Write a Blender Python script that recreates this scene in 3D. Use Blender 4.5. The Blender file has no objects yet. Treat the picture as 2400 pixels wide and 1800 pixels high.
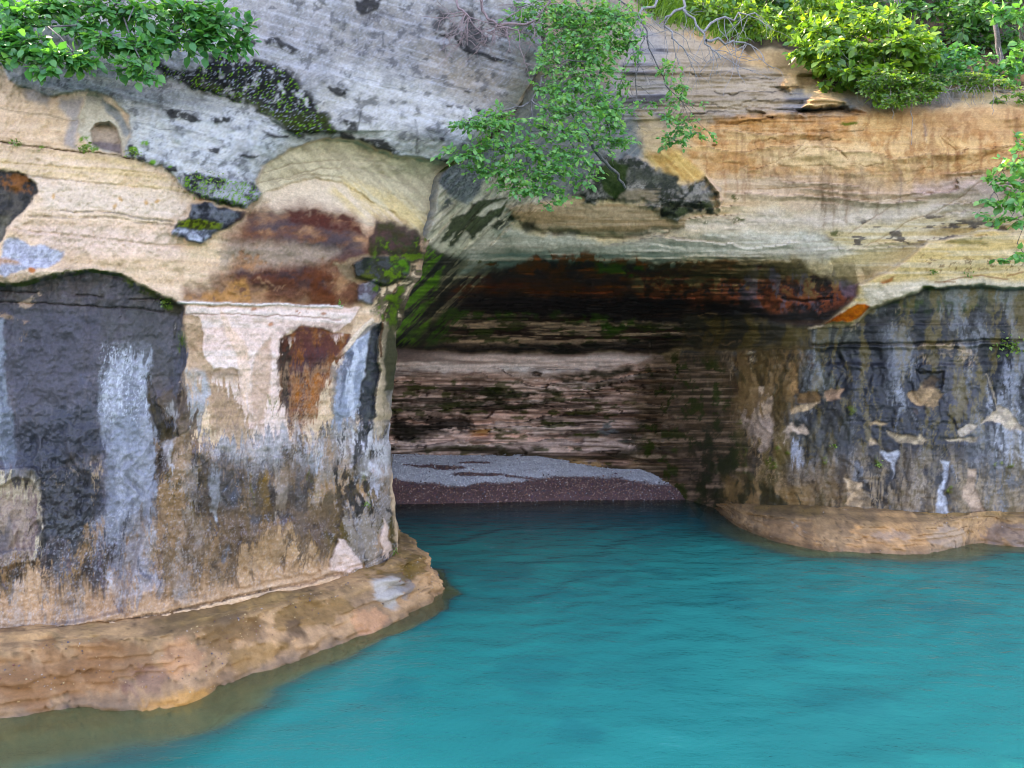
import bpy, math, random
import numpy as np
from mathutils import Vector, Matrix

random.seed(7)
RNG = np.random.default_rng(11)
scene = bpy.context.scene
COL = scene.collection

# ---------------------------------------------------------------- camera
CAM_H = 3.0          # eye height over the lake, metres
FOC = 1850.0         # focal length in photo pixels (2400 wide)
HOR = 870.0          # row of the horizon in the photo
cam_data = bpy.data.cameras.new('camera')
cam = bpy.data.objects.new('camera', cam_data)
COL.objects.link(cam)
cam.location = (0, 0, CAM_H)
cam.rotation_euler = (math.radians(90), 0, 0)
cam_data.sensor_width = 36.0
cam_data.lens = 36.0 * FOC / 2400.0
cam_data.shift_y = -(900.0 - HOR) / 2400.0
cam_data.clip_start = 0.05
cam_data.clip_end = 3000
scene.camera = cam

# ---------------------------------------------------------------- sky, sun, exposure
SUN_EL = math.radians(50)
SUN_AZ = math.radians(-48)      # measured from +Y (behind the cliff) towards +X
sun_dir = Vector((math.sin(SUN_AZ) * math.cos(SUN_EL), math.cos(SUN_AZ) * math.cos(SUN_EL), math.sin(SUN_EL)))
world = bpy.data.worlds.new('World')
scene.world = world
world.use_nodes = True
wn = world.node_tree
bg = wn.nodes['Background']
sky = wn.nodes.new('ShaderNodeTexSky')
sky.sky_type = 'NISHITA'
sky.sun_disc = False
sky.sun_elevation = SUN_EL
sky.sun_rotation = SUN_AZ
sky.air_density = 1.0
sky.dust_density = 0.6
sky.ozone_density = 1.0
wn.links.new(sky.outputs[0], bg.inputs['Color'])
bg.inputs['Strength'].default_value = 0.15
sd = bpy.data.lights.new('sun', 'SUN')
sd.energy = 2.6
sd.angle = math.radians(0.53)
sd.color = (1.0, 0.93, 0.80)
sun = bpy.data.objects.new('sun', sd)
COL.objects.link(sun)
sun.rotation_euler = (-sun_dir).to_track_quat('-Z', 'Y').to_euler()
sun.location = sun_dir * 60
scene.view_settings.view_transform = 'Standard'
scene.view_settings.look = 'None'
scene.view_settings.gamma = 1.0
scene.view_settings.exposure = 2.88
scene.view_settings.use_white_balance = True          # camera balanced for open shade
scene.view_settings.white_balance_temperature = 7400
scene.view_settings.white_balance_tint = 27.0
scene.cycles.filter_width = 1.0
scene.cycles.max_bounces = 9
scene.cycles.diffuse_bounces = 7
scene.cycles.transparent_max_bounces = 10
scene.cycles.caustics_reflective = False
scene.cycles.caustics_refractive = False

# ---------------------------------------------------------------- small tools
ALB = 0.66      # photo brightness of a lit surface -> reflectance


def s2l(c):
    c = np.asarray(c, float) / 255.0
    return np.where(c <= 0.04045, c / 12.92, ((c + 0.055) / 1.055) ** 2.4)


def alb(r, g, b, k=1.0):
    c = s2l((r, g, b))
    l = float(c @ np.array([0.2126, 0.7152, 0.0722]))
    sat = (1 + 0.36 * min(1.0, l / 0.12)) if r >= b else 0.5
    c = np.clip(l + (c - l) * sat, 0.002, 1) * (max(l, 0.004) / 0.40) ** 0.16
    return c * ALB * k


def at(px, py, Y):
    """survey a photo pixel at a known distance Y -> world point"""
    return np.array([(px - 1200.0) / FOC * Y, Y, CAM_H + (HOR - py) / FOC * Y])


def sstep(a, b, x):
    t = np.clip((x - a) / (b - a + 1e-9), 0, 1)
    return t * t * (3 - 2 * t)


_TAB = np.random.default_rng(3).random((64, 256, 256)).astype(np.float32)


def vn(x, y, seed=0):
    """value noise 0..1"""
    T = _TAB[seed % 64]
    xi = np.floor(x).astype(np.int64)
    yi = np.floor(y).astype(np.int64)
    fx = (x - xi).astype(np.float32)
    fy = (y - yi).astype(np.float32)
    fx = fx * fx * (3 - 2 * fx)
    fy = fy * fy * (3 - 2 * fy)
    x0 = xi & 255
    x1 = (xi + 1) & 255
    y0 = yi & 255
    y1 = (yi + 1) & 255
    a = T[y0, x0] * (1 - fx) + T[y0, x1] * fx
    b = T[y1, x0] * (1 - fx) + T[y1, x1] * fx
    return a * (1 - fy) + b * fy


def fbm(x, y, seed=0, octv=4, gain=0.5):
    s = 0
    amp = 1.0
    tot = 0
    for o in range(octv):
        s = s + amp * vn(x * (2 ** o) + 17.3 * o, y * (2 ** o) + 9.1 * o, seed + o)
        tot += amp
        amp *= gain
    r = s / tot
    return np.clip((r - 0.5) * 1.55 + 0.5, 0, 1)


def blur(a, n):
    """box blur twice with edge padding, radius n, both axes"""
    for _ in range(2):
        for ax in (0, 1):
            p = np.concatenate([np.repeat(np.take(a, [0], ax), n, ax), a, np.repeat(np.take(a, [-1], ax), n, ax)], ax)
            c = np.cumsum(p, ax)
            z = np.zeros_like(np.take(c, [0], ax))
            c = np.concatenate([z, c], ax)
            k = 2 * n + 1
            m = a.shape[ax]
            a = (np.take(c, np.arange(k, k + m), ax) - np.take(c, np.arange(0, m), ax)) / k
    return a


def mesh_from(name, verts, faces, mat=None, smooth=True, colors=None, attrs=None):
    """verts (n,3); faces (m,3) or (m,4) int array"""
    verts = np.ascontiguousarray(verts, np.float32)
    faces = np.ascontiguousarray(faces, np.int32)
    me = bpy.data.meshes.new(name)
    nv, (nf, k) = len(verts), faces.shape
    me.vertices.add(nv)
    me.vertices.foreach_set('co', verts.ravel())
    me.loops.add(nf * k)
    me.loops.foreach_set('vertex_index', faces.ravel())
    me.polygons.add(nf)
    me.polygons.foreach_set('loop_start', np.arange(0, nf * k, k, dtype=np.int32))
    if smooth:
        me.polygons.foreach_set('use_smooth', np.ones(nf, bool))
    me.update(calc_edges=True)
    me.validate()
    if colors is not None:
        a = me.attributes.new('stone_colour', 'FLOAT_COLOR', 'POINT')
        c4 = np.ones((nv, 4), np.float32)
        c4[:, :3] = colors
        a.data.foreach_set('color', c4.ravel())
    for an, av in (attrs or {}).items():
        a = me.attributes.new(an, 'FLOAT', 'POINT')
        a.data.foreach_set('value', np.ascontiguousarray(av, np.float32).ravel())
    if mat:
        me.materials.append(mat)
    return me


def obj(name, me, parent=None):
    o = bpy.data.objects.new(name, me)
    COL.objects.link(o)
    if parent is not None:
        o.parent = parent
    return o


def tag(o, label=None, cat=None, group=None, kind=None):
    if label:
        o['label'] = label
    if cat:
        o['category'] = cat
    if group:
        o['group'] = group
    if kind:
        o['kind'] = kind
    return o


def grid_faces(nr, nc):
    i = np.arange(nr - 1)[:, None] * nc + np.arange(nc - 1)[None, :]
    return np.stack([i, i + 1, i + nc + 1, i + nc], -1).reshape(-1, 4)


# ---------------------------------------------------------------- materials
def new_mat(name):
    m = bpy.data.materials.new(name)
    m.use_nodes = True
    nt = m.node_tree
    for n in list(nt.nodes):
        nt.nodes.remove(n)
    out = nt.nodes.new('ShaderNodeOutputMaterial')
    return m, nt, out


def nd(nt, typ, **kw):
    n = nt.nodes.new('ShaderNode' + typ)
    for k, v in kw.items():
        if k in n.inputs.keys():
            n.inputs[k].default_value = v
        else:
            setattr(n, k, v)
    return n


def noise_node(nt, vec, scale, detail=4, rough=0.55):
    n = nd(nt, 'TexNoise')
    n.inputs['Scale'].default_value = scale
    n.inputs['Detail'].default_value = detail
    n.inputs['Roughness'].default_value = rough
    nt.links.new(vec, n.inputs['Vector'])
    return n.outputs['Fac']


def mapr(nt, val, a, b, c, d):
    n = nd(nt, 'MapRange')
    nt.links.new(val, n.inputs['Value'])
    n.inputs['From Min'].default_value = a
    n.inputs['From Max'].default_value = b
    n.inputs['To Min'].default_value = c
    n.inputs['To Max'].default_value = d
    return n.outputs['Result']


def mth(nt, op, a, b):
    n = nd(nt, 'Math', operation=op)
    for i, v in enumerate((a, b)):
        if isinstance(v, (int, float)):
            n.inputs[i].default_value = v
        else:
            nt.links.new(v, n.inputs[i])
    return n.outputs[0]


def mixc(nt, fac, a, b, mode='MIX'):
    n = nd(nt, 'Mix', data_type='RGBA', blend_type=mode)
    for sock, v in ((n.inputs[0], fac), (n.inputs[6], a), (n.inputs[7], b)):
        if isinstance(v, (int, float)):
            sock.default_value = v
        elif isinstance(v, (tuple, list, np.ndarray)):
            sock.default_value = (*[float(q) for q in v][:3], 1.0)
        else:
            nt.links.new(v, sock)
    return n.outputs[2]


def rock_material():
    m, nt, out = new_mat('sandstone')
    tc = nd(nt, 'TexCoord')
    attr = nd(nt, 'Attribute', attribute_name='stone_colour')
    wet = nd(nt, 'Attribute', attribute_name='wet')
    mp = nd(nt, 'Mapping')
    mp.inputs['Scale'].default_value = (1.0, 1.0, 14.0)
    nt.links.new(tc.outputs['Object'], mp.inputs['Vector'])
    strata = noise_node(nt, mp.outputs[0], 2.2, 5, 0.6)
    fine = noise_node(nt, tc.outputs['Object'], 34, 5, 0.65)
    mid = noise_node(nt, tc.outputs['Object'], 7, 4, 0.6)
    grain = noise_node(nt, tc.outputs['Object'], 150, 2, 0.6)
    k1 = mapr(nt, strata, 0.25, 0.75, 0.90, 1.09)
    k2 = mapr(nt, fine, 0.25, 0.75, 0.82, 1.16)
    k3 = mapr(nt, mid, 0.25, 0.75, 0.88, 1.12)
    k4 = mapr(nt, grain, 0.3, 0.7, 0.90, 1.10)
    k = mth(nt, 'MULTIPLY', mth(nt, 'MULTIPLY', mth(nt, 'MULTIPLY', k1, k2), k3), k4)
    comb = nd(nt, 'CombineColor')
    for i in range(3):
        nt.links.new(k, comb.inputs[i])
    col = mixc(nt, 1.0, attr.outputs['Color'], comb.outputs[0], 'MULTIPLY')
    # bump : bedding planes, crumbly surface, sand grain
    h = mth(nt, 'ADD', mth(nt, 'MULTIPLY', strata, 0.25), mth(nt, 'MULTIPLY', fine, 0.4))
    h = mth(nt, 'ADD', h, mth(nt, 'MULTIPLY', grain, 0.16))
    h = mth(nt, 'ADD', h, mth(nt, 'MULTIPLY', mid, 0.4))
    bp = nd(nt, 'Bump')
    bp.inputs['Strength'].default_value = 0.6
    bp.inputs['Distance'].default_value = 0.02
    nt.links.new(h, bp.inputs['Height'])
    p = nd(nt, 'BsdfPrincipled')
    nt.links.new(col, p.inputs['Base Color'])
    nt.links.new(mapr(nt, wet.outputs['Fac'], 0, 1, 0.92, 0.36), p.inputs['Roughness'])
    nt.links.new(mapr(nt, wet.outputs['Fac'], 0, 1, 0.15, 0.5), p.inputs['Specular IOR Level'])
    nt.links.new(bp.outputs[0], p.inputs['Normal'])
    nt.links.new(p.outputs[0], out.inputs[0])
    return m


def leaf_material(name, c_a, c_b, c_c, trans=0.45):
    m, nt, out = new_mat(name)
    geo = nd(nt, 'NewGeometry')
    oi = nd(nt, 'ObjectInfo')
    r = mth(nt, 'FRACT', mth(nt, 'ADD', geo.outputs['Random Per Island'], oi.outputs['Random']), 0)
    cr = nd(nt, 'ValToRGB')
    e = cr.color_ramp.elements
    e[0].color = (*c_a, 1)
    e[1].color = (*c_c, 1)
    k = e.new(0.55)
    k.color = (*c_b, 1)
    nt.links.new(r, cr.inputs[0])
    d = nd(nt, 'BsdfDiffuse')
    t = nd(nt, 'BsdfTranslucent')
    g = nd(nt, 'BsdfGlossy')
    g.inputs['Roughness'].default_value = 0.38
    g.inputs['Color'].default_value = (0.8, 0.8, 0.8, 1)
    nt.links.new(cr.outputs[0], d.inputs['Color'])
    nt.links.new(mixc(nt, 1.0, cr.outputs[0], (1.5, 1.35, 0.5), 'MULTIPLY'), t.inputs['Color'])
    mx = nd(nt, 'MixShader')
    mx.inputs[0].default_value = trans
    nt.links.new(d.outputs[0], mx.inputs[1])
    nt.links.new(t.outputs[0], mx.inputs[2])
    mg = nd(nt, 'MixShader')
    mg.inputs[0].default_value = 0.045
    nt.links.new(mx.outputs[0], mg.inputs[1])
    nt.links.new(g.outputs[0], mg.inputs[2])
    nt.links.new(mg.outputs[0], out.inputs[0])
    return m


def plain_material(name, ca, cb, scale=20, rough=0.9, bump=0.02):
    m, nt, out = new_mat(name)
    tc = nd(nt, 'TexCoord')
    n = noise_node(nt, tc.outputs['Object'], scale, 5, 0.6)
    p = nd(nt, 'BsdfPrincipled')
    nt.links.new(mixc(nt, mapr(nt, n, 0.3, 0.7, 0, 1), ca, cb), p.inputs['Base Color'])
    p.inputs['Roughness'].default_value = rough
    p.inputs['Specular IOR Level'].default_value = 0.2
    b = nd(nt, 'Bump')
    b.inputs['Distance'].default_value = bump
    nt.links.new(n, b.inputs['Height'])
    nt.links.new(b.outputs[0], p.inputs['Normal'])
    nt.links.new(p.outputs[0], out.inputs[0])
    return m


ROCK = rock_material()
LEAF = leaf_material('shrub_leaf', (0.03, 0.17, 0.04), (0.06, 0.27, 0.06), (0.14, 0.38, 0.08))
LEAF_HANG = leaf_material('hanging_tree_leaf', (0.06, 0.25, 0.06), (0.11, 0.36, 0.085), (0.24, 0.48, 0.11))
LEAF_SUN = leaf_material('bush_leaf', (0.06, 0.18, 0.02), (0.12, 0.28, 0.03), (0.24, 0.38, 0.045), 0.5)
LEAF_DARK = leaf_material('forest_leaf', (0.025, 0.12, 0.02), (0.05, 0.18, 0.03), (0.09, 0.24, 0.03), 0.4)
GRASS = leaf_material('grass_blade', (0.08, 0.19, 0.02), (0.13, 0.28, 0.03), (0.23, 0.36, 0.06), 0.45)
FERN = leaf_material('fern_leaf', (0.08, 0.16, 0.02), (0.14, 0.24, 0.03), (0.2, 0.27, 0.05), 0.3)
BARK = plain_material('grey_bark', (0.07, 0.06, 0.055), (0.20, 0.19, 0.175), 26)
BARK_PINK = plain_material('pink_twig', (0.20, 0.13, 0.12), (0.33, 0.24, 0.22), 30)
TWIG = plain_material('pale_dead_twig', (0.16, 0.15, 0.14), (0.34, 0.32, 0.30), 26)
ROOT = plain_material('dry_root', (0.20, 0.16, 0.13), (0.38, 0.33, 0.28), 30)
SOIL = plain_material('leafy_soil', (0.035, 0.03, 0.02), (0.12, 0.085, 0.055), 5, 1.0, 0.1)
# ---------------------------------------------------------------- cliff : surveyed patches
def cz(n):
    """offset of survey sheet n (sheets are 800x600 photo px drawn at x2.765)"""
    return {1: (0, 0), 2: (800, 0), 3: (1600, 0), 4: (0, 600), 5: (800, 600), 6: (1600, 600), 7: (0, 1200), 8: (800, 1200), 9: (1600, 1200)}[n]


def Q(n, *pts):
    ox, oy = cz(n)
    return [(ox + x / 2.765, oy + y / 2.765) for x, y in pts]


class Patch:
    """a rock face: rows x columns of surveyed points, each with a distance, a stone colour and a wetness"""

    def __init__(self, U, V, D, seed):
        self.U, self.V, self.D = U.astype(np.float32), V.astype(np.float32), D.astype(np.float32)
        self.C = np.zeros(U.shape + (3,), np.float32)
        self.W = np.zeros(U.shape, np.float32)
        self.H = np.zeros(U.shape, np.float32)      # relief towards the lake
        U, V = self.U, self.V
        s = seed
        self.wx = fbm(U / 55, V / 55, s, 3) - 0.5
        self.wy = fbm(U / 55, V / 55, s + 5, 3) - 0.5
        self.vx = fbm(U / 13, V / 13, s + 9, 3) - 0.5
        self.vy = fbm(U / 13, V / 13, s + 13, 3) - 0.5
        Z = CAM_H + (HOR - V) / FOC * D
        X = (U - 1200) / FOC * D
        self.X, self.Z = X, Z
        self.N = {
            'B': fbm(U / 38, V / 38, s + 17, 5, 0.6),           # blotches
            'S': fbm(U / 7, V / 7, s + 21, 3, 0.6),             # specks
            'V': np.clip(fbm(U / 19 + (fbm(U / 60, V / 70, s + 2, 4) - .5) * 2.4, V / 130, s + 25, 4, 0.6) + 0.45 * (fbm(U / 15, V / 26, s + 45, 5, 0.65) - 0.5), 0, 1),         # drips
            'W': np.clip(fbm(U / 50 + (fbm(U / 80, V / 80, s + 3, 4) - .5) * 1.6, V / 210, s + 29, 4, 0.55) + 0.3 * (fbm(U / 15, V / 22, s + 44, 5, 0.65) - 0.5), 0, 1),          # wide drips
            'F': fbm(U / 3.4, V / 3.4, s + 57, 2, 0.6),         # grain
            'H': fbm(X * 0.9 + 40, Z * 16, s + 33, 4, 0.6),     # bedding
            'K': fbm(U / 190, V / 9, s + 37, 5, 0.62),           # ragged level streaks
            'G': fbm(U / 150, V / 110, s + 41, 3, 0.5),         # broad
            'M': fbm(U / 20, V / 20, s + 45, 5, 0.65),          # small blotches
            'D': fbm((U - V) / 95, (U + V) / 10, s + 49, 5, 0.65),   # streaks rising to the right
            'E': fbm((U + V) / 90, (U - V) / 11, s + 49, 4, 0.6),   # streaks falling to the right
            'J': fbm(U / 210, V / 7.5, s + 51, 5, 0.65),          # hairline level bedding
            'T': fbm(U / 42, V / 14, s + 53, 4, 0.6),           # short level streaks
        }

    def sdist(self, poly, warp, sl, closed=True):
        Ux = self.U[sl] + warp * (1.6 * self.wx[sl] + 0.7 * self.vx[sl])
        Vx = self.V[sl] + warp * (1.6 * self.wy[sl] + 0.7 * self.vy[sl])
        p = np.asarray(poly, np.float32)
        d2 = np.full(Ux.shape, 1e12, np.float32)
        ins = np.zeros(Ux.shape, bool)
        n = len(p)
        for i in range(n if closed else n - 1):
            ax, ay = p[i]
            bx, by = p[(i + 1) % n]
            ex, ey = bx - ax, by - ay
            wx, wy = Ux - ax, Vx - ay
            t = np.clip((wx * ex + wy * ey) / (ex * ex + ey * ey + 1e-9), 0, 1)
            q = (wx - t * ex) ** 2 + (wy - t * ey) ** 2
            d2 = np.minimum(d2, q)
            if closed:
                ins ^= ((ay > Vx) != (by > Vx)) & (Ux < (bx - ax) * (Vx - ay) / (by - ay + 1e-9) + ax)
        d = np.sqrt(d2)
        return np.where(ins, d, -d)

    def sl(self, poly, pad):
        p = np.asarray(poly)
        x0, y0 = p.min(0) - pad
        x1, y1 = p.max(0) + pad
        r = np.where((self.V[:, 0] >= y0) & (self.V[:, 0] <= y1))[0]
        if len(r) == 0:
            return None
        r0, r1 = r[0], r[-1] + 1
        sub = (self.U[r0:r1] >= x0) & (self.U[r0:r1] <= x1)
        c = np.where(sub.any(0))[0]
        if len(c) == 0:
            return None
        return (slice(r0, r1), slice(c[0], c[-1] + 1))

    def paint(self, poly, col=None, a=1.0, soft=3.0, warp=7.0, tex=None, thr=0.5, tw=0.08, col2=None, mixtex='B', wet=None, dh=0.0, ds=None, closed=True, width=2.0):
        sl = self.sl(poly, soft + warp * 2 + 6 + (width if not closed else 0))
        if sl is None:
            return
        s = self.sdist(poly, warp, sl, closed)
        if not closed:
            s = s + width
        m = sstep(-soft, soft, s)
        if dh:
            dd = ds if ds is not None else 3.0
            self.H[sl] += dh * sstep(-dd, dd, s)
        if tex:
            # stains thin out to the rim and break up by the texture
            m = m * sstep(thr - tw, thr + tw, self.N[tex][sl])
        m = (m * a)[..., None]
        if col is not None:
            c = alb(*col).astype(np.float32)
            if col2 is not None:
                c2 = alb(*col2).astype(np.float32)
                t = sstep(0.3, 0.7, self.N[mixtex][sl])[..., None]
                c = c * (1 - t) + c2 * t
            self.C[sl] = self.C[sl] * (1 - m) + c * m
        if wet is not None:
            self.W[sl] = self.W[sl] * (1 - m[..., 0]) + wet * m[..., 0]

    def line(self, pts, col, width=1.5, a=0.9, warp=4, dh=0.0, tex=None, thr=0.4):
        self.paint(pts, col, a=a, soft=1.6, warp=warp, closed=False, width=width, dh=dh, ds=1.6, tex=tex, thr=thr)

    def drip(self, poly, length, a=0.85, soft=25, fine=6.0, seed=0):
        """let the stains inside a region run down the face in uneven tongues"""
        sl = self.sl(poly, soft + 8)
        if sl is None:
            return
        m = (sstep(-soft, soft, self.sdist(poly, 6, sl)) * a)[..., None]
        U, V = self.U[sl], self.V[sl]
        step = float(self.V[1, 0] - self.V[0, 0])
        n = fbm(U / fine + 3 * self.wx[sl], V / 240, 7 + seed, 3, 0.6)
        n2 = fbm(U / (fine * 4), V / 300, 17 + seed, 2)
        k = np.clip((n * 0.7 + n2 * 0.5 - 0.25), 0, 1) ** 1.3 * length / step
        rows = np.arange(sl[0].start, sl[0].stop)[:, None]
        cols = np.arange(sl[1].start, sl[1].stop)[None, :] + 0 * rows
        jit = ((self.vx[sl]) * 6).astype(int)
        r = np.clip(rows - k.astype(int), 0, self.C.shape[0] - 1)
        c = np.clip(cols + jit, 0, self.C.shape[1] - 1)
        self.C[sl] = self.C[sl] * (1 - m) + self.C[r, c] * m

    def spot(self, x, y, rx, ry, col, **kw):
        pts = [(x + rx * math.cos(t), y + ry * math.sin(t)) for t in np.linspace(0, 2 * math.pi, 9)[:-1]]
        self.paint(pts, col, **kw)

    def world(self):
        D = self.D - self.H
        return np.stack([(self.U - 1200) / FOC * D, D, CAM_H + (HOR - self.V) / FOC * D], -1)


def table(cols, rows, vals, U, V):
    """bilinear look-up of a coarse distance table"""
    vals = np.asarray(vals, float)
    cols = np.asarray(cols, float)
    rows = np.asarray(rows, float)
    ci = np.clip(np.searchsorted(cols, U) - 1, 0, len(cols) - 2)
    ri = np.clip(np.searchsorted(rows, V) - 1, 0, len(rows) - 2)
    fx = np.clip((U - cols[ci]) / (cols[ci + 1] - cols[ci]), 0, 1)
    fy = np.clip((V - rows[ri]) / (rows[ri + 1] - rows[ri]), 0, 1)
    return (vals[ri, ci] * (1 - fx) + vals[ri, ci + 1] * fx) * (1 - fy) + (vals[ri + 1, ci] * (1 - fx) + vals[ri + 1, ci + 1] * fx) * fy


# ---- the left buttress (west side of the cave mouth)
EV = [(-120, 1275), (0, 1270), (108, 1267), (188, 1252), (304, 1162), (365, 1082), (409, 1035), (452, 1031), (524, 1017), (593, 988), (647, 975), (708, 945), (763, 927), (817, 932), (907, 920), (960, 916), (1016, 914), (1106, 918), (1179, 927), (1245, 930), (1400, 935), (1540, 940)]


def edge_x(v):
    v = np.asarray(v, float)
    e = sum(np.interp(v + k, [p[0] for p in EV], [p[1] for p in EV]) for k in (-16, -8, 0, 8, 16)) / 5
    return e + (fbm(v / 30, v * 0 + 3.3, 51, 4) - 0.5) * 9


A_COLS = [-220, 0, 200, 430, 600, 800, 900, 1000, 1100, 1270]
A_ROWS = [-120, 0, 150, 300, 450, 600, 700, 1000, 1540]
A_TAB = [
    [8.7, 8.9, 9.2, 9.7, 10.2, 11.2, 11.8, 12.4, 12.9, 13.6],
    [8.3, 8.5, 8.8, 9.3, 9.8, 10.8, 11.3, 11.9, 12.4, 13.2],
    [7.8, 8.0, 8.3, 8.7, 9.2, 10.2, 10.8, 11.3, 11.8, 12.6],
    [7.4, 7.65, 7.9, 8.3, 8.8, 9.8, 10.3, 10.85, 11.3, 12.3],
    [7.2, 7.5, 7.75, 8.15, 8.65, 9.6, 10.15, 10.6, 11.2, 12.0],
    [7.1, 7.4, 7.65, 8.1, 8.6, 9.55, 10.1, 10.6, 11.2, 12.0],
    [7.1, 7.4, 7.65, 8.1, 8.6, 9.55, 10.1, 10.7, 11.2, 12.0],
    [7.15, 7.46, 7.7, 8.1, 8.6, 9.55, 10.1, 10.8, 11.3, 12.0],
    [7.15, 7.46, 7.7, 8.1, 8.6, 9.55, 10.1, 10.8, 11.3, 12.0]]
na_r, na_c = 640, 510
va = np.linspace(-120, 1540, na_r)
ea = edge_x(va)
sa = np.linspace(0, 1, na_c)
UA = -220 + sa[None, :] * (ea[:, None] + 220)
VA = np.repeat(va[:, None], na_c, 1)
DA = table(A_COLS, A_ROWS, A_TAB, UA, VA)
DA = blur(DA, 22)
rim = np.clip(1 - (ea[:, None] - UA) / 55.0, 0, 1)
DA += rim ** 2.2 * (0.35 + 0.35 * sstep(700, 800, VA))
A = Patch(UA, VA, DA, 1)

# ---- cave, vault and the right-hand face
B_COLS = [760, 900, 950, 1000, 1060, 1150, 1300, 1500, 1600, 1650, 1700, 1750, 1850, 2000, 2200, 2400, 2640]
B_ROWS = [-110, 0, 100, 180, 250, 350, 450, 530, 600, 630, 660, 740, 800, 826, 842, 1000, 1100, 1160, 1250]
B_TAB = [
    [12.6, 13.0, 13.2, 13.3, 13.4, 13.6, 14.4, 17.0, 18.5, 19.5, 20.5, 21.0, 21.6, 22.5, 23.0, 23.5, 24.0],
    [12.2, 12.6, 12.8, 12.9, 13.0, 13.1, 13.6, 15.2, 16.6, 17.4, 18.2, 18.8, 19.4, 20.3, 21.0, 21.0, 21.5],
    [11.8, 12.2, 12.4, 12.5, 12.6, 12.7, 13.2, 14.3, 14.9, 15.2, 15.6, 15.9, 16.5, 17.6, 18.0, 18.0, 18.0],
    [11.6, 12.0, 12.2, 12.3, 12.4, 12.5, 12.9, 13.8, 14.2, 14.4, 14.6, 14.8, 15.2, 15.9, 16.0, 15.8, 15.6],
    [11.4, 11.6, 11.8, 11.9, 12.0, 12.2, 12.8, 13.6, 13.9, 14.0, 14.1, 14.2, 14.4, 14.5, 14.4, 14.3, 14.2],
    [10.8, 11.0, 11.0, 11.0, 11.2, 11.9, 12.8, 13.4, 13.7, 13.85, 13.95, 14.05, 14.2, 14.2, 14.1, 14.0, 13.9],
    [10.6, 10.7, 10.7, 10.8, 11.2, 12.2, 12.9, 13.2, 13.5, 13.7, 13.85, 14.0, 14.15, 14.2, 14.1, 13.9, 13.8],
    [10.5, 10.6, 10.6, 10.7, 11.4, 12.5, 13.15, 13.45, 13.65, 13.8, 13.95, 14.05, 14.2, 14.2, 14.1, 13.9, 13.7],
    [10.4, 10.4, 10.5, 11.1, 12.1, 13.1, 13.6, 13.85, 14.0, 14.1, 14.2, 14.25, 14.35, 14.3, 14.1, 13.9, 13.7],
    [10.4, 10.4, 10.6, 11.7, 13.1, 14.1, 14.6, 14.6, 14.6, 14.6, 14.6, 14.6, 14.6, 14.4, 14.15, 13.9, 13.7],
    [10.4, 10.4, 10.8, 12.5, 14.3, 15.4, 15.9, 15.7, 15.4, 15.3, 15.2, 15.1, 14.9, 14.5, 14.2, 13.9, 13.7],
    [10.5, 10.7, 12.2, 15.5, 17.6, 18.6, 18.8, 18.2, 17.4, 17.0, 16.5, 16.1, 15.5, 14.8, 14.3, 14.0, 13.8],
    [11.0, 12.6, 14.6, 17.5, 19.2, 19.8, 20.0, 19.4, 18.3, 17.6, 17.0, 16.4, 15.6, 14.9, 14.3, 14.0, 13.8],
    [19.8, 19.9, 20.0, 20.1, 20.2, 20.2, 20.2, 19.7, 18.5, 17.8, 17.1, 16.5, 15.6, 14.9, 14.3, 14.0, 13.8],
    [20.2, 20.3, 20.4, 20.4, 20.5, 20.5, 20.5, 19.9, 18.6, 17.8, 17.1, 16.5, 15.6, 14.9, 14.3, 14.0, 13.8],
    [20.5, 20.6, 20.6, 20.7, 20.8, 20.8, 20.8, 20.2, 18.7, 17.8, 17.1, 16.4, 15.5, 14.8, 14.2, 14.1, 14.0],
    [20.5, 20.6, 20.6, 20.7, 20.8, 20.8, 20.8, 20.1, 18.7, 17.7, 17.0, 16.3, 15.45, 14.7, 14.1, 14.2, 14.3],
    [20.5, 20.6, 20.6, 20.6, 20.6, 20.6, 20.6, 19.8, 18.6, 17.7, 16.9, 16.2, 15.4, 14.7, 14.0, 14.3, 14.5],
    [20.5, 20.6, 20.6, 20.6, 20.6, 20.6, 20.6, 19.8, 18.6, 17.7, 16.9, 16.2, 15.4, 14.7, 14.0, 14.3, 14.5]]
nb_r, nb_c = 550, 700
vb = np.linspace(-110, 1250, nb_r)
ub = np.linspace(760, 2640, nb_c)
UB, VB = np.meshgrid(ub, vb)
DB = blur(table(B_COLS, B_ROWS, B_TAB, UB, VB), 7)
eb = edge_x(vb)[:, None]
over = np.clip(eb - UB, 0, 200)
DB += np.where(VB < 770, np.minimum(1.4, over * 0.014), 0) + np.where(VB < 760, 0.05, 0)
B = Patch(UB, VB, DB, 8)

CREAM = (222, 206, 184)
PINK = (230, 204, 188)
OCHRE = (216, 180, 128)
GREYW = (172, 174, 182)
SLATE = (70, 70, 84)
NAVY = (50, 54, 68)
BLACK = (38, 36, 36)
RUST = (140, 74, 44)
MAROON = (78, 44, 38)
MOSS = (48, 58, 20)
MOSSB = (104, 132, 34)
OLIVE = (112, 96, 62)
TAN = (188, 158, 126)
WHITE = (208, 206, 210)


def base_colour(P, col, col2, key='H', key2='G'):
    t = P.N[key][..., None]
    u = P.N[key2][..., None]
    c = alb(*col) * (1 - t) + alb(*col2) * t
    P.C[...] = c * (0.86 + 0.28 * u)


# ============================================================ stone colours of the buttress
base_colour(A, (232, 206, 180), (212, 180, 150))
# broad exfoliation relief
A.H += (A.N['H'] - 0.5) * 0.012 + (A.N['M'] - 0.5) * 0.014 + (A.N['B'] - 0.5) * 0.03
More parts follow.
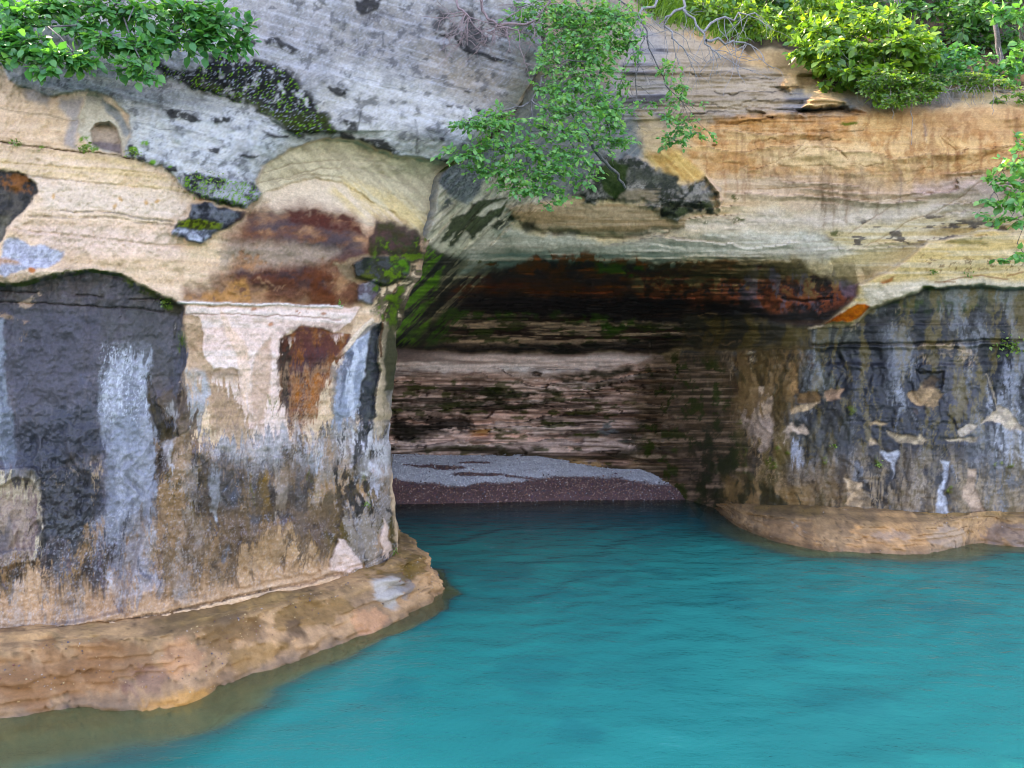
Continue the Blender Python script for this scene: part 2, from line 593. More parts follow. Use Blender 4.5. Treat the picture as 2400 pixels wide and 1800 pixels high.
# grey weathered upper slope
grey = Q(1, (-600, -400), (-600, 420), (0, 430), (40, 520), (330, 610), (560, 590), (720, 640), (830, 760), (850, 900), (800, 1010), (900, 1030), (1060, 1080), (1180, 1190), (1290, 1260), (1600, 1330), (1700, 1260), (1650, 1180), (1720, 1060), (1900, 960), (2080, 890)) + Q(2, (130, 905), (240, 960), (380, 1000), (620, 1050), (760, 1020), (1000, 850), (1250, 520), (1400, 0), (1400, -400))
A.paint(grey, (180, 174, 162), soft=3, warp=8, col2=(198, 193, 182), mixtex='B', dh=0.05)
A.paint(Q(1, (850, 760), (1500, 700), (2000, 880), (1900, 960), (1700, 1070), (1650, 1180), (1290, 1250), (1060, 1070), (860, 1010)), (214, 210, 202), a=0.75, soft=30, col2=(196, 196, 194), mixtex='M')
A.paint(Q(1, (0, 380), (700, 440), (1300, 600), (1500, 700), (900, 720), (560, 600), (330, 600), (40, 500)), (128, 138, 150), a=0.6, soft=25, tex='H', thr=0.4, tw=0.25)
A.paint(Q(1, (1300, 0), (2212, 0), (2212, 500), (1990, 620), (1500, 330)) , (146, 140, 136), a=0.6, soft=40)
A.paint(Q(2, (0, 0), (1300, 0), (1250, 500), (1000, 700), (500, 520), (0, 420)), (150, 142, 132), a=0.75, soft=40, col2=(128, 124, 122), mixtex='M')
A.paint(Q(2, (500, 300), (1200, 420), (1200, 620), (900, 700), (600, 560)), (172, 156, 136), a=0.55, soft=40)
A.paint(Q(2, (0, 420), (500, 520), (900, 720), (760, 1000), (380, 990), (0, 880)), (208, 203, 194), a=0.7, soft=35, col2=(184, 179, 168), mixtex='M')
for n, lst in ((2, [[(0, 290), (400, 440), (700, 540)], [(430, 480), (640, 550), (900, 590)], [(0, 470), (300, 560), (800, 690)]]), (1, [[(1000, 560), (1500, 700)], [(800, 640), (1400, 760)], [(860, 800), (1500, 900)]])):
    for l in lst:
        A.line(Q(n, *l), (92, 90, 92), 1.2, 0.6, tex='T', thr=0.4)
# lichen pepper
A.N['L'] = fbm((A.U * 0.96 + A.V * 0.28) / 170, (A.V * 0.96 - A.U * 0.28) / 7.5, 38, 4, 0.6)     # bedding that dips to the right
A.paint(grey, (128, 126, 122), a=0.22, tex='L', thr=0.64, tw=0.14)
A.paint(grey, (120, 118, 112), a=0.5, tex='B', thr=0.62, tw=0.12)
A.paint(grey, (214, 214, 216), a=0.25, tex='L', thr=0.34, tw=-0.12)
A.paint(grey, (110, 110, 114), a=0.32, tex='F', thr=0.72, tw=0.08)
A.paint(grey, (220, 221, 226), a=0.22, tex='F', thr=0.26, tw=-0.07)
A.paint(grey, (86, 84, 82), a=0.6, tex='M', thr=0.73, tw=0.04)
# moss and black crust on the grey slope
crust = Q(1, (930, 330), (1100, 420), (1250, 470), (1300, 400), (1500, 320), (1580, 400), (1800, 430), (1990, 640), (2130, 740), (2170, 850), (1900, 880), (1800, 780), (1650, 690), (1450, 640), (1250, 570), (1120, 520), (990, 430))
A.paint(crust, (34, 34, 24), a=0.97, soft=9, warp=20, tex='M', thr=0.26, tw=0.1)
A.paint(Q(1, (1240, 430), (1500, 320), (1830, 430), (2030, 640), (2000, 760), (1700, 640), (1300, 560)), (36, 36, 30), a=0.95, soft=14, warp=16, tex='M', thr=0.40, tw=0.06)
A.paint(Q(1, (1280, 480), (1500, 600), (1800, 720), (2130, 740), (2170, 850), (1900, 880), (1650, 690), (1260, 560)), (40, 42, 12), a=0.9, soft=8, warp=12, col2=(58, 66, 14), mixtex='M', dh=0.05)
A.paint(crust, (120, 160, 44), a=0.85, warp=14, tex='F', thr=0.86, tw=0.04)
A.paint(crust, (190, 192, 200), a=0.5, warp=14, tex='F', thr=0.15, tw=-0.04)
for n, pts in ((1, [(1720, 250), (1800, 250), (1930, 340), (1880, 370), (1740, 290)]), (1, [(1590, 220), (1680, 260), (1660, 290), (1580, 260)]), (1, [(1060, 705), (1180, 725), (1310, 790), (1240, 805), (1120, 755)]), (1, [(1390, 765), (1500, 775), (1490, 805), (1390, 800)]), (1, [(2075, 520), (2230, 580), (2230, 640), (2100, 560)]), (1, [(1560, 1005), (1680, 1020), (1650, 1040), (1570, 1025)]), (1, [(1700, 850), (1800, 900), (1870, 880), (1850, 915), (1760, 910)]), (1, [(1340, 930), (1420, 945), (1400, 985), (1350, 970)]), (1, [(1080, 1080), (1160, 1060), (1150, 1110), (1090, 1110)]), (1, [(840, 960), (880, 930), (900, 1010), (990, 1040), (850, 1030)]), (2, [(0, 560), (40, 580), (20, 620), (0, 620)]), (2, [(10, 770), (100, 790), (110, 850), (40, 850)]), (2, [(-20, 860), (120, 880), (300, 890), (375, 970), (350, 1005), (240, 950), (130, 905), (-20, 900)]), (2, [(805, 585), (850, 600), (840, 612), (810, 605)]), (2, [(670, 660), (720, 670), (715, 690), (680, 680)]), (2, [(750, 678), (795, 685), (790, 698), (752, 694)]), (2, [(870, 700), (950, 715), (940, 735), (880, 725)]), (2, [(980, 725), (1075, 740), (1060, 762), (1000, 755)]), (2, [(630, 880), (670, 885), (665, 908), (640, 905)]), (2, [(760, 935), (780, 935), (780, 950), (762, 950)]), (2, [(565, 1005), (620, 1020), (700, 1030), (690, 1055), (600, 1040)]), (2, [(590, 195), (700, 210), (860, 300), (1000, 365), (1130, 420), (960, 385), (780, 315)]), (2, [(90, 0), (260, 0), (230, 60), (150, 90), (100, 50)])):
    A.paint(Q(n, *pts), (42, 40, 34), a=0.92, soft=3, warp=9, tex='M', thr=0.3, tw=0.12, dh=0.02)
A.paint(Q(2, (600, 60), (900, 40), (1130, 250), (1000, 310), (800, 290), (600, 170)), (62, 56, 50), a=0.8, soft=14, warp=12, tex='M', thr=0.42, tw=0.12)
A.paint(Q(2, (100, 0), (300, 0), (350, 200), (150, 150)), (70, 66, 66), a=0.5, soft=20, tex='S', thr=0.5)
for l in ([(485, 780), (490, 850), (482, 990)], [(555, 830), (580, 890), (600, 920)], [(690, 850), (640, 900)], [(130, 720), (100, 860)]):
    A.line(Q(2, *l), (60, 58, 58), 1.3, 0.8)
# cream panel at the far left
A.paint(Q(1, (150, 540), (330, 600), (300, 690), (190, 640)), (140, 146, 156), a=0.6, soft=8)
A.paint(Q(1, (380, 640), (540, 640), (510, 760), (500, 960), (430, 930), (450, 760), (370, 700)), (140, 146, 156), a=0.65, soft=8)
A.paint(Q(1, (510, 760), (560, 620), (640, 630), (760, 720), (840, 860), (840, 920), (800, 1005), (590, 975), (500, 850)), (214, 200, 180), soft=3, dh=-0.05)
A.paint(Q(1, (660, 640), (760, 720), (850, 860), (830, 900), (760, 800), (680, 720)), (150, 156, 160), a=0.8, soft=4)
A.paint(Q(1, (585, 850), (620, 800), (700, 790), (760, 840), (790, 930), (790, 1005), (600, 945)), (206, 186, 168), soft=2, warp=3, dh=-0.14)
A.paint(Q(1, (590, 930), (640, 920), (785, 940), (790, 1000), (610, 955)), (132, 122, 126), a=0.8, soft=4, warp=3)
A.line(Q(1, (-600, 880), (0, 925), (240, 945), (520, 985), (700, 1000), (840, 1025)), (58, 56, 40), 1.6, 0.9, dh=-0.03)
A.line(Q(1, (0, 700), (250, 740), (480, 780)), (150, 130, 104), 1.3, 0.7)
for x, y in ((120, 930), (270, 950), (540, 910), (560, 970), (610, 980), (870, 980), (930, 945), (985, 1040), (1105, 1065)):
    A.spot(x / 2.765, y / 2.765, 9, 6, (110, 150, 40), a=0.9, tex='S', thr=0.42, warp=10)
# bedded cream wall
for pts, c, w, a_ in ((Q(1, (150, 1140), (600, 1190), (1250, 1250)), (170, 160, 150), 2, .5), (Q(1, (330, 1360), (700, 1380), (1150, 1440)), (130, 122, 112), 2, .8), (Q(1, (200, 1400), (600, 1410), (1150, 1460)), (150, 136, 118), 3, .6), (Q(1, (100, 1480), (700, 1560), (1300, 1600)), (190, 170, 150), 3, .5), (Q(1, (0, 1060), (500, 1090), (1000, 1120)), (186, 168, 140), 2, .6)):
    A.line(pts, c, w, a_, tex='T', thr=0.35, dh=-0.015)
A.paint(Q(1, (0, 1010), (800, 1010), (1280, 1270), (1200, 1300), (600, 1180), (0, 1110)), (226, 200, 158), a=0.55, soft=14, tex='H', thr=0.42, tw=0.2)
A.paint(Q(1, (200, 1170), (1240, 1270), (1200, 1430), (300, 1350)), (226, 208, 190), a=0.6, soft=18)
A.paint(Q(1, (60, 1450), (1100, 1480), (1200, 1659), (400, 1659)), (228, 202, 186), a=0.6, soft=20)
for x, y in ((775, 1300), (960, 1310), (740, 1350), (1020, 1300), (350, 1270)):
    A.spot(x / 2.765, y / 2.765, 5, 5, (196, 150, 96), a=0.7)
# dark block, far left edge
blk = Q(1, (-600, 1080), (0, 1110), (160, 1140), (230, 1195), (242, 1240), (170, 1370), (60, 1450), (20, 1560), (-20, 1600), (-600, 1650))
A.paint(blk, (62, 59, 54), soft=3, warp=9, dh=-0.05, ds=5, col2=(96, 88, 78), mixtex='M', wet=0.3)
A.paint(Q(1, (0, 1130), (180, 1150), (235, 1220), (200, 1270), (100, 1250), (0, 1200)), (150, 96, 60), a=0.8, soft=7, tex='M', thr=0.42, tw=0.15)
A.paint(Q(1, (0, 1400), (80, 1390), (50, 1450), (0, 1560)), (136, 128, 112), a=0.7, soft=8)
A.paint(Q(1, (30, 1560), (120, 1530), (210, 1600), (290, 1580), (400, 1640)) + Q(4, (400, 10), (380, 40), (300, 70), (100, 100), (20, 140), (-60, 100), (0, 0)), (160, 166, 186), a=0.9, soft=4, col2=(186, 190, 204), mixtex='S')
A.paint(Q(4, (-60, 20), (120, 30), (130, 50), (0, 60), (-60, 100)), (206, 150, 96), a=0.6, soft=5)
A.spot(70, 633, 9, 7, (196, 120, 66), a=0.9)
# scooped hollow right of the blocks
scoop = Q(1, (1700, 1270), (1655, 1200), (1730, 1060), (1910, 960), (2090, 895)) + Q(2, (130, 905), (250, 960), (380, 1005), (600, 1050), (700, 1060), (640, 1160), (650, 1250), (620, 1400), (560, 1550), (300, 1480), (100, 1440), (-100, 1380)) + Q(1, (1800, 1380), (1600, 1400))
A.paint(scoop, (218, 202, 174), soft=3, warp=5, col2=(200, 184, 158), mixtex='E', dh=-0.10, ds=4)
A.paint(scoop, None, dh=-0.40, soft=4, warp=3, ds=60)
A.paint(Q(1, (1720, 1260), (1900, 1190), (2060, 1150), (2212, 1190)) + Q(2, (200, 1300), (420, 1440), (100, 1440), (0, 1370)) + Q(1, (1850, 1350), (1640, 1360)), (232, 210, 186), a=0.85, soft=6, dh=-0.05)
A.paint(Q(2, (0, 1160), (350, 1250), (560, 1420), (500, 1500), (230, 1440), (60, 1380), (-60, 1240)), (226, 200, 156), a=0.75, soft=16, tex='E', thr=0.35, tw=0.3)
for l in ([(1660, 1200), (1860, 1150), (2080, 1090), (2212, 1100)], [(1700, 1130), (1900, 1060), (2212, 1040)], [(1800, 1180), (2000, 1130), (2212, 1150)]):
    A.line(Q(1, *l), (168, 150, 124), 1.3, 0.7, dh=-0.02)
for l in ([(0, 1150), (200, 1200), (420, 1300), (560, 1440)], [(0, 1080), (250, 1120), (500, 1230)], [(40, 1000), (300, 1060), (600, 1200)]):
    A.line(Q(2, *l), (176, 162, 140), 1.3, 0.6, tex='M', thr=0.4, dh=-0.015)
# the two dark hanging blocks with moss
b1 = Q(1, (1200, 1110), (1280, 1115), (1500, 1160), (1640, 1190), (1710, 1270), (1600, 1350), (1400, 1310), (1260, 1260), (1200, 1190))
A.paint(b1, (60, 58, 56), soft=3, warp=9, col2=(168, 166, 164), mixtex='M', dh=0.12, ds=6)
A.paint(b1, (112, 150, 44), a=0.9, tex='F', thr=0.66, tw=0.06)
A.paint(Q(1, (1320, 1275), (1590, 1330), (1560, 1345), (1380, 1310)), (50, 54, 22), a=0.9, soft=4)
b2 = Q(1, (1240, 1310), (1330, 1300), (1600, 1370), (1560, 1410), (1440, 1500), (1340, 1575), (1180, 1555), (1115, 1500), (1150, 1430), (1215, 1400))
A.paint(b2, (50, 51, 56), soft=3, warp=9, col2=(112, 114, 118), mixtex='M', dh=0.14, ds=6)
A.paint(Q(1, (1150, 1420), (1250, 1410), (1440, 1440), (1430, 1500), (1280, 1495), (1150, 1470)), (66, 66, 14), a=0.95, soft=4, col2=(110, 120, 30), mixtex='S')
A.paint(Q(1, (1120, 1480), (1240, 1490), (1400, 1500), (1340, 1570), (1190, 1550), (1120, 1510)), (184, 188, 206), a=0.95, soft=4, col2=(90, 94, 110), mixtex='M')
# rust and maroon stain
rust = Q(1, (1600, 1390), (1870, 1340), (2010, 1335), (2212, 1375)) + Q(2, (60, 1390), (150, 1500), (230, 1440), (390, 1460), (500, 1560), (540, 1680)) + Q(4, (2400, 60), (2330, 350), (2050, 385), (1900, 350), (1640, 300), (1400, 290), (1200, 265), (1210, 230), (1380, 220), (1400, 150), (1460, 90), (1500, 60)) + Q(1, (1500, 1640), (1480, 1540))
A.paint(rust, (168, 122, 92), a=0.85, soft=24, warp=12, col2=(132, 92, 72), mixtex='T')
A.paint(rust, (112, 66, 50), a=0.8, soft=26, warp=14, tex='B', thr=0.42, tw=0.25)
A.paint(Q(1, (1600, 1395), (1900, 1400), (2212, 1480)) + Q(2, (100, 1560), (160, 1659)) + Q(1, (2212, 1659), (1900, 1560), (1600, 1500)), (84, 76, 78), a=0.8, soft=22, warp=12, tex='T', thr=0.34, tw=0.25)
A.paint(Q(1, (1850, 1345), (2010, 1340), (2212, 1385)) + Q(2, (80, 1420), (160, 1540), (0, 1500)) + Q(1, (2100, 1470), (1900, 1420)), (96, 46, 34), a=0.9, soft=6, warp=12, tex='M', thr=0.32, tw=0.15)
A.paint(Q(4, (1480, 90), (2000, 60), (2180, 120), (2150, 260), (1900, 220), (1600, 150)), (108, 62, 46), a=0.85, soft=12, warp=14, col2=(82, 60, 58), mixtex='T', tex='B', thr=0.3, tw=0.2)
A.paint(Q(4, (1950, 100), (2180, 60), (2180, 330), (2050, 340), (1980, 220)), (116, 62, 36), a=0.8, soft=14, warp=14, tex='M', thr=0.34, tw=0.2)
A.paint(Q(4, (1380, 230), (1600, 150), (1640, 290), (1400, 290), (1200, 265)), (196, 146, 104), a=0.75, soft=10, tex='M', thr=0.35)
A.paint(Q(1, (1480, 1560), (1900, 1560), (2212, 1620)) + Q(4, (2050, 40), (1700, 60), (1480, 90), (1380, 60)), (180, 160, 142), a=0.75, soft=16, tex='B', thr=0.35)
for l in ([(1430, 100), (1440, 160), (1500, 230), (1560, 250)], [(1680, 130), (1740, 200), (1700, 280)], [(1740, 150), (1800, 200), (1860, 180)]):
    A.line(Q(4, *l), (190, 150, 122), 3.0, 0.4, warp=10)
# knuckle of mossy blocks at the rib foot (z5 detail)
A.paint(Q(5, (-60, 40), (60, 20), (160, -10), (300, -20), (460, 20), (450, 170), (330, 210), (160, 190), (40, 130)), (150, 128, 104), a=0.95, soft=4)
A.paint(Q(5, (80, 60), (150, 10), (250, 0), (440, 30), (440, 150), (300, 205), (180, 170), (100, 120)), (76, 76, 72), soft=3, warp=6, col2=(46, 50, 38), mixtex='M', dh=0.16)
A.paint(Q(5, (120, 130), (200, 90), (320, 140), (440, 120), (420, 180), (300, 205), (190, 170)), (92, 96, 28), a=0.85, soft=8, tex='M', thr=0.42, tw=0.12)
A.paint(Q(5, (300, 20), (420, 20), (435, 110), (360, 140), (320, 70)), (92, 126, 22), a=0.95, soft=5, warp=10)
A.paint(Q(5, (115, 180), (235, 165), (255, 225), (205, 320), (105, 300)), (112, 98, 102), soft=4, col2=(156, 146, 158), mixtex='M', dh=0.08)
A.paint(Q(2, (180, 1560), (230, 1440), (330, 1430), (480, 1500), (510, 1659), (200, 1659)), (74, 52, 50), a=0.9, soft=6, warp=12, col2=(54, 58, 24), mixtex='B')
A.paint(Q(2, (240, 1530), (330, 1540), (440, 1600), (500, 1640), (380, 1620)), (96, 116, 26), a=0.85, soft=6, tex='M', thr=0.4)
A.line(Q(5, (-40, 30), (40, 110), (100, 150), (130, 180)), (176, 150, 124), 3, 0.5, warp=10)
A.line(Q(5, (440, 150), (400, 200), (340, 280), (280, 380), (255, 450)), (200, 178, 150), 8, 0.9, dh=0.03)
A.line(Q(5, (350, 220), (300, 330), (265, 420)), (104, 68, 44), 3, 0.9)
# ---- lower wall: slate-dark arch
arch = Q(4, (-600, 200), (0, 190), (130, 180), (330, 130), (600, 95), (800, 130), (950, 200), (1080, 290), (1190, 312), (1190, 400), (1220, 560), (1220, 690), (1180, 790), (1240, 850), (1330, 950), (1270, 1080), (1170, 1180), (1030, 1190), (1010, 1400), (1000, 1900), (-600, 2100))
A.paint(arch, (110, 107, 124), soft=2.5, warp=7, col2=(132, 122, 124), mixtex='B', wet=0.35)
A.paint(Q(4, (-600, 200), (0, 190), (130, 180), (330, 130), (600, 95), (800, 130), (950, 200), (1080, 290), (1190, 312), (1190, 400), (1200, 900), (1000, 1500), (800, 2300), (-600, 2600)), None, dh=-0.16, soft=3, warp=4, ds=6)
A.paint(Q(4, (-600, 60), (300, 60), (1200, 260), (1190, 330), (950, 205), (600, 100), (330, 135), (0, 195), (-600, 205)), None, dh=0.10, soft=3, warp=3, ds=22)
A.paint(Q(4, (0, 190), (330, 130), (600, 95), (820, 140), (1080, 290), (1190, 315), (1170, 380), (1000, 290), (700, 210), (300, 210), (0, 290)), (66, 54, 56), a=0.85, soft=12, warp=10)
A.paint(arch, (104, 100, 122), a=0.55, tex='V', thr=0.60, tw=0.10)
A.paint(arch, (70, 68, 80), a=0.6, tex='V', thr=0.42, tw=-0.12)
A.paint(arch, (122, 106, 94), a=0.6, tex='W', thr=0.56, tw=0.12)
A.paint(Q(4, (-300, 210), (600, 110), (1100, 300), (1200, 500), (1000, 620), (640, 520), (-300, 560)), (92, 82, 82), a=0.6, soft=50, warp=20, col2=(110, 102, 96), mixtex='V')
A.paint(arch, (120, 114, 116), a=0.4, tex='B', thr=0.64, tw=0.08)
A.paint(arch, (60, 57, 64), a=0.35, tex='F', thr=0.60, tw=0.15)
A.line(Q(4, (-200, 200), (0, 190), (130, 178), (330, 128), (600, 95), (800, 135), (950, 205), (1080, 290)), (88, 100, 26), 5, 0.85, warp=8, tex='M', thr=0.4)
A.paint(Q(4, (760, 130), (960, 200), (1090, 300), (1000, 290), (860, 210)), (84, 90, 24), a=0.75, soft=8, tex='M', thr=0.45)
A.paint(Q(4, (1000, 250), (1090, 270), (1180, 320), (1160, 390), (1060, 370)), (70, 62, 40), a=0.9, soft=6)
A.spot(388, 712, 14, 16, (98, 122, 34), a=0.8, tex='M', thr=0.45)
A.spot(428, 784, 12, 14, (104, 132, 34), a=0.7, tex='M', thr=0.45)
A.paint(Q(4, (660, 300), (1000, 350), (1190, 420), (1210, 700), (1060, 800), (960, 700), (900, 560), (660, 650)), (92, 92, 92), a=0.6, soft=18, tex='W', thr=0.42, tw=0.2)
A.paint(Q(4, (-200, 300), (650, 350), (640, 960), (300, 990), (100, 990), (0, 700)), (96, 93, 112), a=0.7, soft=20, tex='W', thr=0.42, tw=0.2)
A.paint(Q(4, (90, 1000), (300, 975), (600, 955), (660, 1100), (720, 1200), (400, 1290), (250, 1400), (130, 1350)), (66, 70, 88), a=0.85, soft=16, warp=14, wet=0.7)
A.paint(Q(4, (650, 700), (760, 620), (880, 540), (960, 740), (950, 950), (1040, 1000), (1030, 1190), (1010, 1700), (680, 1700), (690, 1200), (650, 1000)), (150, 152, 166), a=0.85, soft=8, warp=8, col2=(176, 176, 186), mixtex='V')
A.paint(Q(4, (650, 560), (960, 560), (950, 950), (650, 1000)), (214, 216, 224), a=0.75, soft=8, tex='S', thr=0.62, tw=0.08)
A.paint(Q(4, (900, 540), (980, 560), (990, 700), (950, 760), (950, 940), (900, 900)), (176, 180, 190), a=0.8, soft=8, tex='V', thr=0.4)
A.paint(Q(4, (-300, 400), (20, 400), (30, 700), (60, 900), (110, 1250), (100, 1340), (-300, 1290)), (152, 162, 176), a=0.9, soft=6, warp=6, col2=(120, 130, 148), mixtex='V')
A.paint(Q(4, (740, 950), (900, 940), (920, 1180), (740, 1190)), (136, 144, 158), a=0.7, soft=10)
for l in ([(-200, 222), (0, 225), (250, 236)], [(500, 250), (660, 266)], [(-200, 285), (0, 292), (500, 320), (1060, 362)], [(840, 285), (1050, 285)]):
    A.line(Q(4, *l), (34, 32, 28), 1.5, 0.9, dh=-0.04)
A.paint(Q(4, (70, 310), (250, 240), (280, 270), (230, 300), (150, 335)), (196, 170, 150), a=0.8, soft=3, tex='M', thr=0.35)
A.paint(Q(4, (-100, 350), (0, 360), (90, 400), (175, 415), (150, 432), (0, 400), (-100, 380)), (186, 156, 134), a=0.7, soft=4, warp=10, tex='M', thr=0.36)
A.paint(Q(4, (-300, 1400), (0, 1395), (230, 1378), (262, 1440), (280, 1560), (285, 1760), (240, 2000), (-300, 2050)), (206, 190, 168), soft=3, dh=0.05)
A.paint(Q(4, (-300, 1500), (0, 1490), (100, 1450), (200, 1460), (262, 1540), (270, 1760), (200, 1900), (-300, 1950)), (182, 162, 146), soft=3, dh=-0.12, col2=(150, 130, 124), mixtex='V')
A.line(Q(4, (185, 1500), (175, 1580), (190, 1700)), (90, 80, 76), 2, 0.8)
A.paint(Q(4, (120, 1350), (420, 1290), (650, 1300), (640, 1500), (600, 1650), (300, 1680), (280, 1480)), (66, 68, 76), a=0.85, soft=8, col2=(44, 44, 46), mixtex='M', wet=0.8)
A.line(Q(4, (250, 1400), (420, 1370), (540, 1340), (660, 1330)), (160, 140, 122), 2, 0.6, tex='M', thr=0.45)
A.paint(Q(4, (540, 1300), (650, 1290), (660, 1330), (560, 1350)), (196, 170, 146), a=0.8, soft=4, tex='M', thr=0.42)
# brown flakes
A.paint(Q(4, (955, 760), (1010, 880), (1015, 960), (1040, 1000), (1170, 1175), (1030, 1192), (950, 930)), (98, 84, 62), soft=2.5, dh=-0.03, col2=(78, 70, 60), mixtex='V')
A.paint(Q(4, (1010, 930), (1060, 860), (1200, 800), (1330, 950), (1270, 1080), (1170, 1180), (1140, 1080), (1040, 1000)), (126, 108, 92), soft=3, dh=0.03, col2=(96, 84, 80), mixtex='B')
A.paint(Q(4, (1060, 960), (1140, 920), (1150, 1040), (1100, 1010)), (182, 176, 172), a=0.85, soft=3)
A.line(Q(4, (1015, 960), (1080, 1020), (1140, 1080), (1165, 1170)), (52, 44, 34), 2, 0.85, dh=-0.04)
# pink-cream plate
A.paint(Q(4, (1190, 312), (2330, 345), (2290, 520), (2180, 500), (1890, 480), (1810, 540), (1800, 880), (1870, 1000), (1900, 1090), (1500, 1100), (1330, 950), (1220, 800), (1215, 600)), (190, 160, 134), soft=3, col2=(206, 176, 150), mixtex='H')
A.paint(Q(4, (1190, 312), (2330, 345), (2280, 440), (2200, 500), (1890, 480), (1815, 540), (1808, 880), (1870, 1000), (1900, 1085), (1650, 1090), (1600, 960), (1560, 860), (1550, 740), (1400, 722), (1330, 640), (1305, 480), (1292, 382), (1200, 372)), (234, 206, 190), soft=2, col2=(240, 218, 204), mixtex='H', dh=0.02, ds=4)
A.paint(Q(4, (1340, 740), (1550, 742), (1600, 960), (1400, 960)), (156, 132, 116), a=0.75, soft=12, tex='H', thr=0.35, tw=0.2)
A.paint(Q(4, (1220, 730), (1330, 740), (1370, 860), (1330, 940), (1240, 850)), (186, 184, 182), a=0.9, soft=5)
A.paint(Q(4, (1640, 640), (1750, 520), (1760, 880), (1700, 1080), (1650, 1000), (1640, 800)), (206, 174, 150), a=0.75, soft=5, dh=-0.02)
A.paint(Q(4, (1400, 310), (1460, 380), (1580, 560), (1650, 800), (1600, 860), (1520, 640), (1440, 440)), (240, 206, 180), a=0.6, soft=4, dh=0.012)
A.line(Q(4, (1190, 372), (1500, 372), (1900, 392), (2212, 420)), (150, 116, 100), 1.5, 0.7, dh=-0.02)
A.line(Q(4, (1150, 298), (1500, 305), (2212, 335)), (240, 228, 216), 3, 0.9, dh=0.05)
for x, y in ((1650, 335), (1935, 370), (1985, 360), (2090, 385), (1755, 430)):
    A.spot(x / 2.765, 600 + y / 2.765, 7, 5, (170, 104, 66), a=0.75, tex='M', thr=0.35)
# rust and black patch on the right of the plate
A.paint(Q(4, (1812, 535), (1900, 500), (1960, 450), (2060, 470), (2160, 500), (2290, 520), (2212, 690), (2100, 800), (2060, 920), (1960, 1000), (1870, 1000), (1815, 880)), (140, 92, 66), soft=3, warp=7, col2=(92, 72, 72), mixtex='M', dh=-0.02)
A.paint(Q(4, (1812, 540), (1890, 510), (1890, 870), (1830, 870)), (56, 54, 46), a=0.9, soft=5, tex='V', thr=0.25)
A.paint(Q(4, (1900, 560), (2100, 540), (2130, 640), (2000, 720), (1890, 720)), (70, 58, 70), a=0.75, soft=14, tex='M', thr=0.35)
A.paint(Q(4, (1900, 730), (2100, 700), (2060, 860), (1920, 880)), (190, 120, 66), a=0.65, soft=14, tex='V', thr=0.4)
A.paint(Q(4, (1830, 880), (2060, 870), (2000, 1000), (1880, 1010)), (176, 150, 132), a=0.7, soft=10, tex='H', thr=0.4)
A.paint(Q(4, (1920, 960), (1970, 930), (1960, 1000), (1930, 1080)), (70, 70, 78), a=0.85, soft=3)
# pillar flakes (z5)
A.paint(Q(5, (-60, 680), (20, 620), (100, 530), (205, 440), (250, 430), (330, 700), (330, 1000), (-60, 1080)), (150, 140, 130), soft=4)
A.paint(Q(5, (-30, 700), (20, 630), (100, 545), (195, 490), (150, 720), (110, 980), (30, 1060), (-50, 1000)), (196, 198, 208), soft=3, col2=(150, 160, 180), mixtex='V', dh=0.03)
A.paint(Q(5, (0, 650), (60, 600), (130, 600), (60, 760), (0, 900)), (62, 72, 98), a=0.7, soft=5, tex='V', thr=0.5, tw=0.12)
A.line(Q(5, (-30, 660), (20, 610), (100, 520), (200, 420)), (228, 206, 184), 5, 0.95, dh=0.03)
A.paint(Q(5, (195, 480), (250, 430), (245, 700), (235, 900), (210, 1065), (130, 1085), (108, 980), (150, 720)), (40, 42, 52), soft=3, dh=-0.07, col2=(66, 68, 62), mixtex='M', wet=0.6)
A.paint(Q(5, (250, 440), (300, 445), (282, 700), (290, 900), (312, 1010), (280, 1085), (228, 1000), (242, 700)), (198, 176, 150), soft=2.5, dh=0.05)
A.line(Q(5, (262, 440), (255, 560), (262, 640)), (112, 66, 44), 3, 0.9)
A.paint(Q(5, (300, 450), (345, 520), (385, 610), (375, 760), (330, 870), (285, 882), (280, 700)), (80, 78, 58), soft=3, col2=(104, 98, 76), mixtex='V', dh=-0.03)
A.paint(Q(5, (300, 260), (380, 230), (400, 480), (330, 500), (280, 400)), (96, 102, 40), a=0.8, soft=6, tex='M', thr=0.38)
# grey-white pebbly band and dripping lower wall
lower = Q(4, (1000, 1190), (1170, 1180), (1290, 1090), (1330, 1100), (1900, 1085)) + Q(5, (0, 1060), (330, 1050), (330, 1700)) + Q(8, (400, 420), (-10, 500)) + Q(7, (2212, 340), (1000, 640), (0, 820), (-600, 860), (-600, 0)) + Q(4, (-600, 2000), (250, 1900), (650, 1680), (1000, 1560))
A.paint(lower, (160, 132, 104), soft=5, warp=8, col2=(136, 116, 98), mixtex='W')
A.paint(lower, (112, 104, 112), a=0.85, tex='W', thr=0.52, tw=0.06, col2=(84, 82, 96), mixtex='M')
A.paint(lower, (192, 188, 190), a=0.7, tex='V', thr=0.66, tw=0.05)
A.paint(lower, (98, 84, 66), a=0.85, tex='V', thr=0.40, tw=-0.06)
A.paint(lower, (74, 68, 70), a=0.75, tex='B', thr=0.64, tw=0.06)
A.H += (A.N['W'] - 0.5) * 0.10 * sstep(960, 1040, A.V) * (1 - sstep(1330, 1420, A.V))
A.paint(Q(4, (1330, 1110), (1900, 1085), (2330, 1080), (2330, 1290), (1800, 1330), (1330, 1250)), (190, 182, 178), a=0.75, soft=18, warp=14, col2=(164, 152, 148), mixtex='M', tex='V', thr=0.32, tw=0.15)
A.paint(Q(5, (30, 1080), (130, 1070), (220, 1100), (320, 1060), (325, 1420), (180, 1450), (100, 1400), (40, 1300)), (206, 202, 206), a=0.9, soft=6, tex='V', thr=0.34, tw=0.12, dh=0.03)
A.paint(Q(5, (150, 1080), (220, 1070), (215, 1240), (190, 1250)), (44, 48, 58), a=0.9, soft=3)
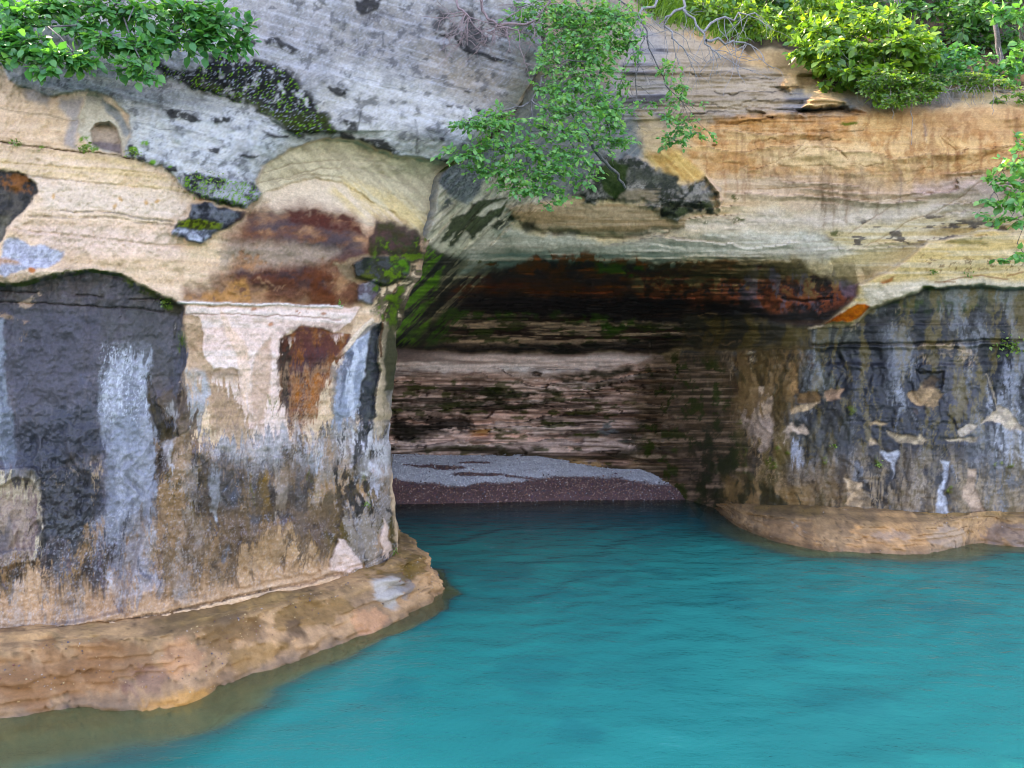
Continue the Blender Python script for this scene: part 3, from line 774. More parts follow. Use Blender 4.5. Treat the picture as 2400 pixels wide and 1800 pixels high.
A.paint(Q(4, (1430, 1300), (1540, 1300), (1560, 1500), (1520, 1659), (1430, 1659), (1420, 1450)), (80, 82, 96), a=0.9, soft=5, warp=7, wet=0.5)
A.paint(Q(4, (1360, 1300), (1430, 1290), (1420, 1480), (1400, 1640), (1350, 1560), (1350, 1420)), (186, 192, 200), a=0.9, soft=4, dh=0.03)
A.paint(Q(4, (1050, 1200), (1150, 1180), (1110, 1290), (1090, 1300)), (206, 198, 194), a=0.9, soft=3)
A.paint(Q(4, (1200, 1420), (1380, 1300), (1340, 1420), (1260, 1520), (1300, 1659), (1200, 1600)), (116, 100, 72), a=0.9, soft=4, dh=-0.04)
A.paint(Q(4, (1780, 1290), (1880, 1300), (1890, 1440), (1830, 1600), (1790, 1659), (1780, 1440)), (206, 188, 172), a=0.9, soft=5, dh=0.04)
A.paint(Q(4, (1690, 1400), (1740, 1390), (1760, 1600), (1700, 1659)), (150, 118, 76), a=0.8, soft=5)
A.paint(Q(4, (1980, 1160), (2100, 1130), (2090, 1300), (2000, 1340)), (200, 202, 212), a=0.9, soft=4, dh=0.03)
A.paint(Q(4, (2100, 1300), (2212, 1320), (2212, 1659), (2060, 1600)), (120, 100, 70), a=0.8, soft=8, tex='V', thr=0.3)
for x, y in ((1628, 1390), (1640, 1480), (2000, 1385), (2045, 1500), (1180, 515), (1765, 905)):
    A.spot(x / 2.765, 600 + y / 2.765, 6, 8, (106, 118, 30), a=0.9, tex='S', thr=0.36, warp=9, dh=0.03)
for x, y in ((15, 1190), (35, 1400), (55, 1500), (170, 1520), (140, 1420), (180, 1600)):
    A.spot(800 + x / 2.765, 600 + y / 2.765, 5, 11, (120, 122, 34), a=0.85, tex='S', thr=0.36, warp=9)
# lower panels (z7, z8)
A.paint(Q(7, (250, 0), (600, 0), (600, 150), (470, 170), (250, 140)), (66, 70, 76), a=0.9, soft=6, wet=0.9, col2=(46, 50, 54), mixtex='M')
A.paint(Q(7, (610, -60), (1000, -60), (1020, 120), (900, 160), (620, 170)), (150, 150, 162), a=0.85, soft=6, col2=(120, 118, 136), mixtex='V')
A.paint(Q(7, (770, 190), (950, 180), (1040, 290), (1050, 400), (1020, 520), (880, 560), (700, 520), (680, 300)), (158, 150, 164), a=0.9, soft=5, col2=(120, 114, 130), mixtex='M')
A.paint(Q(7, (660, 310), (850, 330), (840, 460), (800, 500), (700, 480)), (206, 204, 212), a=0.8, soft=8, tex='M', thr=0.4)
A.line(Q(7, (950, 180), (1030, 270), (1045, 360), (1020, 480), (1000, 540)), (196, 166, 138), 2.5, 0.6, dh=0.02, tex='M', thr=0.4)
A.paint(Q(7, (1040, -20), (1520, -20), (1530, 300), (1400, 480), (1200, 540), (1050, 420), (1060, 180)), (120, 104, 92), a=0.85, soft=8, col2=(150, 128, 106), mixtex='V')
A.paint(Q(7, (1560, 150), (1760, 90), (1900, 60), (2000, 110), (2050, 200), (2085, 380), (1700, 460), (1520, 490), (1530, 300)), (200, 164, 132), soft=4, col2=(208, 176, 146), mixtex='H', dh=0.03)
A.line(Q(7, (1900, 55), (2000, 110), (2060, 220), (2085, 380)), (206, 170, 130), 2.5, 0.7, dh=0.03)
A.paint(Q(7, (1400, 220), (1440, 170), (1480, 190), (1480, 270), (1440, 300)), (130, 126, 134), a=0.8, soft=4, dh=0.03)
A.paint(Q(7, (2090, 100), (2330, 80), (2330, 420), (2120, 400)), (98, 86, 56), a=0.85, soft=8, tex='V', thr=0.25)
A.paint(Q(7, (200, 300), (340, 310), (360, 540), (300, 600), (0, 560), (90, 440)), (206, 174, 146), a=0.85, soft=6)
A.paint(Q(7, (-300, 60), (80, 20), (60, 200), (-300, 240)), (92, 92, 112), a=0.7, soft=14)
A.paint(Q(7, (-600, 620), (0, 590), (600, 560), (1100, 560), (1500, 480), (2212, 330), (2212, 420), (1500, 560), (700, 690), (0, 800), (-600, 850)), (204, 172, 146), a=0.8, soft=8, col2=(220, 196, 176), mixtex='H')
for pts in (Q(7, (-300, 260), (0, 250), (250, 240), (520, 270), (760, 200), (960, 175)), Q(7, (1000, 150), (1300, 100), (1600, 60), (1800, 30)) + Q(8, (-300, -10), (0, -30), (300, -80))):
    A.line(pts, (82, 74, 80), 7, 0.7, warp=14, tex='F', thr=0.5)
    A.line(pts, (186, 180, 186), 8, 0.55, warp=14, tex='F', thr=0.74)
A.paint(Q(8, (-60, 0), (350, 0), (362, 200), (330, 260), (240, 350), (150, 380), (90, 340), (-60, 330)), (92, 80, 48), a=0.9, soft=6, col2=(120, 100, 66), mixtex='V')
A.paint(Q(8, (-60, 0), (350, 0), (362, 200), (240, 350), (90, 340)), (56, 52, 34), a=0.8, tex='V', thr=0.56, tw=0.06)
A.paint(Q(8, (-40, 170), (10, 190), (70, 270), (132, 372), (40, 395), (-60, 390)), (222, 200, 186), soft=2.5, dh=0.05)
A.paint(Q(8, (262, 50), (290, 80), (322, 180), (335, 255), (285, 285), (270, 180)), (216, 192, 176), soft=2.5, dh=0.04)
A.paint(Q(8, (225, 180), (250, 190), (240, 260), (228, 240)), (206, 184, 168), a=0.9, soft=2.5)
A.line(Q(7, (-600, 850), (0, 812), (450, 740), (900, 690), (1500, 560), (1900, 470), (2212, 400)) + Q(8, (90, 360), (160, 350), (250, 300), (340, 240)), (54, 56, 56), 3, 0.9, warp=5, tex='S', thr=0.25, dh=-0.05)
A.paint(lower, (60, 56, 62), a=0.75, tex='V', thr=0.66, tw=0.06)
A.paint(lower, (196, 182, 172), a=0.45, tex='W', thr=0.32, tw=-0.06)
A.paint(lower, (176, 142, 112), a=0.6, tex='B', thr=0.36, tw=-0.06)
A.paint(Q(7, (-600, 480), (600, 420), (1100, 420), (1550, 380), (2212, 250), (2212, 420), (1500, 560), (700, 690), (0, 800), (-600, 850)), (208, 174, 146), a=0.8, soft=26, warp=14, tex='W', thr=0.36, tw=0.12)
A.drip(Q(4, (-600, 1900), (0, 1600), (1000, 1300), (1350, 1200), (1900, 1160)) + Q(5, (0, 1130), (330, 1120), (330, 1700)) + Q(8, (400, 420), (-10, 500)) + Q(7, (2212, 340), (1000, 640), (0, 820), (-600, 860)), 80, 0.9, 30, 5.0)
A.paint(Q(4, (1330, 1115), (1900, 1092), (2330, 1085), (2330, 1250), (1800, 1280), (1400, 1220)), (202, 194, 188), a=0.6, soft=22, warp=14, tex='V', thr=0.42, tw=0.15)
A.line(Q(4, (1280, 1108), (1500, 1100), (1900, 1088), (2320, 1080)), (110, 100, 100), 3, 0.4, warp=12, tex='F', thr=0.5)
A.line(Q(4, (1280, 1116), (1500, 1108), (1900, 1096), (2320, 1088)), (206, 198, 194), 3, 0.4, warp=12, tex='F', thr=0.55)
A.drip(Q(4, (0, 500), (1200, 450), (1330, 950), (1050, 1250), (1000, 1700), (-300, 1700)), 80, 0.8, 20, 6.0, 3)
A.drip(Q(1, (1500, 1420), (2212, 1450)) + Q(5, (60, 60), (60, 300), (-300, 330)) + Q(4, (1400, 290), (1450, 0)), 14, 0.7, 14, 4.0, 5)
A.paint(Q(4, (1812, 700), (2212, 650), (2080, 900), (1960, 1020), (1850, 1020)), (196, 160, 134), a=0.55, soft=26, warp=14, tex='H', thr=0.48, tw=0.15)
A.paint(Q(4, (1830, 470), (2212, 480), (2200, 640), (1830, 640)), (120, 66, 48), a=0.6, soft=20, warp=16, tex='M', thr=0.5, tw=0.08)
A.drip(Q(4, (1780, 560), (2230, 520), (2230, 900), (1950, 1060), (1780, 1060)), 70, 0.9, 12, 4.0, 6)
A.paint(lower, (206, 204, 208), a=0.22, tex='F', thr=0.80, tw=0.05)
A.paint(Q(8, (-40, 170), (10, 190), (70, 270), (132, 372), (40, 395), (-60, 390)), (226, 202, 188), soft=2.5, warp=9, tex='M', thr=0.2)
A.paint(Q(8, (262, 50), (290, 80), (322, 180), (335, 255), (285, 285), (270, 180)), (220, 194, 178), soft=2.5, warp=8)
A.paint(Q(5, (-60, 1100), (330, 1080), (340, 1700), (-60, 1700)), (44, 44, 40), a=0.85, tex='V', thr=0.60, tw=0.05)
A.paint(Q(5, (60, 1080), (300, 1080), (310, 1420), (100, 1420)), (216, 210, 206), a=0.8, soft=12, tex='V', thr=0.40, tw=-0.05)
A.paint(Q(5, (-200, 1250), (330, 1250), (340, 1700), (-200, 1700)), (104, 90, 68), a=0.75, soft=14, tex='W', thr=0.46, tw=0.10)
A.paint(Q(4, (1050, 1250), (2212, 1330), (2212, 1700), (1050, 1700)), (104, 90, 76), a=0.6, soft=24, tex='W', thr=0.52, tw=0.10)
A.paint(Q(7, (1050, 0), (2212, -60), (2212, 300), (1100, 480)), (140, 114, 90), a=0.5, soft=24, tex='B', thr=0.45, tw=0.12)
A.drip([(430, 880), (680, 900), (900, 930), (905, 1080), (640, 1090), (440, 1080)], 90, 0.85, 26, 5.0, 21)
fun = [(900, 540), (1000, 560), (985, 640), (950, 710), (935, 780), (895, 760), (868, 690), (880, 620)]
A.paint(fun, (60, 60, 38), a=0.85, soft=12, warp=16, tex='M', thr=0.38, tw=0.08)
A.paint(fun, (98, 120, 34), a=0.85, soft=10, warp=16, tex='M', thr=0.62, tw=0.06)
A.paint([(880, 760), (945, 760), (935, 1000), (915, 1000)], (70, 68, 44), a=0.6, soft=14, tex='V', thr=0.45, tw=0.1)
# rim next to the vault: grey green
A.H += (A.N['B'] - 0.5) * 0.05

# ============================================================ stone colours of cave and right face
base_colour(B, (222, 198, 164), (204, 176, 142))
B.H += (B.N['H'] - 0.5) * 0.018 + (B.N['M'] - 0.5) * 0.022 + (B.N['B'] - 0.5) * 0.05
# -- top: sandy slope and grey bedded stone
B.paint(Q(2, (1100, -300), (2212, -300), (2600, 0), (2700, 300), (2400, 700), (2100, 820), (1700, 760), (1200, 900), (1000, 840)), (150, 138, 124), soft=20, col2=(176, 158, 132), mixtex='E')
slab = Q(3, (-300, 150), (0, 230), (400, 400), (700, 500), (850, 620), (1100, 620), (1250, 730), (900, 745), (500, 790), (200, 800), (-100, 760), (-500, 640))
B.paint(slab, (172, 162, 150), soft=8, warp=10, col2=(138, 134, 132), mixtex='K')
B.paint(slab, (72, 66, 64), a=0.75, tex='K', thr=0.70, tw=0.06, dh=0)
B.paint(slab, (196, 170, 136), a=0.5, tex='G', thr=0.55, tw=0.15)
B.H += np.where(np.abs(B.U - 1720) < 260, 1, 0) * sstep(120, 170, B.V) * (1 - sstep(280, 300, B.V)) * (B.N['K'] - 0.5) * 0.20
B.paint(Q(3, (-300, -300), (2950, -300), (2950, 640), (2000, 560), (1650, 560), (1560, 680), (1350, 680), (1200, 570), (900, 540), (800, 340), (550, 330), (400, 350), (150, 200), (-100, 0)), (64, 52, 38), soft=8, warp=12, col2=(96, 80, 58), mixtex='M')
B.paint(Q(3, (150, 180), (420, 340), (800, 330), (900, 540), (750, 560), (650, 480), (380, 390), (0, 230)), (206, 172, 134), a=0.95, soft=8, col2=(182, 150, 116), mixtex='M')
B.paint(Q(3, (780, 680), (850, 600), (980, 600), (1080, 650), (1000, 690), (860, 690)), (196, 166, 130), soft=4, dh=0.35, ds=9)
B.paint(Q(3, (630, 560), (660, 500), (740, 500), (760, 560), (700, 600)), (198, 168, 132), soft=4, dh=0.3, ds=9)
B.paint(Q(3, (740, 700), (860, 690), (1080, 690), (1180, 740), (1000, 720), (800, 725)), (70, 52, 44), a=0.8, soft=7, dh=-0.25, ds=8)
B.paint(Q(3, (1050, 590), (1350, 680), (1560, 690), (1650, 560), (1800, 580), (1790, 660), (1650, 700), (1500, 740), (1200, 740), (1100, 670)), (156, 146, 136), a=0.9, soft=6, col2=(176, 160, 142), mixtex='E')
# -- orange, ochre and pink wall
wall = Q(3, (60, 800), (200, 800), (900, 735), (1500, 730), (2950, 660), (2950, 1130), (1500, 1180), (900, 1150), (200, 1150), (0, 1080))
B.paint(wall, (216, 180, 142), soft=24, warp=18, col2=(204, 158, 118), mixtex='B')
B.paint(wall, (226, 190, 146), a=0.6, soft=20, tex='K', thr=0.55, tw=0.12)
B.paint(wall, (186, 134, 96), a=0.5, soft=20, tex='M', thr=0.62, tw=0.08)
B.paint(Q(3, (1300, 720), (2950, 650), (2950, 960), (1700, 860), (1300, 800)), (184, 140, 106), a=0.75, soft=20, col2=(206, 168, 130), mixtex='M')
B.paint(Q(3, (200, 760), (900, 740), (1200, 730), (1100, 790), (500, 830), (150, 840)), (206, 150, 106), a=0.8, soft=10, tex='K', thr=0.35, tw=0.2)
B.paint(Q(3, (500, 1000), (780, 920), (1200, 930), (1300, 1060), (900, 1080), (560, 1060)), (228, 198, 160), a=0.7, soft=12)
B.paint(Q(3, (180, 1150), (900, 1130), (1500, 1150), (2950, 1080), (2950, 1290), (1500, 1300), (900, 1340), (260, 1300)), (214, 186, 162), a=0.8, soft=28, warp=16, col2=(198, 166, 138), mixtex='K')
B.paint(Q(3, (-400, 1420), (300, 1400), (900, 1340), (1500, 1290), (2950, 1280), (2950, 1420), (1700, 1420), (1100, 1480), (500, 1500), (-300, 1520)), (208, 194, 178), a=0.75, soft=30, warp=16, col2=(220, 204, 188), mixtex='E')
B.paint(Q(3, (1500, 1180), (2950, 1150), (2950, 1260), (1500, 1270)), (214, 186, 172), a=0.7, soft=12)
B.paint(Q(3, (900, 1500), (1500, 1420), (2950, 1400), (2950, 1800), (1500, 1800), (900, 1700)), (206, 184, 146), a=0.85, soft=14, col2=(222, 206, 180), mixtex='K')
for pts, c, w, a_ in ((Q(3, (60, 740), (300, 700), (600, 720), (900, 690)), (60, 46, 38), 3, .9), (Q(3, (150, 800), (500, 790), (900, 745), (1150, 745)), (96, 62, 44), 3, .85), (Q(3, (380, 850), (700, 860), (1180, 845)), (92, 84, 50), 2.5, .8), (Q(3, (450, 910), (780, 920), (1000, 905)), (84, 78, 50), 2.5, .8), (Q(3, (200, 600), (600, 590), (750, 560)), (50, 46, 44), 3, .9), (Q(3, (0, 690), (350, 680), (620, 650)), (50, 46, 44), 3, .9), (Q(3, (0, 480), (300, 470), (600, 520)), (80, 76, 74), 2.5, .8)):
    B.line(pts, c, w * 0.6, a_ * 0.8, warp=10, dh=-0.035, tex='K', thr=0.42)
B.spot(1600 + 1090 / 2.765, 797 / 2.765, 22, 5, (96, 112, 30), a=0.9, tex='S', thr=0.3)
# vertical drip stains
for x, y0, y1, w, c in ((270, 850, 1280, 2.5, (160, 112, 86)), (345, 840, 1300, 3, (150, 106, 84)), (385, 850, 1280, 3, (150, 106, 84)), (405, 900, 1320, 3.5, (156, 116, 92)), (430, 1000, 1280, 2, (150, 106, 84)), (520, 900, 1080, 3, (180, 140, 106)), (900, 830, 1370, 8, (150, 122, 96)), (955, 850, 1330, 6, (156, 128, 100)), (915, 1130, 1480, 7, (146, 122, 100)), (980, 1160, 1480, 5, (150, 126, 102)), (1065, 1090, 1450, 8, (158, 130, 106)), (1160, 1060, 1300, 9, (176, 148, 122)), (1410, 1080, 1380, 6, (150, 132, 118)), (1340, 900, 1220, 5, (182, 142, 106)), (1480, 840, 1040, 5, (170, 122, 92)), (1568, 770, 920, 5, (112, 106, 122)), (1610, 850, 1140, 7, (160, 118, 92)), (1715, 950, 1165, 6, (150, 108, 84)), (1780, 960, 1110, 5, (164, 112, 82)), (1940, 850, 1110, 9, (166, 116, 86)), (2030, 860, 1010, 6, (176, 126, 92)), (2150, 700, 1000, 10, (150, 116, 88))):
    B.paint(Q(3, (x - w * 1.2, y0), (x + w, y0 + 20), (x + w * 1.8, (y0 + y1) / 2), (x + w, y1), (x - w, y1 - 25), (x - w * 1.3, (y0 + y1) / 2)), c, a=0.68, soft=5, warp=6, tex='S', thr=0.22, tw=0.2)
B.paint(wall, (150, 106, 80), a=0.35, tex='V', thr=0.60, tw=0.08)
B.paint(Q(3, (600, 1120), (1400, 1150), (1300, 1400), (700, 1380)), (140, 116, 96), a=0.45, soft=30, tex='V', thr=0.5, tw=0.12)
# diagonal joints
for l in ([(1080, 1510), (1350, 1340)], [(1170, 1610), (1450, 1440), (1640, 1380), (1830, 1260), (2212, 950), (2400, 800)], [(1450, 1190), (1560, 1090), (1620, 1080)], [(1740, 1120), (2130, 940)], [(980, 950), (1080, 1030)], [(800, 1060), (880, 1075), (980, 1075), (1020, 1130)], [(1680, 790), (1740, 830), (1690, 880), (1790, 960), (1860, 975)], [(480, 1225), (660, 1225)]):
    B.line(Q(3, *l), (150, 112, 80), 0.8, 0.6, warp=4, dh=-0.02)
up_m = sstep(150, 200, B.V) * (1 - sstep(560, 600, B.V)) * sstep(1480, 1560, B.U)
tu = B.V / 24.0 + 2.6 * (fbm(B.U / 300, B.V / 70, 27, 3) - 0.5) + 0.5 * (fbm(B.U / 40, B.V / 14, 29, 3) - 0.5)
fu = tu - np.floor(tu)
lu = sstep(0.45, 0.75, vn(np.floor(tu) * 6.7 + 0.5, B.U / 150, 33))
B.H += up_m * lu * (1 - fu) * 0.10
seam_u = (up_m * lu * (1 - sstep(0.0, 0.12, fu)) * 0.55)[..., None]
B.C[...] = B.C * (1 - seam_u) + alb(104, 76, 54) * seam_u
for l in ([(700, 1010), (820, 960), (1000, 960), (1080, 1020)], [(1100, 1050), (1180, 1075), (1300, 1060)], [(1660, 880), (1700, 930), (1790, 965)], [(560, 1060), (700, 1000), (780, 930)], [(1300, 1290), (1500, 1250), (1640, 1240)]):
    B.line(Q(3, *l), (132, 98, 70), 1.0, 0.6, warp=8, dh=-0.03)
B.paint(Q(3, (560, 1060), (700, 1000), (780, 930), (1000, 960), (1080, 1020), (1180, 1075), (900, 1080), (700, 1070)), (228, 196, 156), a=0.55, soft=8, warp=12, tex='E', thr=0.38, tw=0.12, dh=0.03, ds=6)
# dark spatter along the bottom of the pale band
B.paint(Q(3, (1060, 1440), (1400, 1400), (2212, 1430), (2400, 1450), (2400, 1620), (1600, 1600), (1060, 1620)), (72, 66, 70), a=0.8, soft=10, warp=16, tex='T', thr=0.66, tw=0.05)
B.paint(Q(2, (1300, 1480), (2212, 1530)) + Q(3, (900, 1500), (1100, 1560), (900, 1680), (0, 1700)) + Q(2, (1400, 1640)), (96, 66, 50), a=0.8, soft=10, warp=14, tex='T', thr=0.66, tw=0.05)
for x, y in ((1010, 1500), (830, 1610), (660, 1640), (180, 1440), (370, 1415), (340, 1285)):
    B.spot(1600 + x / 2.765, y / 2.765, 14, 7, (70, 84, 24), a=0.8, tex='M', thr=0.42, warp=10)
# -- rib and vault shoulder (left), hidden behind the hanging tree
B.paint(Q(2, (300, 900), (780, 1010), (1000, 840), (1250, 520), (1600, 500), (1900, 700), (1950, 1000), (1700, 1250), (1250, 1300), (900, 1500), (500, 1750), (300, 1700)), (124, 126, 122), soft=12, warp=10, col2=(150, 146, 136), mixtex='D')
def R(*pts):
    return [(797 + x / 2.36, 281 + y / 2.36) for x, y in pts]


B.paint(R((420, 900), (500, 600), (560, 300), (700, 150), (900, 200), (1100, 420), (900, 640), (700, 760), (560, 900)), (216, 204, 180), a=0.95, soft=14, warp=10, col2=(194, 184, 164), mixtex='D')
B.paint(R((420, 900), (560, 300), (700, 150), (900, 200), (1100, 420), (900, 640), (560, 900)), (150, 140, 118), a=0.6, soft=14, tex='D', thr=0.62, tw=0.06)
ribm = sstep(-20, 30, B.sdist(R((420, 900), (560, 300), (700, 150), (1000, 200), (1200, 420), (900, 680), (560, 900)), 4, (slice(None), slice(None))))
B.H += ribm * (B.N['D'] - 0.5) * 0.16
B.paint(R((545, 350), (640, 230), (760, 150), (900, 160), (880, 260), (800, 340), (770, 410), (700, 460), (630, 450), (590, 400)), (116, 122, 122), a=0.9, soft=5, warp=8, col2=(144, 146, 140), mixtex='M')
B.paint(R((545, 350), (640, 230), (760, 150), (900, 160), (770, 410), (640, 440)), (62, 66, 66), a=0.6, soft=5, tex='F', thr=0.62, tw=0.08)
B.paint(R((530, 520), (600, 430), (625, 470), (560, 510)), (84, 90, 92), a=0.85, soft=4, tex='F', thr=0.3, tw=0.15)
B.paint(R((630, 540), (740, 450), (935, 425), (930, 500), (880, 540), (790, 600), (730, 650), (695, 600), (640, 690), (605, 690), (640, 610), (590, 655), (555, 665), (610, 570)), (54, 62, 38), a=0.95, soft=3, warp=11, col2=(80, 88, 60), mixtex='D', tex='D', thr=0.22, tw=0.06, dh=0.04)
B.paint(R((750, 525), (830, 475), (930, 432), (905, 475), (800, 530)), (214, 202, 180), soft=3, warp=6)
B.paint(R((830, 590), (900, 550), (1020, 485), (1000, 530), (940, 575), (880, 615)), (52, 60, 36), a=0.95, soft=3, warp=9, tex='D', thr=0.24, dh=0.03)
B.paint(R((480, 900), (540, 700), (700, 660), (640, 800), (560, 900)), (70, 70, 50), a=0.75, soft=12, tex='D', thr=0.52, tw=0.06)
B.line(Q(2, (660, 1110), (720, 1060), (790, 1010)), (74, 92, 30), 7, 0.9, warp=6)
B.paint(Q(2, (1080, 1330), (1300, 1300), (1700, 1330), (2100, 1320), (2250, 1400), (2212, 1480), (1900, 1500), (1500, 1510), (1250, 1480), (1150, 1430)), (166, 138, 108), a=0.95, soft=7, col2=(190, 164, 136), mixtex='J', dh=0.07, ds=12)
B.paint(Q(2, (1150, 1430), (1250, 1470), (1500, 1515), (1900, 1505), (2200, 1470), (2100, 1530), (1600, 1540), (1300, 1510)), (96, 72, 54), a=0.6, soft=7, tex='J', thr=0.45, dh=-0.04, ds=8)
B.paint(Q(2, (1160, 1440), (1240, 1420), (1270, 1470), (1200, 1500)), (66, 62, 46), a=0.9, soft=6)
# hanging block and its moss
B.paint(Q(2, (1480, 1200), (1650, 1120), (1700, 1020), (1900, 1050), (2150, 1060)) + Q(3, (0, 1210), (150, 1140), (215, 1250), (230, 1350), (0, 1360), (-60, 1400)) + Q(2, (2050, 1390), (2050, 1320), (1780, 1310), (1560, 1340)), (108, 104, 98), soft=6, warp=22, col2=(146, 138, 126), mixtex='M', dh=0.14, ds=14)
hblk = Q(2, (1480, 1200), (1650, 1120), (1700, 1020), (1900, 1050), (2150, 1060)) + Q(3, (0, 1210), (150, 1140), (215, 1250), (230, 1350), (0, 1360), (-60, 1400)) + Q(2, (2050, 1390), (2050, 1320), (1780, 1310), (1560, 1340))
B.paint(hblk, (160, 152, 140), a=0.7, soft=7, warp=22, tex='M', thr=0.58, tw=0.06)
B.paint(hblk, (52, 58, 36), a=0.8, soft=8, warp=22, tex='M', thr=0.40, tw=-0.06)
B.paint(hblk, (52, 52, 50), a=0.5, soft=8, warp=22, tex='F', thr=0.66, tw=0.08)
B.paint(Q(2, (1650, 1120), (1750, 1020), (1850, 1090), (1830, 1240), (1760, 1310), (1690, 1240)), (40, 60, 14), a=0.95, soft=5, col2=(56, 74, 20), mixtex='M')
B.paint(Q(2, (1850, 1100), (2100, 1100), (2212, 1180), (2212, 1240), (2000, 1180), (1850, 1180)), (50, 60, 32), a=0.75, soft=10, tex='M', thr=0.4)
B.paint(Q(2, (2040, 1310), (2212, 1280)) + Q(3, (100, 1300), (220, 1300), (235, 1355), (120, 1350), (0, 1365)) + Q(2, (2100, 1400), (2040, 1380)), (36, 40, 26), a=0.9, soft=7, warp=22, col2=(60, 72, 30), mixtex='M', dh=-0.03)
B.paint(Q(2, (1760, 1310), (1850, 1220), (2050, 1220), (2040, 1300), (1780, 1320)), (156, 138, 116), a=0.85, soft=6, tex='K', thr=0.3)
B.paint(Q(3, (-250, 1000), (-50, 990), (80, 1060), (160, 1140), (60, 1190), (-60, 1130), (-200, 1060)), (220, 186, 134), a=0.9, soft=9, warp=12, col2=(200, 160, 110), mixtex='E', dh=0.04, ds=8)
B.paint(Q(2, (1950, 980), (2100, 940), (2212, 980), (2212, 1150), (2080, 1070)), (216, 182, 130), a=0.8, soft=12, warp=12, col2=(190, 150, 104), mixtex='E')
B.paint(Q(3, (150, 1140), (185, 1150), (260, 1290), (240, 1350), (225, 1260)), (220, 186, 158), a=0.9, soft=4, dh=0.2)
# -- the pale vault band
B.paint(Q(2, (700, 1700), (900, 1560), (1100, 1450), (1300, 1520), (1700, 1560), (2212, 1540)) + Q(3, (300, 1500), (900, 1500), (1100, 1640), (900, 1680)) + Q(6, (700, 30), (0, 10)) + Q(5, (2212, 40), (1500, 20), (1200, 120), (900, 110), (700, 150)), (218, 208, 190), a=0.95, soft=14, warp=12, col2=(200, 188, 170), mixtex='K')
# -- rust band and black soffit
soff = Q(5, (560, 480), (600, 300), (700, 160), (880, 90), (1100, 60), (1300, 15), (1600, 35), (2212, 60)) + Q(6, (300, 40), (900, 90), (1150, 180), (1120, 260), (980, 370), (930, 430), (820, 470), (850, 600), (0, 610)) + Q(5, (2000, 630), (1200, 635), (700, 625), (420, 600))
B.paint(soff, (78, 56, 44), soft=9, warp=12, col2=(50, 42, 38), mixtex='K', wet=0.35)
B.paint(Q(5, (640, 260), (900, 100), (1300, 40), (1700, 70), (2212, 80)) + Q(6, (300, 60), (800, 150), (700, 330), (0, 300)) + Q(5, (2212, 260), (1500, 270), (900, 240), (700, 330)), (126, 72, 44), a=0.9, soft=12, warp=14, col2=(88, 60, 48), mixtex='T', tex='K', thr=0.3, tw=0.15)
B.paint(Q(5, (900, 150), (1300, 170), (1900, 230), (1800, 270), (1300, 240), (950, 220)), (142, 74, 50), a=0.8, soft=10, tex='T', thr=0.4)
B.paint(Q(6, (150, 220), (600, 180), (900, 200), (1140, 190), (1100, 270), (900, 330), (500, 310), (200, 290)), (120, 66, 58), a=0.75, soft=14, warp=10, col2=(84, 70, 72), mixtex='T', tex='M', thr=0.3)
B.paint(Q(6, (600, 60), (900, 20), (1280, 90), (1140, 190), (900, 180), (640, 150)), (138, 122, 92), a=0.8, soft=14, tex='V', thr=0.35, tw=0.2)
B.paint(Q(6, (0, 30), (600, 20), (700, 130), (300, 180), (0, 160)), (112, 92, 62), a=0.75, soft=12, tex='T', thr=0.42, tw=0.12)
B.paint(Q(6, (-300, 150), (300, 160), (700, 150), (1140, 190), (1100, 270), (900, 330), (600, 330), (100, 330), (-300, 300)), (160, 92, 70), a=0.85, soft=14, warp=14, tex='M', thr=0.46, tw=0.07)
B.paint(Q(6, (-300, 60), (700, 40), (1100, 160), (900, 240), (-300, 220)), (150, 128, 96), a=0.75, soft=14, warp=14, tex='M', thr=0.56, tw=0.06)
B.paint(Q(6, (300, 100), (900, 60), (1100, 180), (900, 330), (400, 330)), (112, 104, 112), a=0.7, soft=14, warp=14, tex='V', thr=0.58, tw=0.06)
B.paint(Q(6, (1030, 210), (1140, 190), (1120, 260), (1050, 270)), (150, 122, 130), a=0.8, soft=5)
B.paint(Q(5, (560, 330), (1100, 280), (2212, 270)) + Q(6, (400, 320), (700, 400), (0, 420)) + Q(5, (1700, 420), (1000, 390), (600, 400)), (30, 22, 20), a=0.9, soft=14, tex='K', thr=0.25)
for l in ([(1500, 60), (1700, 70), (2000, 110)], [(900, 20), (1000, 40)], [(1650, 410), (1900, 450), (2100, 480)]):
    B.line(Q(5, *l), (84, 100, 30), 7, 0.8, warp=12, tex='M', thr=0.45)
# cream and moss ceiling streaks
ceil_s = Q(5, (520, 560), (640, 480), (760, 385), (1200, 395), (1700, 410), (2212, 470)) + Q(6, (250, 540), (0, 580)) + Q(5, (2000, 610), (1300, 625), (700, 615))
B.paint(ceil_s, (198, 172, 150), a=0.95, soft=8, warp=10, tex='K', thr=0.47, tw=0.06)
B.paint(ceil_s, (64, 78, 26), a=0.85, warp=10, tex='T', thr=0.60, tw=0.06)
B.paint(Q(5, (420, 600), (700, 570), (1300, 560), (2212, 520), (2212, 620), (1200, 632), (700, 622)), (28, 22, 18), a=0.92, soft=9, tex='K', thr=0.2)
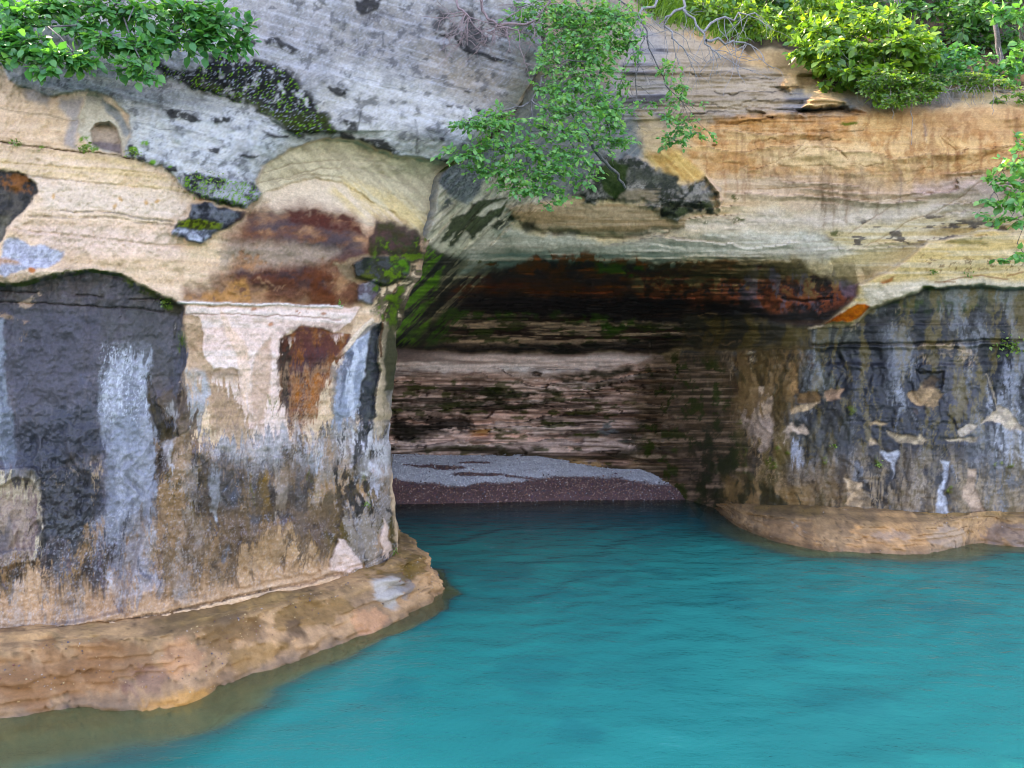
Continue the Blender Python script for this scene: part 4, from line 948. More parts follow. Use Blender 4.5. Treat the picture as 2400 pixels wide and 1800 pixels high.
# left inner wall of the vault: raking moss
B.paint(R((280, 1270), (320, 1050), (430, 780), (480, 680), (570, 740), (700, 760), (620, 900), (560, 1050), (600, 1180), (420, 1250)), (44, 44, 28), a=0.95, soft=12, warp=10, col2=(66, 60, 42), mixtex='D', wet=0.2)
B.paint(R((290, 1260), (320, 1050), (430, 780), (480, 690), (570, 760), (545, 900), (510, 1000), (490, 1130), (420, 1240)), (112, 150, 34), a=0.9, soft=10, tex='D', thr=0.52, tw=0.05, col2=(74, 100, 26), mixtex='M')
B.paint(R((290, 1260), (430, 780), (560, 740), (510, 1000), (420, 1240)), (26, 30, 14), a=0.9, soft=8, tex='D', thr=0.40, tw=-0.05)
B.paint(R((470, 1100), (600, 780), (720, 760), (900, 830), (760, 900), (600, 1080)), (172, 156, 130), a=0.8, soft=12, tex='D', thr=0.62, tw=0.05)
B.paint(R((450, 1260), (560, 1080), (700, 1060), (640, 1160), (620, 1230)), (70, 104, 24), a=0.85, soft=8, tex='D', thr=0.50, tw=0.05)
B.paint(R((380, 700), (480, 660), (470, 760), (400, 900), (330, 1060), (260, 1130)), (92, 96, 46), a=0.7, soft=8, tex='D', thr=0.42)
# rust speckle where the pale vault meets the dark roof
B.paint(R((760, 780), (1000, 770), (1120, 730), (1300, 740), (1700, 780), (2200, 790), (2200, 860), (1500, 850), (1000, 840)), (150, 84, 40), a=0.9, soft=8, warp=14, tex='M', thr=0.50, tw=0.06)
B.paint(R((1700, 780), (2211, 790), (2600, 800), (2600, 900), (1800, 880)), (86, 72, 46), a=0.8, soft=10, warp=14, tex='M', thr=0.48, tw=0.06)
B.paint(R((1380, 800), (1500, 790), (1700, 830), (1680, 860), (1400, 850)), (84, 116, 28), a=0.9, soft=6, warp=14, tex='M', thr=0.42, tw=0.06)
B.paint(R((1430, 1110), (1620, 1110), (1640, 1150), (1450, 1170)), (64, 96, 24), a=0.9, soft=6, warp=12, tex='M', thr=0.42, tw=0.06)
B.paint(R((560, 1060), (900, 1070), (1500, 1080), (1500, 1105), (900, 1100), (600, 1110)), (66, 96, 26), a=0.85, soft=6, warp=12, tex='M', thr=0.45, tw=0.06)
rm = (sstep(600, 650, B.V) * (1 - sstep(1090, 1120, B.V)) * sstep(0, 1, (1660 - B.U) / 140) * (1 - 0.75 * sstep(824, 830, B.V) * (1 - sstep(860, 880, B.V))))[..., None]
B.C[...] = B.C * (1 - rm + rm * (0.66 + 0.7 * B.N['J'][..., None]))
rm2 = (sstep(590, 640, B.V) * (1 - sstep(730, 760, B.V)) * sstep(0, 1, (2020 - B.U) / 100))[..., None]
B.C[...] = B.C * (1 - rm2 + rm2 * (0.55 + 0.9 * B.N['M'][..., None]))
# -- right side shelf of cream stone
lens = Q(6, (1145, 190), (1330, 100), (1480, 0), (1600, -90), (2000, -160), (2950, -100), (2950, 230), (1900, 202), (1700, 210), (1600, 200), (1460, 250), (1340, 300), (1200, 350), (1100, 430), (930, 432), (980, 380), (1130, 260))
B.paint(lens, (226, 196, 150), soft=3, warp=5, col2=(232, 208, 174), mixtex='K', dh=0.28, ds=5)
B.paint(Q(6, (1170, 200), (1500, 150), (1700, 150), (2950, 160), (2950, 225), (1700, 208), (1460, 250), (1200, 340)), (230, 214, 194), a=0.85, soft=10)
B.paint(Q(6, (930, 425), (1000, 370), (1130, 308), (1205, 335), (1190, 372), (1100, 412)), (170, 92, 50), soft=3, col2=(190, 112, 60), mixtex='M')
B.paint(Q(6, (1280, 165), (1370, 120), (1360, 150), (1300, 172)), (170, 104, 70), a=0.85, soft=3)
B.paint(Q(6, (1500, 0), (2212, 20), (2212, 110), (1600, 100)), (122, 92, 66), a=0.7, soft=10, tex='S', thr=0.66, tw=0.05)
for l in ([(1700, 165), (1900, 130), (2100, 150)], [(2100, 130), (2212, 100)], [(1640, 160), (1760, 175)]):
    B.line(Q(6, *l), (150, 106, 76), 2, 0.7)
# -- slate wall below the shelf
slate = Q(6, (815, 470), (930, 440), (1100, 435), (1200, 360), (1340, 305), (1460, 255), (1600, 205), (1900, 205), (2950, 235), (2950, 1700), (200, 1700), (0, 1500), (-200, 1300), (-100, 1000), (0, 620), (850, 600), (840, 520))
B.paint(slate, (46, 48, 55), soft=3, warp=5, col2=(74, 69, 62), mixtex='W', wet=0.6)
B.paint(Q(6, (1200, 365), (1460, 258), (1600, 208), (1900, 207), (2950, 240), (2950, 300), (1300, 300), (1250, 400)), (118, 116, 100), a=0.85, soft=10, tex='W', thr=0.3, tw=0.2)
B.paint(Q(6, (820, 475), (930, 445), (1150, 440), (1130, 560), (860, 590)), (108, 106, 92), a=0.8, soft=8, col2=(132, 130, 118), mixtex='V')
B.line(Q(6, (815, 470), (880, 452), (1100, 440), (1200, 362)), (206, 184, 156), 3, 0.9, dh=0.04)
B.paint(Q(6, (1240, 330), (1400, 285), (1600, 290), (1950, 300), (1900, 330), (1500, 330), (1260, 350)), (66, 84, 22), a=0.8, soft=6, tex='M', thr=0.42)
B.spot(1600 + 1600 / 2.765, 600 + 200 / 2.765, 15, 8, (78, 100, 26), a=0.9, tex='M', thr=0.36)
B.line(Q(6, (840, 575), (1300, 570), (1700, 560), (2000, 552), (2950, 545)), (34, 38, 26), 3, 0.9, dh=-0.08, tex='K', thr=0.2)
B.paint(Q(6, (0, 605), (2950, 575), (2950, 700), (0, 700)), None, dh=-0.06, soft=4, ds=5)
B.paint(Q(6, (1400, 575), (1600, 565), (1800, 562), (1860, 610), (1930, 668), (1800, 610), (1500, 592)), (196, 170, 144), a=0.8, soft=3, warp=9, tex='M', thr=0.34)
navy = Q(6, (1000, 620), (1400, 600), (1700, 620), (1930, 680), (1990, 960), (1950, 1040), (1800, 1200), (1150, 1230), (1080, 1000), (1050, 860), (900, 760))
B.paint(navy, (48, 51, 63), a=0.95, soft=16, warp=10, col2=(64, 66, 76), mixtex='W', wet=0.75)
B.paint(Q(6, (760, 610), (1050, 600), (1000, 850), (760, 860)), (92, 90, 72), a=0.8, soft=14, tex='W', thr=0.35, tw=0.2)
B.paint(Q(6, (1660, 650), (1900, 700), (1880, 1000), (1700, 1020)), (92, 88, 90), a=0.75, soft=14, tex='V', thr=0.3)
B.paint(slate, (118, 106, 78), a=0.5, tex='V', thr=0.62, tw=0.06)
B.paint(slate, (170, 172, 178), a=0.4, tex='W', thr=0.68, tw=0.06)
# olive-brown corner with cream scars
olive = Q(6, (140, 620), (750, 600), (765, 860), (690, 1040), (600, 1040), (320, 1060), (250, 1010), (140, 830))
B.paint(olive, (126, 102, 70), soft=22, warp=16, col2=(92, 76, 54), mixtex='V')
B.paint(Q(6, (260, 620), (330, 610), (340, 700), (290, 690)), (206, 178, 150), a=0.85, soft=4)
B.paint(Q(6, (270, 720), (380, 700), (370, 800), (290, 810)), (110, 70, 54), a=0.7, soft=8, tex='M', thr=0.35)
B.paint(Q(6, (380, 640), (400, 620), (475, 628), (420, 655)), (196, 176, 150), soft=2.5, dh=0.08)
B.paint(Q(6, (300, 880), (430, 860), (400, 940), (360, 1000), (310, 1010)), (188, 156, 126), a=0.9, soft=4)
SC = [((425, 850), (592, 843), (582, 1022), (470, 1030), (355, 1005), (400, 930), (520, 910), (450, 880)), ((700, 690), (735, 700), (748, 800), (745, 890), (690, 925), (690, 860), (700, 780)), ((702, 985), (800, 950), (910, 928), (840, 990), (760, 1020), (700, 1032)), ((742, 892), (830, 868), (920, 908), (890, 940), (750, 952)), ((935, 880), (1052, 848), (1046, 908), (940, 936)), ((1445, 895), (1540, 850), (1590, 780), (1640, 800), (1625, 845), (1682, 900), (1640, 987), (1520, 962)), ((320, 1012), (470, 1030), (606, 1022), (606, 1085), (560, 1180), (540, 1275), (500, 1270), (520, 1180), (470, 1150), (400, 1100)), ((640, 1160), (690, 1112), (740, 1125), (770, 1108), (812, 1172), (700, 1165)), ((1068, 1450), (1150, 1470), (1150, 1632), (1060, 1600), (1085, 1530)), ((682, 1540), (742, 1550), (732, 1612), (690, 1612)), ((1280, 1268), (1412, 1258), (1380, 1340), (1352, 1440), (1345, 1330), (1290, 1290)), ((1658, 1318), (1722, 1332), (1700, 1450), (1742, 1680), (1660, 1680), (1682, 1450)), ((1318, 1148), (1420, 1175), (1540, 1165), (1582, 1200), (1540, 1226), (1420, 1222), (1330, 1180)), ((1200, 1195), (1272, 1232), (1205, 1242)), ((1700, 1180), (1780, 1195), (1905, 1185), (1905, 1230), (1850, 1216), (1750, 1212)), ((1850, 1385), (1895, 1400), (1905, 1520), (2000, 1680), (1890, 1680), (1835, 1560)), ((1920, 1075), (2040, 950), (2130, 1060), (2200, 1130), (2100, 1140), (2000, 1060)), ((1200, 1095), (1330, 1080), (1300, 1110), (1210, 1110)), ((1800, 1110), (1860, 1070), (1900, 1090), (1880, 1160), (1820, 1180)), ((1150, 1500), (1245, 1530), (1160, 1500)), ((330, 910), (470, 880), (520, 900), (400, 930)), ((180, 690), (200, 720), (205, 760), (185, 740))]
SCC = [(228, 198, 172), (190, 152, 116), (220, 192, 162), (150, 120, 92), (206, 170, 144), (196, 166, 136), (214, 188, 170), (226, 202, 182), (224, 198, 170), (216, 186, 158), (206, 204, 210), (204, 206, 216), (212, 192, 166), (218, 194, 168), (210, 192, 170), (206, 182, 162), (228, 208, 186), (206, 180, 150), (206, 190, 172), (196, 170, 140), (206, 176, 150), (200, 170, 138)]
for pts, c in zip(SC, SCC):
    B.paint(Q(6, *pts), None, soft=2.4, warp=11, dh=-0.022, ds=4)
B.paint(Q(6, (1500, 860), (1590, 850), (1600, 900), (1510, 910)), (96, 66, 54), a=0.8, soft=8)
# lower right drips
low = Q(6, (100, 1250), (700, 1290), (1150, 1240), (1990, 1200), (2950, 1250), (2950, 1750), (250, 1700))
B.paint(low, (132, 120, 108), a=0.7, soft=22, col2=(104, 98, 98), mixtex='W', tex='B', thr=0.3, tw=0.2)
B.paint(low, (190, 190, 194), a=0.75, tex='W', thr=0.58, tw=0.08)
B.paint(low, (190, 192, 202), a=0.4, tex='V', thr=0.66, tw=0.08)
B.paint(low, (74, 72, 82), a=0.7, tex='W', thr=0.60, tw=0.05)
B.paint(Q(6, (1970, 790), (2040, 850), (2212, 880), (2950, 900), (2950, 1340), (2100, 1300), (2010, 1120), (1990, 960)), (172, 172, 182), a=0.7, soft=8, col2=(196, 196, 206), mixtex='V', tex='V', thr=0.3, tw=0.15)
B.paint(Q(6, (2080, 620), (2180, 640), (2160, 860), (2060, 840)), (160, 162, 178), a=0.75, soft=10, tex='M', thr=0.35)
B.paint(Q(6, (1490, 1430), (1570, 1450), (1582, 1680), (1500, 1680)), (146, 152, 168), a=0.85, soft=6)
B.paint(Q(6, (1330, 1520), (1390, 1540), (1380, 1640), (1340, 1640)), (150, 152, 164), a=0.8, soft=6)
B.paint(Q(6, (705, 1170), (790, 1182), (765, 1300), (700, 1310)), (186, 188, 204), a=0.9, soft=4)
B.paint(Q(6, (1390, 850), (1420, 830), (1425, 980), (1395, 1060)), (164, 168, 180), a=0.8, soft=5, tex='S', thr=0.3)
B.paint(Q(6, (450, 1230), (510, 1215), (520, 1270), (470, 1275)), (200, 200, 206), soft=3, dh=0.05)
B.paint(Q(6, (640, 1060), (760, 1030), (1080, 1000), (1100, 1200), (900, 1290), (820, 1180), (650, 1150)), (84, 80, 72), a=0.75, soft=10, col2=(60, 62, 52), mixtex='M')
corner = Q(6, (300, 1020), (620, 1020), (690, 1180), (650, 1300), (730, 1560), (560, 1640), (300, 1560), (200, 1400), (330, 1250))
B.paint(corner, (200, 170, 138), a=0.92, soft=14, warp=12, col2=(170, 142, 112), mixtex='M')
B.paint(corner, (104, 90, 52), a=0.8, soft=14, tex='V', thr=0.54, tw=0.08)
B.paint(corner, (58, 54, 44), a=0.8, soft=14, tex='V', thr=0.34, tw=-0.06)
B.paint(Q(6, (700, 1330), (1150, 1280), (2950, 1330), (2950, 1750), (700, 1700)), (168, 148, 124), a=0.75, soft=30, warp=12, tex='B', thr=0.38, tw=0.12)
B.paint(Q(6, (700, 1330), (1100, 1330), (1060, 1620), (760, 1600), (680, 1480)), (134, 108, 80), a=0.7, soft=20, col2=(156, 132, 104), mixtex='M')
B.paint(low, (52, 50, 52), a=0.6, tex='V', thr=0.64, tw=0.06)
B.paint(slate, (34, 34, 40), a=0.6, tex='V', thr=0.36, tw=-0.08)
B.paint(slate, (128, 110, 74), a=0.45, tex='V', thr=0.66, tw=0.06)
B.drip(Q(6, (760, 640), (2950, 620), (2950, 1700), (200, 1700), (-100, 1300), (0, 640)), 80, 0.85, 10, 5.0, 9)
B.drip(Q(6, (1240, 400), (1500, 330), (2950, 300), (2950, 540), (900, 560)), 40, 0.8, 12, 5.0, 11)
for pts, c in zip(SC, SCC):
    B.paint(Q(6, *pts), c, a=0.95, soft=3.0, warp=11, col2=tuple(int(v * 0.78) for v in c), mixtex='M', wet=0.0)
B.drip(corner, 40, 0.6, 16, 4.0, 13)
B.paint(olive, (60, 48, 34), a=0.7, tex='V', thr=0.58, tw=0.06)
B.paint(olive, (176, 142, 106), a=0.55, soft=18, tex='V', thr=0.60, tw=0.08)
B.line(Q(6, (1970, 790), (2020, 860), (2030, 950), (1990, 1040), (1920, 1080)), (196, 176, 152), 2, 0.6, warp=9)
B.paint(Q(6, (1520, 740), (1690, 760), (1670, 850), (1560, 850)), (40, 42, 52), a=0.8, soft=6, dh=-0.06)
for x, y, rx, ry in ((390, 1260, 6, 14), (400, 1365, 8, 16), (360, 1070, 8, 8), (680, 1290, 9, 7), (930, 1330, 9, 9), (1258, 1345, 6, 13), (240, 1530, 18, 16), (1085, 985, 10, 12), (2040, 1350, 12, 5), (2130, 1370, 9, 5), (1750, 1520, 5, 9), (330, 1400, 18, 30), (560, 1330, 10, 12), (190, 1380, 14, 18), (610, 1250, 7, 8)):
    B.spot(1600 + x / 2.765, 600 + y / 2.765, rx, ry, (104, 112, 28), a=0.88, tex='S', thr=0.38, warp=12, dh=0.03)
B.paint(Q(6, (-50, 1050), (100, 1100), (330, 1070), (340, 1300), (250, 1500), (100, 1480), (-100, 1300)), (58, 56, 44), a=0.85, soft=12, tex='M', thr=0.3, tw=0.2)
B.paint(Q(6, (40, 1120), (200, 1110), (215, 1300), (150, 1310), (70, 1200)), (150, 142, 150), a=0.8, soft=6, tex='M', thr=0.42)
B.paint(Q(6, (0, 830), (130, 830), (220, 920), (250, 1040), (60, 1090), (-80, 1050)), (50, 52, 46), a=0.85, soft=12, warp=14, col2=(74, 70, 52), mixtex='M', dh=0.10, ds=14)
B.paint(Q(6, (0, 400), (480, 400), (850, 470), (840, 590), (0, 600)), (72, 66, 50), a=0.85, soft=10, col2=(110, 94, 62), mixtex='V', wet=0.5)
for l in ([(100, 395), (160, 370), (210, 385)], [(290, 555), (360, 540)], [(10, 510), (120, 540), (300, 560)], [(800, 420), (860, 430), (840, 450)], [(720, 590), (760, 610)]):
    B.line(Q(6, *l), (150, 124, 98), 2.0, 0.6, warp=12, tex='M', thr=0.4)
B.line(Q(6, (640, 270), (780, 290), (960, 268)), (40, 32, 30), 3, 0.8, dh=-0.06)
# -- cave back wall
back = Q(5, (100, 596), (420, 600), (700, 628), (1200, 638), (2000, 632), (2080, 640), (2212, 830), (2230, 1200), (2950, 1700), (-100, 1700), (-100, 596))
B.paint(back, (226, 200, 188), soft=3, warp=3, col2=(206, 178, 164), mixtex='K')
B.paint(Q(5, (100, 600), (700, 632), (1200, 642), (2000, 636), (1950, 690), (1700, 720), (1300, 740), (800, 760), (500, 740), (380, 780), (100, 780)), (252, 236, 230), a=0.95, soft=6, col2=(244, 222, 214), mixtex='K')
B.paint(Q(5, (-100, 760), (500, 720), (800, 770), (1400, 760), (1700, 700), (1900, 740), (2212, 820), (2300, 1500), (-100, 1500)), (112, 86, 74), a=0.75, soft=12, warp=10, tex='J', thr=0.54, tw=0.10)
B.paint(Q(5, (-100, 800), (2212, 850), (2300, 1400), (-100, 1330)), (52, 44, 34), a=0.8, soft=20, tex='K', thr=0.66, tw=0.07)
B.paint(Q(5, (-100, 760), (800, 790), (2212, 850), (2300, 1400), (-100, 1330)), (72, 80, 34), a=0.8, soft=12, warp=10, tex='T', thr=0.66, tw=0.06)
B.paint(Q(5, (700, 900), (1000, 870), (1400, 880), (1450, 920), (1000, 960), (700, 940)), (52, 58, 24), a=0.9, soft=8, warp=14, tex='T', thr=0.3, dh=-0.1)
B.paint(Q(5, (330, 980), (700, 950), (1100, 940), (1400, 960), (1300, 990), (700, 990), (330, 1010)), (50, 54, 24), a=0.9, soft=8, warp=14, tex='T', thr=0.3, dh=-0.1)
B.paint(Q(5, (1350, 760), (1600, 730), (1850, 720), (1900, 760), (1600, 790), (1400, 800)), (46, 50, 22), a=0.9, soft=8, warp=14, tex='T', thr=0.3)
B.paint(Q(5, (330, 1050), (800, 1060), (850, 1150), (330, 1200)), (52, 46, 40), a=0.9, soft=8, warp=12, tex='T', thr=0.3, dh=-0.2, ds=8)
B.paint(Q(5, (820, 1140), (950, 1120), (940, 1170), (850, 1180)), (196, 150, 112), a=0.85, soft=5)
B.paint(Q(5, (330, 1180), (1000, 1170), (1500, 1180), (1900, 1230), (1400, 1240), (330, 1240)), (220, 194, 184), a=0.75, soft=8, tex='K', thr=0.42)
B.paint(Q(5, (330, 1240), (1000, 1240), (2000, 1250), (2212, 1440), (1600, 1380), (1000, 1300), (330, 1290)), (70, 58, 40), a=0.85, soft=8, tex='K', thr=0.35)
B.paint(Q(5, (700, 1300), (1400, 1300), (1700, 1340), (1700, 1420), (700, 1420)), (184, 150, 116), a=0.85, soft=8, tex='V', thr=0.32)
B.paint(Q(5, (1600, 1080), (2212, 1050), (2300, 1200), (1900, 1220), (1700, 1180)), (134, 134, 140), a=0.7, soft=10, tex='T', thr=0.58, tw=0.06)
B.paint(Q(5, (1750, 1150), (2212, 1080), (2400, 1300), (2400, 1600), (2100, 1450)), (44, 46, 30), a=0.8, soft=16, tex='M', thr=0.36)
rin = [(1530, 832), (1650, 836), (1700, 850), (1712, 940), (1740, 1040), (1770, 1140), (1790, 1200), (1640, 1260), (1500, 1150), (1480, 950)]
B.paint(rin, (140, 116, 94), a=0.85, soft=34, warp=18, col2=(96, 80, 62), mixtex='K')
B.paint(rin, (196, 168, 146), a=0.75, soft=30, warp=14, tex='J', thr=0.62, tw=0.08)
B.paint(rin, (44, 38, 30), a=0.7, soft=30, warp=16, tex='K', thr=0.36, tw=-0.08)
B.paint(rin, (62, 78, 26), a=0.85, soft=26, warp=16, tex='M', thr=0.60, tw=0.07)
B.paint([(1640, 1000), (1700, 1000), (1760, 1150), (1780, 1210), (1660, 1230), (1620, 1130)], (54, 56, 32), a=0.8, soft=20, warp=16, tex='M', thr=0.40, tw=0.10)
foot = [(1690, 1110), (1780, 1125), (1900, 1150), (1900, 1250), (1690, 1260)]
B.paint(foot, (156, 128, 96), a=0.92, soft=16, warp=14, col2=(108, 90, 62), mixtex='V')
B.paint(foot, (62, 60, 36), a=0.75, soft=16, warp=14, tex='V', thr=0.56, tw=0.08)
tt_ = B.V / 18.0 + 3.2 * (fbm(B.U / 260, B.V / 60, 21, 3) - 0.5) + 0.8 * (fbm(B.U / 45, B.V / 12, 23, 3) - 0.5)
lay = np.floor(tt_)
fr_ = tt_ - lay
lamp = vn(lay * 7.13 + 0.5, B.U / 130, 30)
step_ = (sstep(0.0, 0.16, fr_) * (1 - fr_ * 0.85)) * (0.25 + lamp)
cavem = sstep(850, 872, B.V) * sstep(0, 1, (1625 - B.U) / 90) * (1 - sstep(1080, 1130, B.V))
seam = cavem * (1 - sstep(0.0, 0.30, fr_)) * sstep(0.25, 0.6, lamp)
B.C[...] = B.C * (1 - 0.8 * seam[..., None]) + alb(40, 32, 24) * 0.8 * seam[..., None]
tone = vn(lay * 3.77 + 0.5, B.U / 400, 35)
hue = vn(lay * 9.31 + 0.5, B.U / 300, 36)
layc = (0.62 + 0.85 * tone)[..., None] * (1 + (hue - 0.5)[..., None] * np.array([0.22, 0.0, -0.12]))
B.C[...] = B.C * (1 - cavem[..., None]) + B.C * layc * cavem[..., None]
B.H += cavem * step_ * 0.38
tc_ = B.V / 9.0 + 3.0 * (fbm(B.U / 200, B.V / 40, 25, 3) - 0.5)
B.H += sstep(640, 690, B.V) * (1 - sstep(815, 826, B.V)) * sstep(0, 1, (1700 - B.U) / 120) * sstep(0, 1, (B.U - 960) / 60) * (1 - (tc_ - np.floor(tc_))) * 0.10
cave = sstep(826, 850, B.V) * sstep(0, 1, (1640 - B.U) / 80) 
B.H += cave * ((B.N['K'] - 0.5) * 0.3 + (B.N['T'] - 0.5) * 0.10)
ceil_m = sstep(560, 640, B.V) * (1 - sstep(800, 826, B.V)) * sstep(0, 1, (1900 - B.U) / 200)
B.H += ceil_m * ((B.N['K'] - 0.5) * 0.22 + (B.N['T'] - 0.5) * 0.10)
B.paint(Q(5, (100, 500), (420, 560), (700, 560), (2000, 560), (2000, 634), (1200, 638), (700, 628), (420, 600), (100, 596)), None, dh=0.12, soft=2, warp=2, ds=2)
# right face relief
rf = sstep(1620, 1760, B.U)
B.H += rf * sstep(800, 850, B.V) * (B.N['W'] - 0.5) * 0.12

# grain and weathering over everything
for P_ in (A, B):
    P_.C *= (0.90 + 0.20 * P_.N['F'])[..., None] * (0.93 + 0.14 * P_.N['S'])[..., None]
    P_.H += (P_.N['F'] - 0.5) * 0.004 + (P_.N['S'] - 0.5) * 0.007
# ---------------------------------------------------------------- build the cliff meshes
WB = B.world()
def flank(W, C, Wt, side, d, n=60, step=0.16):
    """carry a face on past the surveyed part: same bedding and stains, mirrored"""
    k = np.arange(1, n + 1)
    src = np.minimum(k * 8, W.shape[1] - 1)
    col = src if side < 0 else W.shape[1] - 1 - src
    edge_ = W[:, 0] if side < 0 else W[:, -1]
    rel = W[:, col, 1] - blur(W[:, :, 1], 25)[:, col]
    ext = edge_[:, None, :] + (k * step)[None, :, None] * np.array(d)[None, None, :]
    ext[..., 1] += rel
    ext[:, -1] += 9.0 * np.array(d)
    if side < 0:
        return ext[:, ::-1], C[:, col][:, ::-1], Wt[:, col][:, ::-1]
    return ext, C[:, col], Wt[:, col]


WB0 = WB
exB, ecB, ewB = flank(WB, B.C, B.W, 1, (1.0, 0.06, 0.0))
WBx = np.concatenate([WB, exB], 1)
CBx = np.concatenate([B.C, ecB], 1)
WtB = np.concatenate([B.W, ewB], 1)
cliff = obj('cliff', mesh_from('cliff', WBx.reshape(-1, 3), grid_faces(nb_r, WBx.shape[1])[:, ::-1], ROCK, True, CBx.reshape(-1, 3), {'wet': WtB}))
tag(cliff, 'banded cream, ochre and black stained sandstone cliff with the vaulted cave', None, None, 'structure')
WA = A.world()
# the buttress turns the corner and runs back as the cave's west wall
ncurl = 46
tt = np.linspace(0, 1, ncurl + 1)[1:]
low_k = sstep(720, 830, va)
L = 0.9 + low_k * 8.6
edge = WA[:, -1, :]
cur = np.zeros((na_r, ncurl, 3))
cc = np.zeros((na_r, ncurl, 3), np.float32)
slope = edge[:, 0] / edge[:, 1]
for j, t in enumerate(tt):
    s = (t ** 1.6) * L
    dirx = slope * 1.0 - 0.06 - 0.22 * low_k * min(1, t * 2)
    wob = (vn(va / 40, np.full(na_r, t * 9.0), 12) - 0.5) * 0.25 * min(1, t * 6)
    cur[:, j, 0] = edge[:, 0] + dirx * s + wob - 0.02 * t
    cur[:, j, 1] = edge[:, 1] + s
    cur[:, j, 2] = edge[:, 2]
    base = A.C[:, -1, :] * (1 - min(1, t * 5)) + (alb(92, 80, 64) * (0.6 + 0.8 * vn(va / 14, np.full(na_r, t * 30.0), 20))[:, None]) * min(1, t * 5)
    cc[:, j, :] = base
exA, ecA, ewA = flank(WA, A.C, A.W, -1, (-0.97, -0.20, 0.0), 60, 0.07)
WAall = np.concatenate([exA, WA, cur], 1)
CAall = np.concatenate([ecA, A.C, cc], 1)
WetA = np.concatenate([ewA, A.W, np.repeat(A.W[:, -1:], ncurl, 1)], 1)
buttress = obj('rock_buttress', mesh_from('rock_buttress', WAall.reshape(-1, 3), grid_faces(na_r, WAall.shape[1])[:, ::-1], ROCK, True, CAall.reshape(-1, 3), {'wet': WetA}), cliff)
tag(buttress, 'grey topped buttress with slate black, cream and rust stains left of the cave')
# ---------------------------------------------------------------- wave-cut ledges
def resample(pts, step):
    pts = np.asarray(pts, float)
    # Catmull-Rom through the surveyed pairs
    out = []
    n = len(pts)
    for i in range(n - 1):
        p0, p1, p2, p3 = pts[max(i - 1, 0)], pts[i], pts[i + 1], pts[min(i + 2, n - 1)]
        m = max(2, int(np.linalg.norm((p2 - p1)[:2]) / step))
        for k in range(m):
            t = k / m
            out.append(0.5 * ((2 * p1) + (-p0 + p2) * t + (2 * p0 - 5 * p1 + 4 * p2 - p3) * t * t + (-p0 + 3 * p1 - 3 * p2 + p3) * t ** 3))
    out.append(pts[-1])
    return np.array(out)


LEDGE_W = [(-16.0, 4.6, -15.5, 3.7), (-10.0, 6.0, -9.4, 5.1), (-6.9, 6.75, -6.3, 6.0), (-5.7, 7.2, -5.3, 6.45), (-4.84, 7.46, -4.38, 6.75), (-4.3, 7.62, -3.88, 6.96), (-3.8, 7.81, -3.38, 6.98), (-3.35, 8.12, -2.9, 7.1), (-2.98, 8.41, -2.62, 7.8), (-2.5, 9.05, -2.03, 8.41), (-2.08, 9.64, -1.62, 9.01), (-1.72, 9.95, -1.25, 9.7), (-1.62, 10.4, -1.0, 10.4), (-1.68, 11.4, -1.12, 11.4), (-1.78, 12.2, -1.6, 12.3), (-2.3, 13.6, -2.2, 13.7), (-3.6, 16.8, -3.5, 16.9), (-4.6, 19.0, -4.5, 19.0)]
LEDGE_E = [(4.85, 19.4, 4.4, 19.0), (4.75, 18.0, 4.42, 17.9), (4.65, 16.95, 4.42, 16.7), (4.75, 16.3, 4.37, 15.2), (5.2, 15.55, 4.6, 14.15), (5.6, 15.2, 5.1, 13.35), (6.02, 14.8, 5.56, 13.1), (6.66, 14.3, 6.43, 13.0), (7.59, 14.0, 7.36, 13.3), (8.6, 14.15, 8.2, 13.85), (9.28, 14.3, 8.9, 13.5), (11.5, 14.9, 11.1, 14.1), (20.0, 15.4, 19.6, 14.6)]
PROF = [(-0.9, 0.56), (-0.35, 0.53), (-0.06, 0.515), (0.02, 0.505), (0.10, 0.50), (0.20, 0.485), (0.32, 0.47), (0.46, 0.455), (0.52, 0.43), (0.555, 0.37), (0.68, 0.295), (0.76, 0.235), (0.84, 0.175), (0.91, 0.115), (0.96, 0.06), (1.0, 0.0), (1.04, -0.07), (1.12, -0.18), (1.3, -0.34), (1.6, -0.48), (2.1, -0.7)]
pa = np.array(PROF)


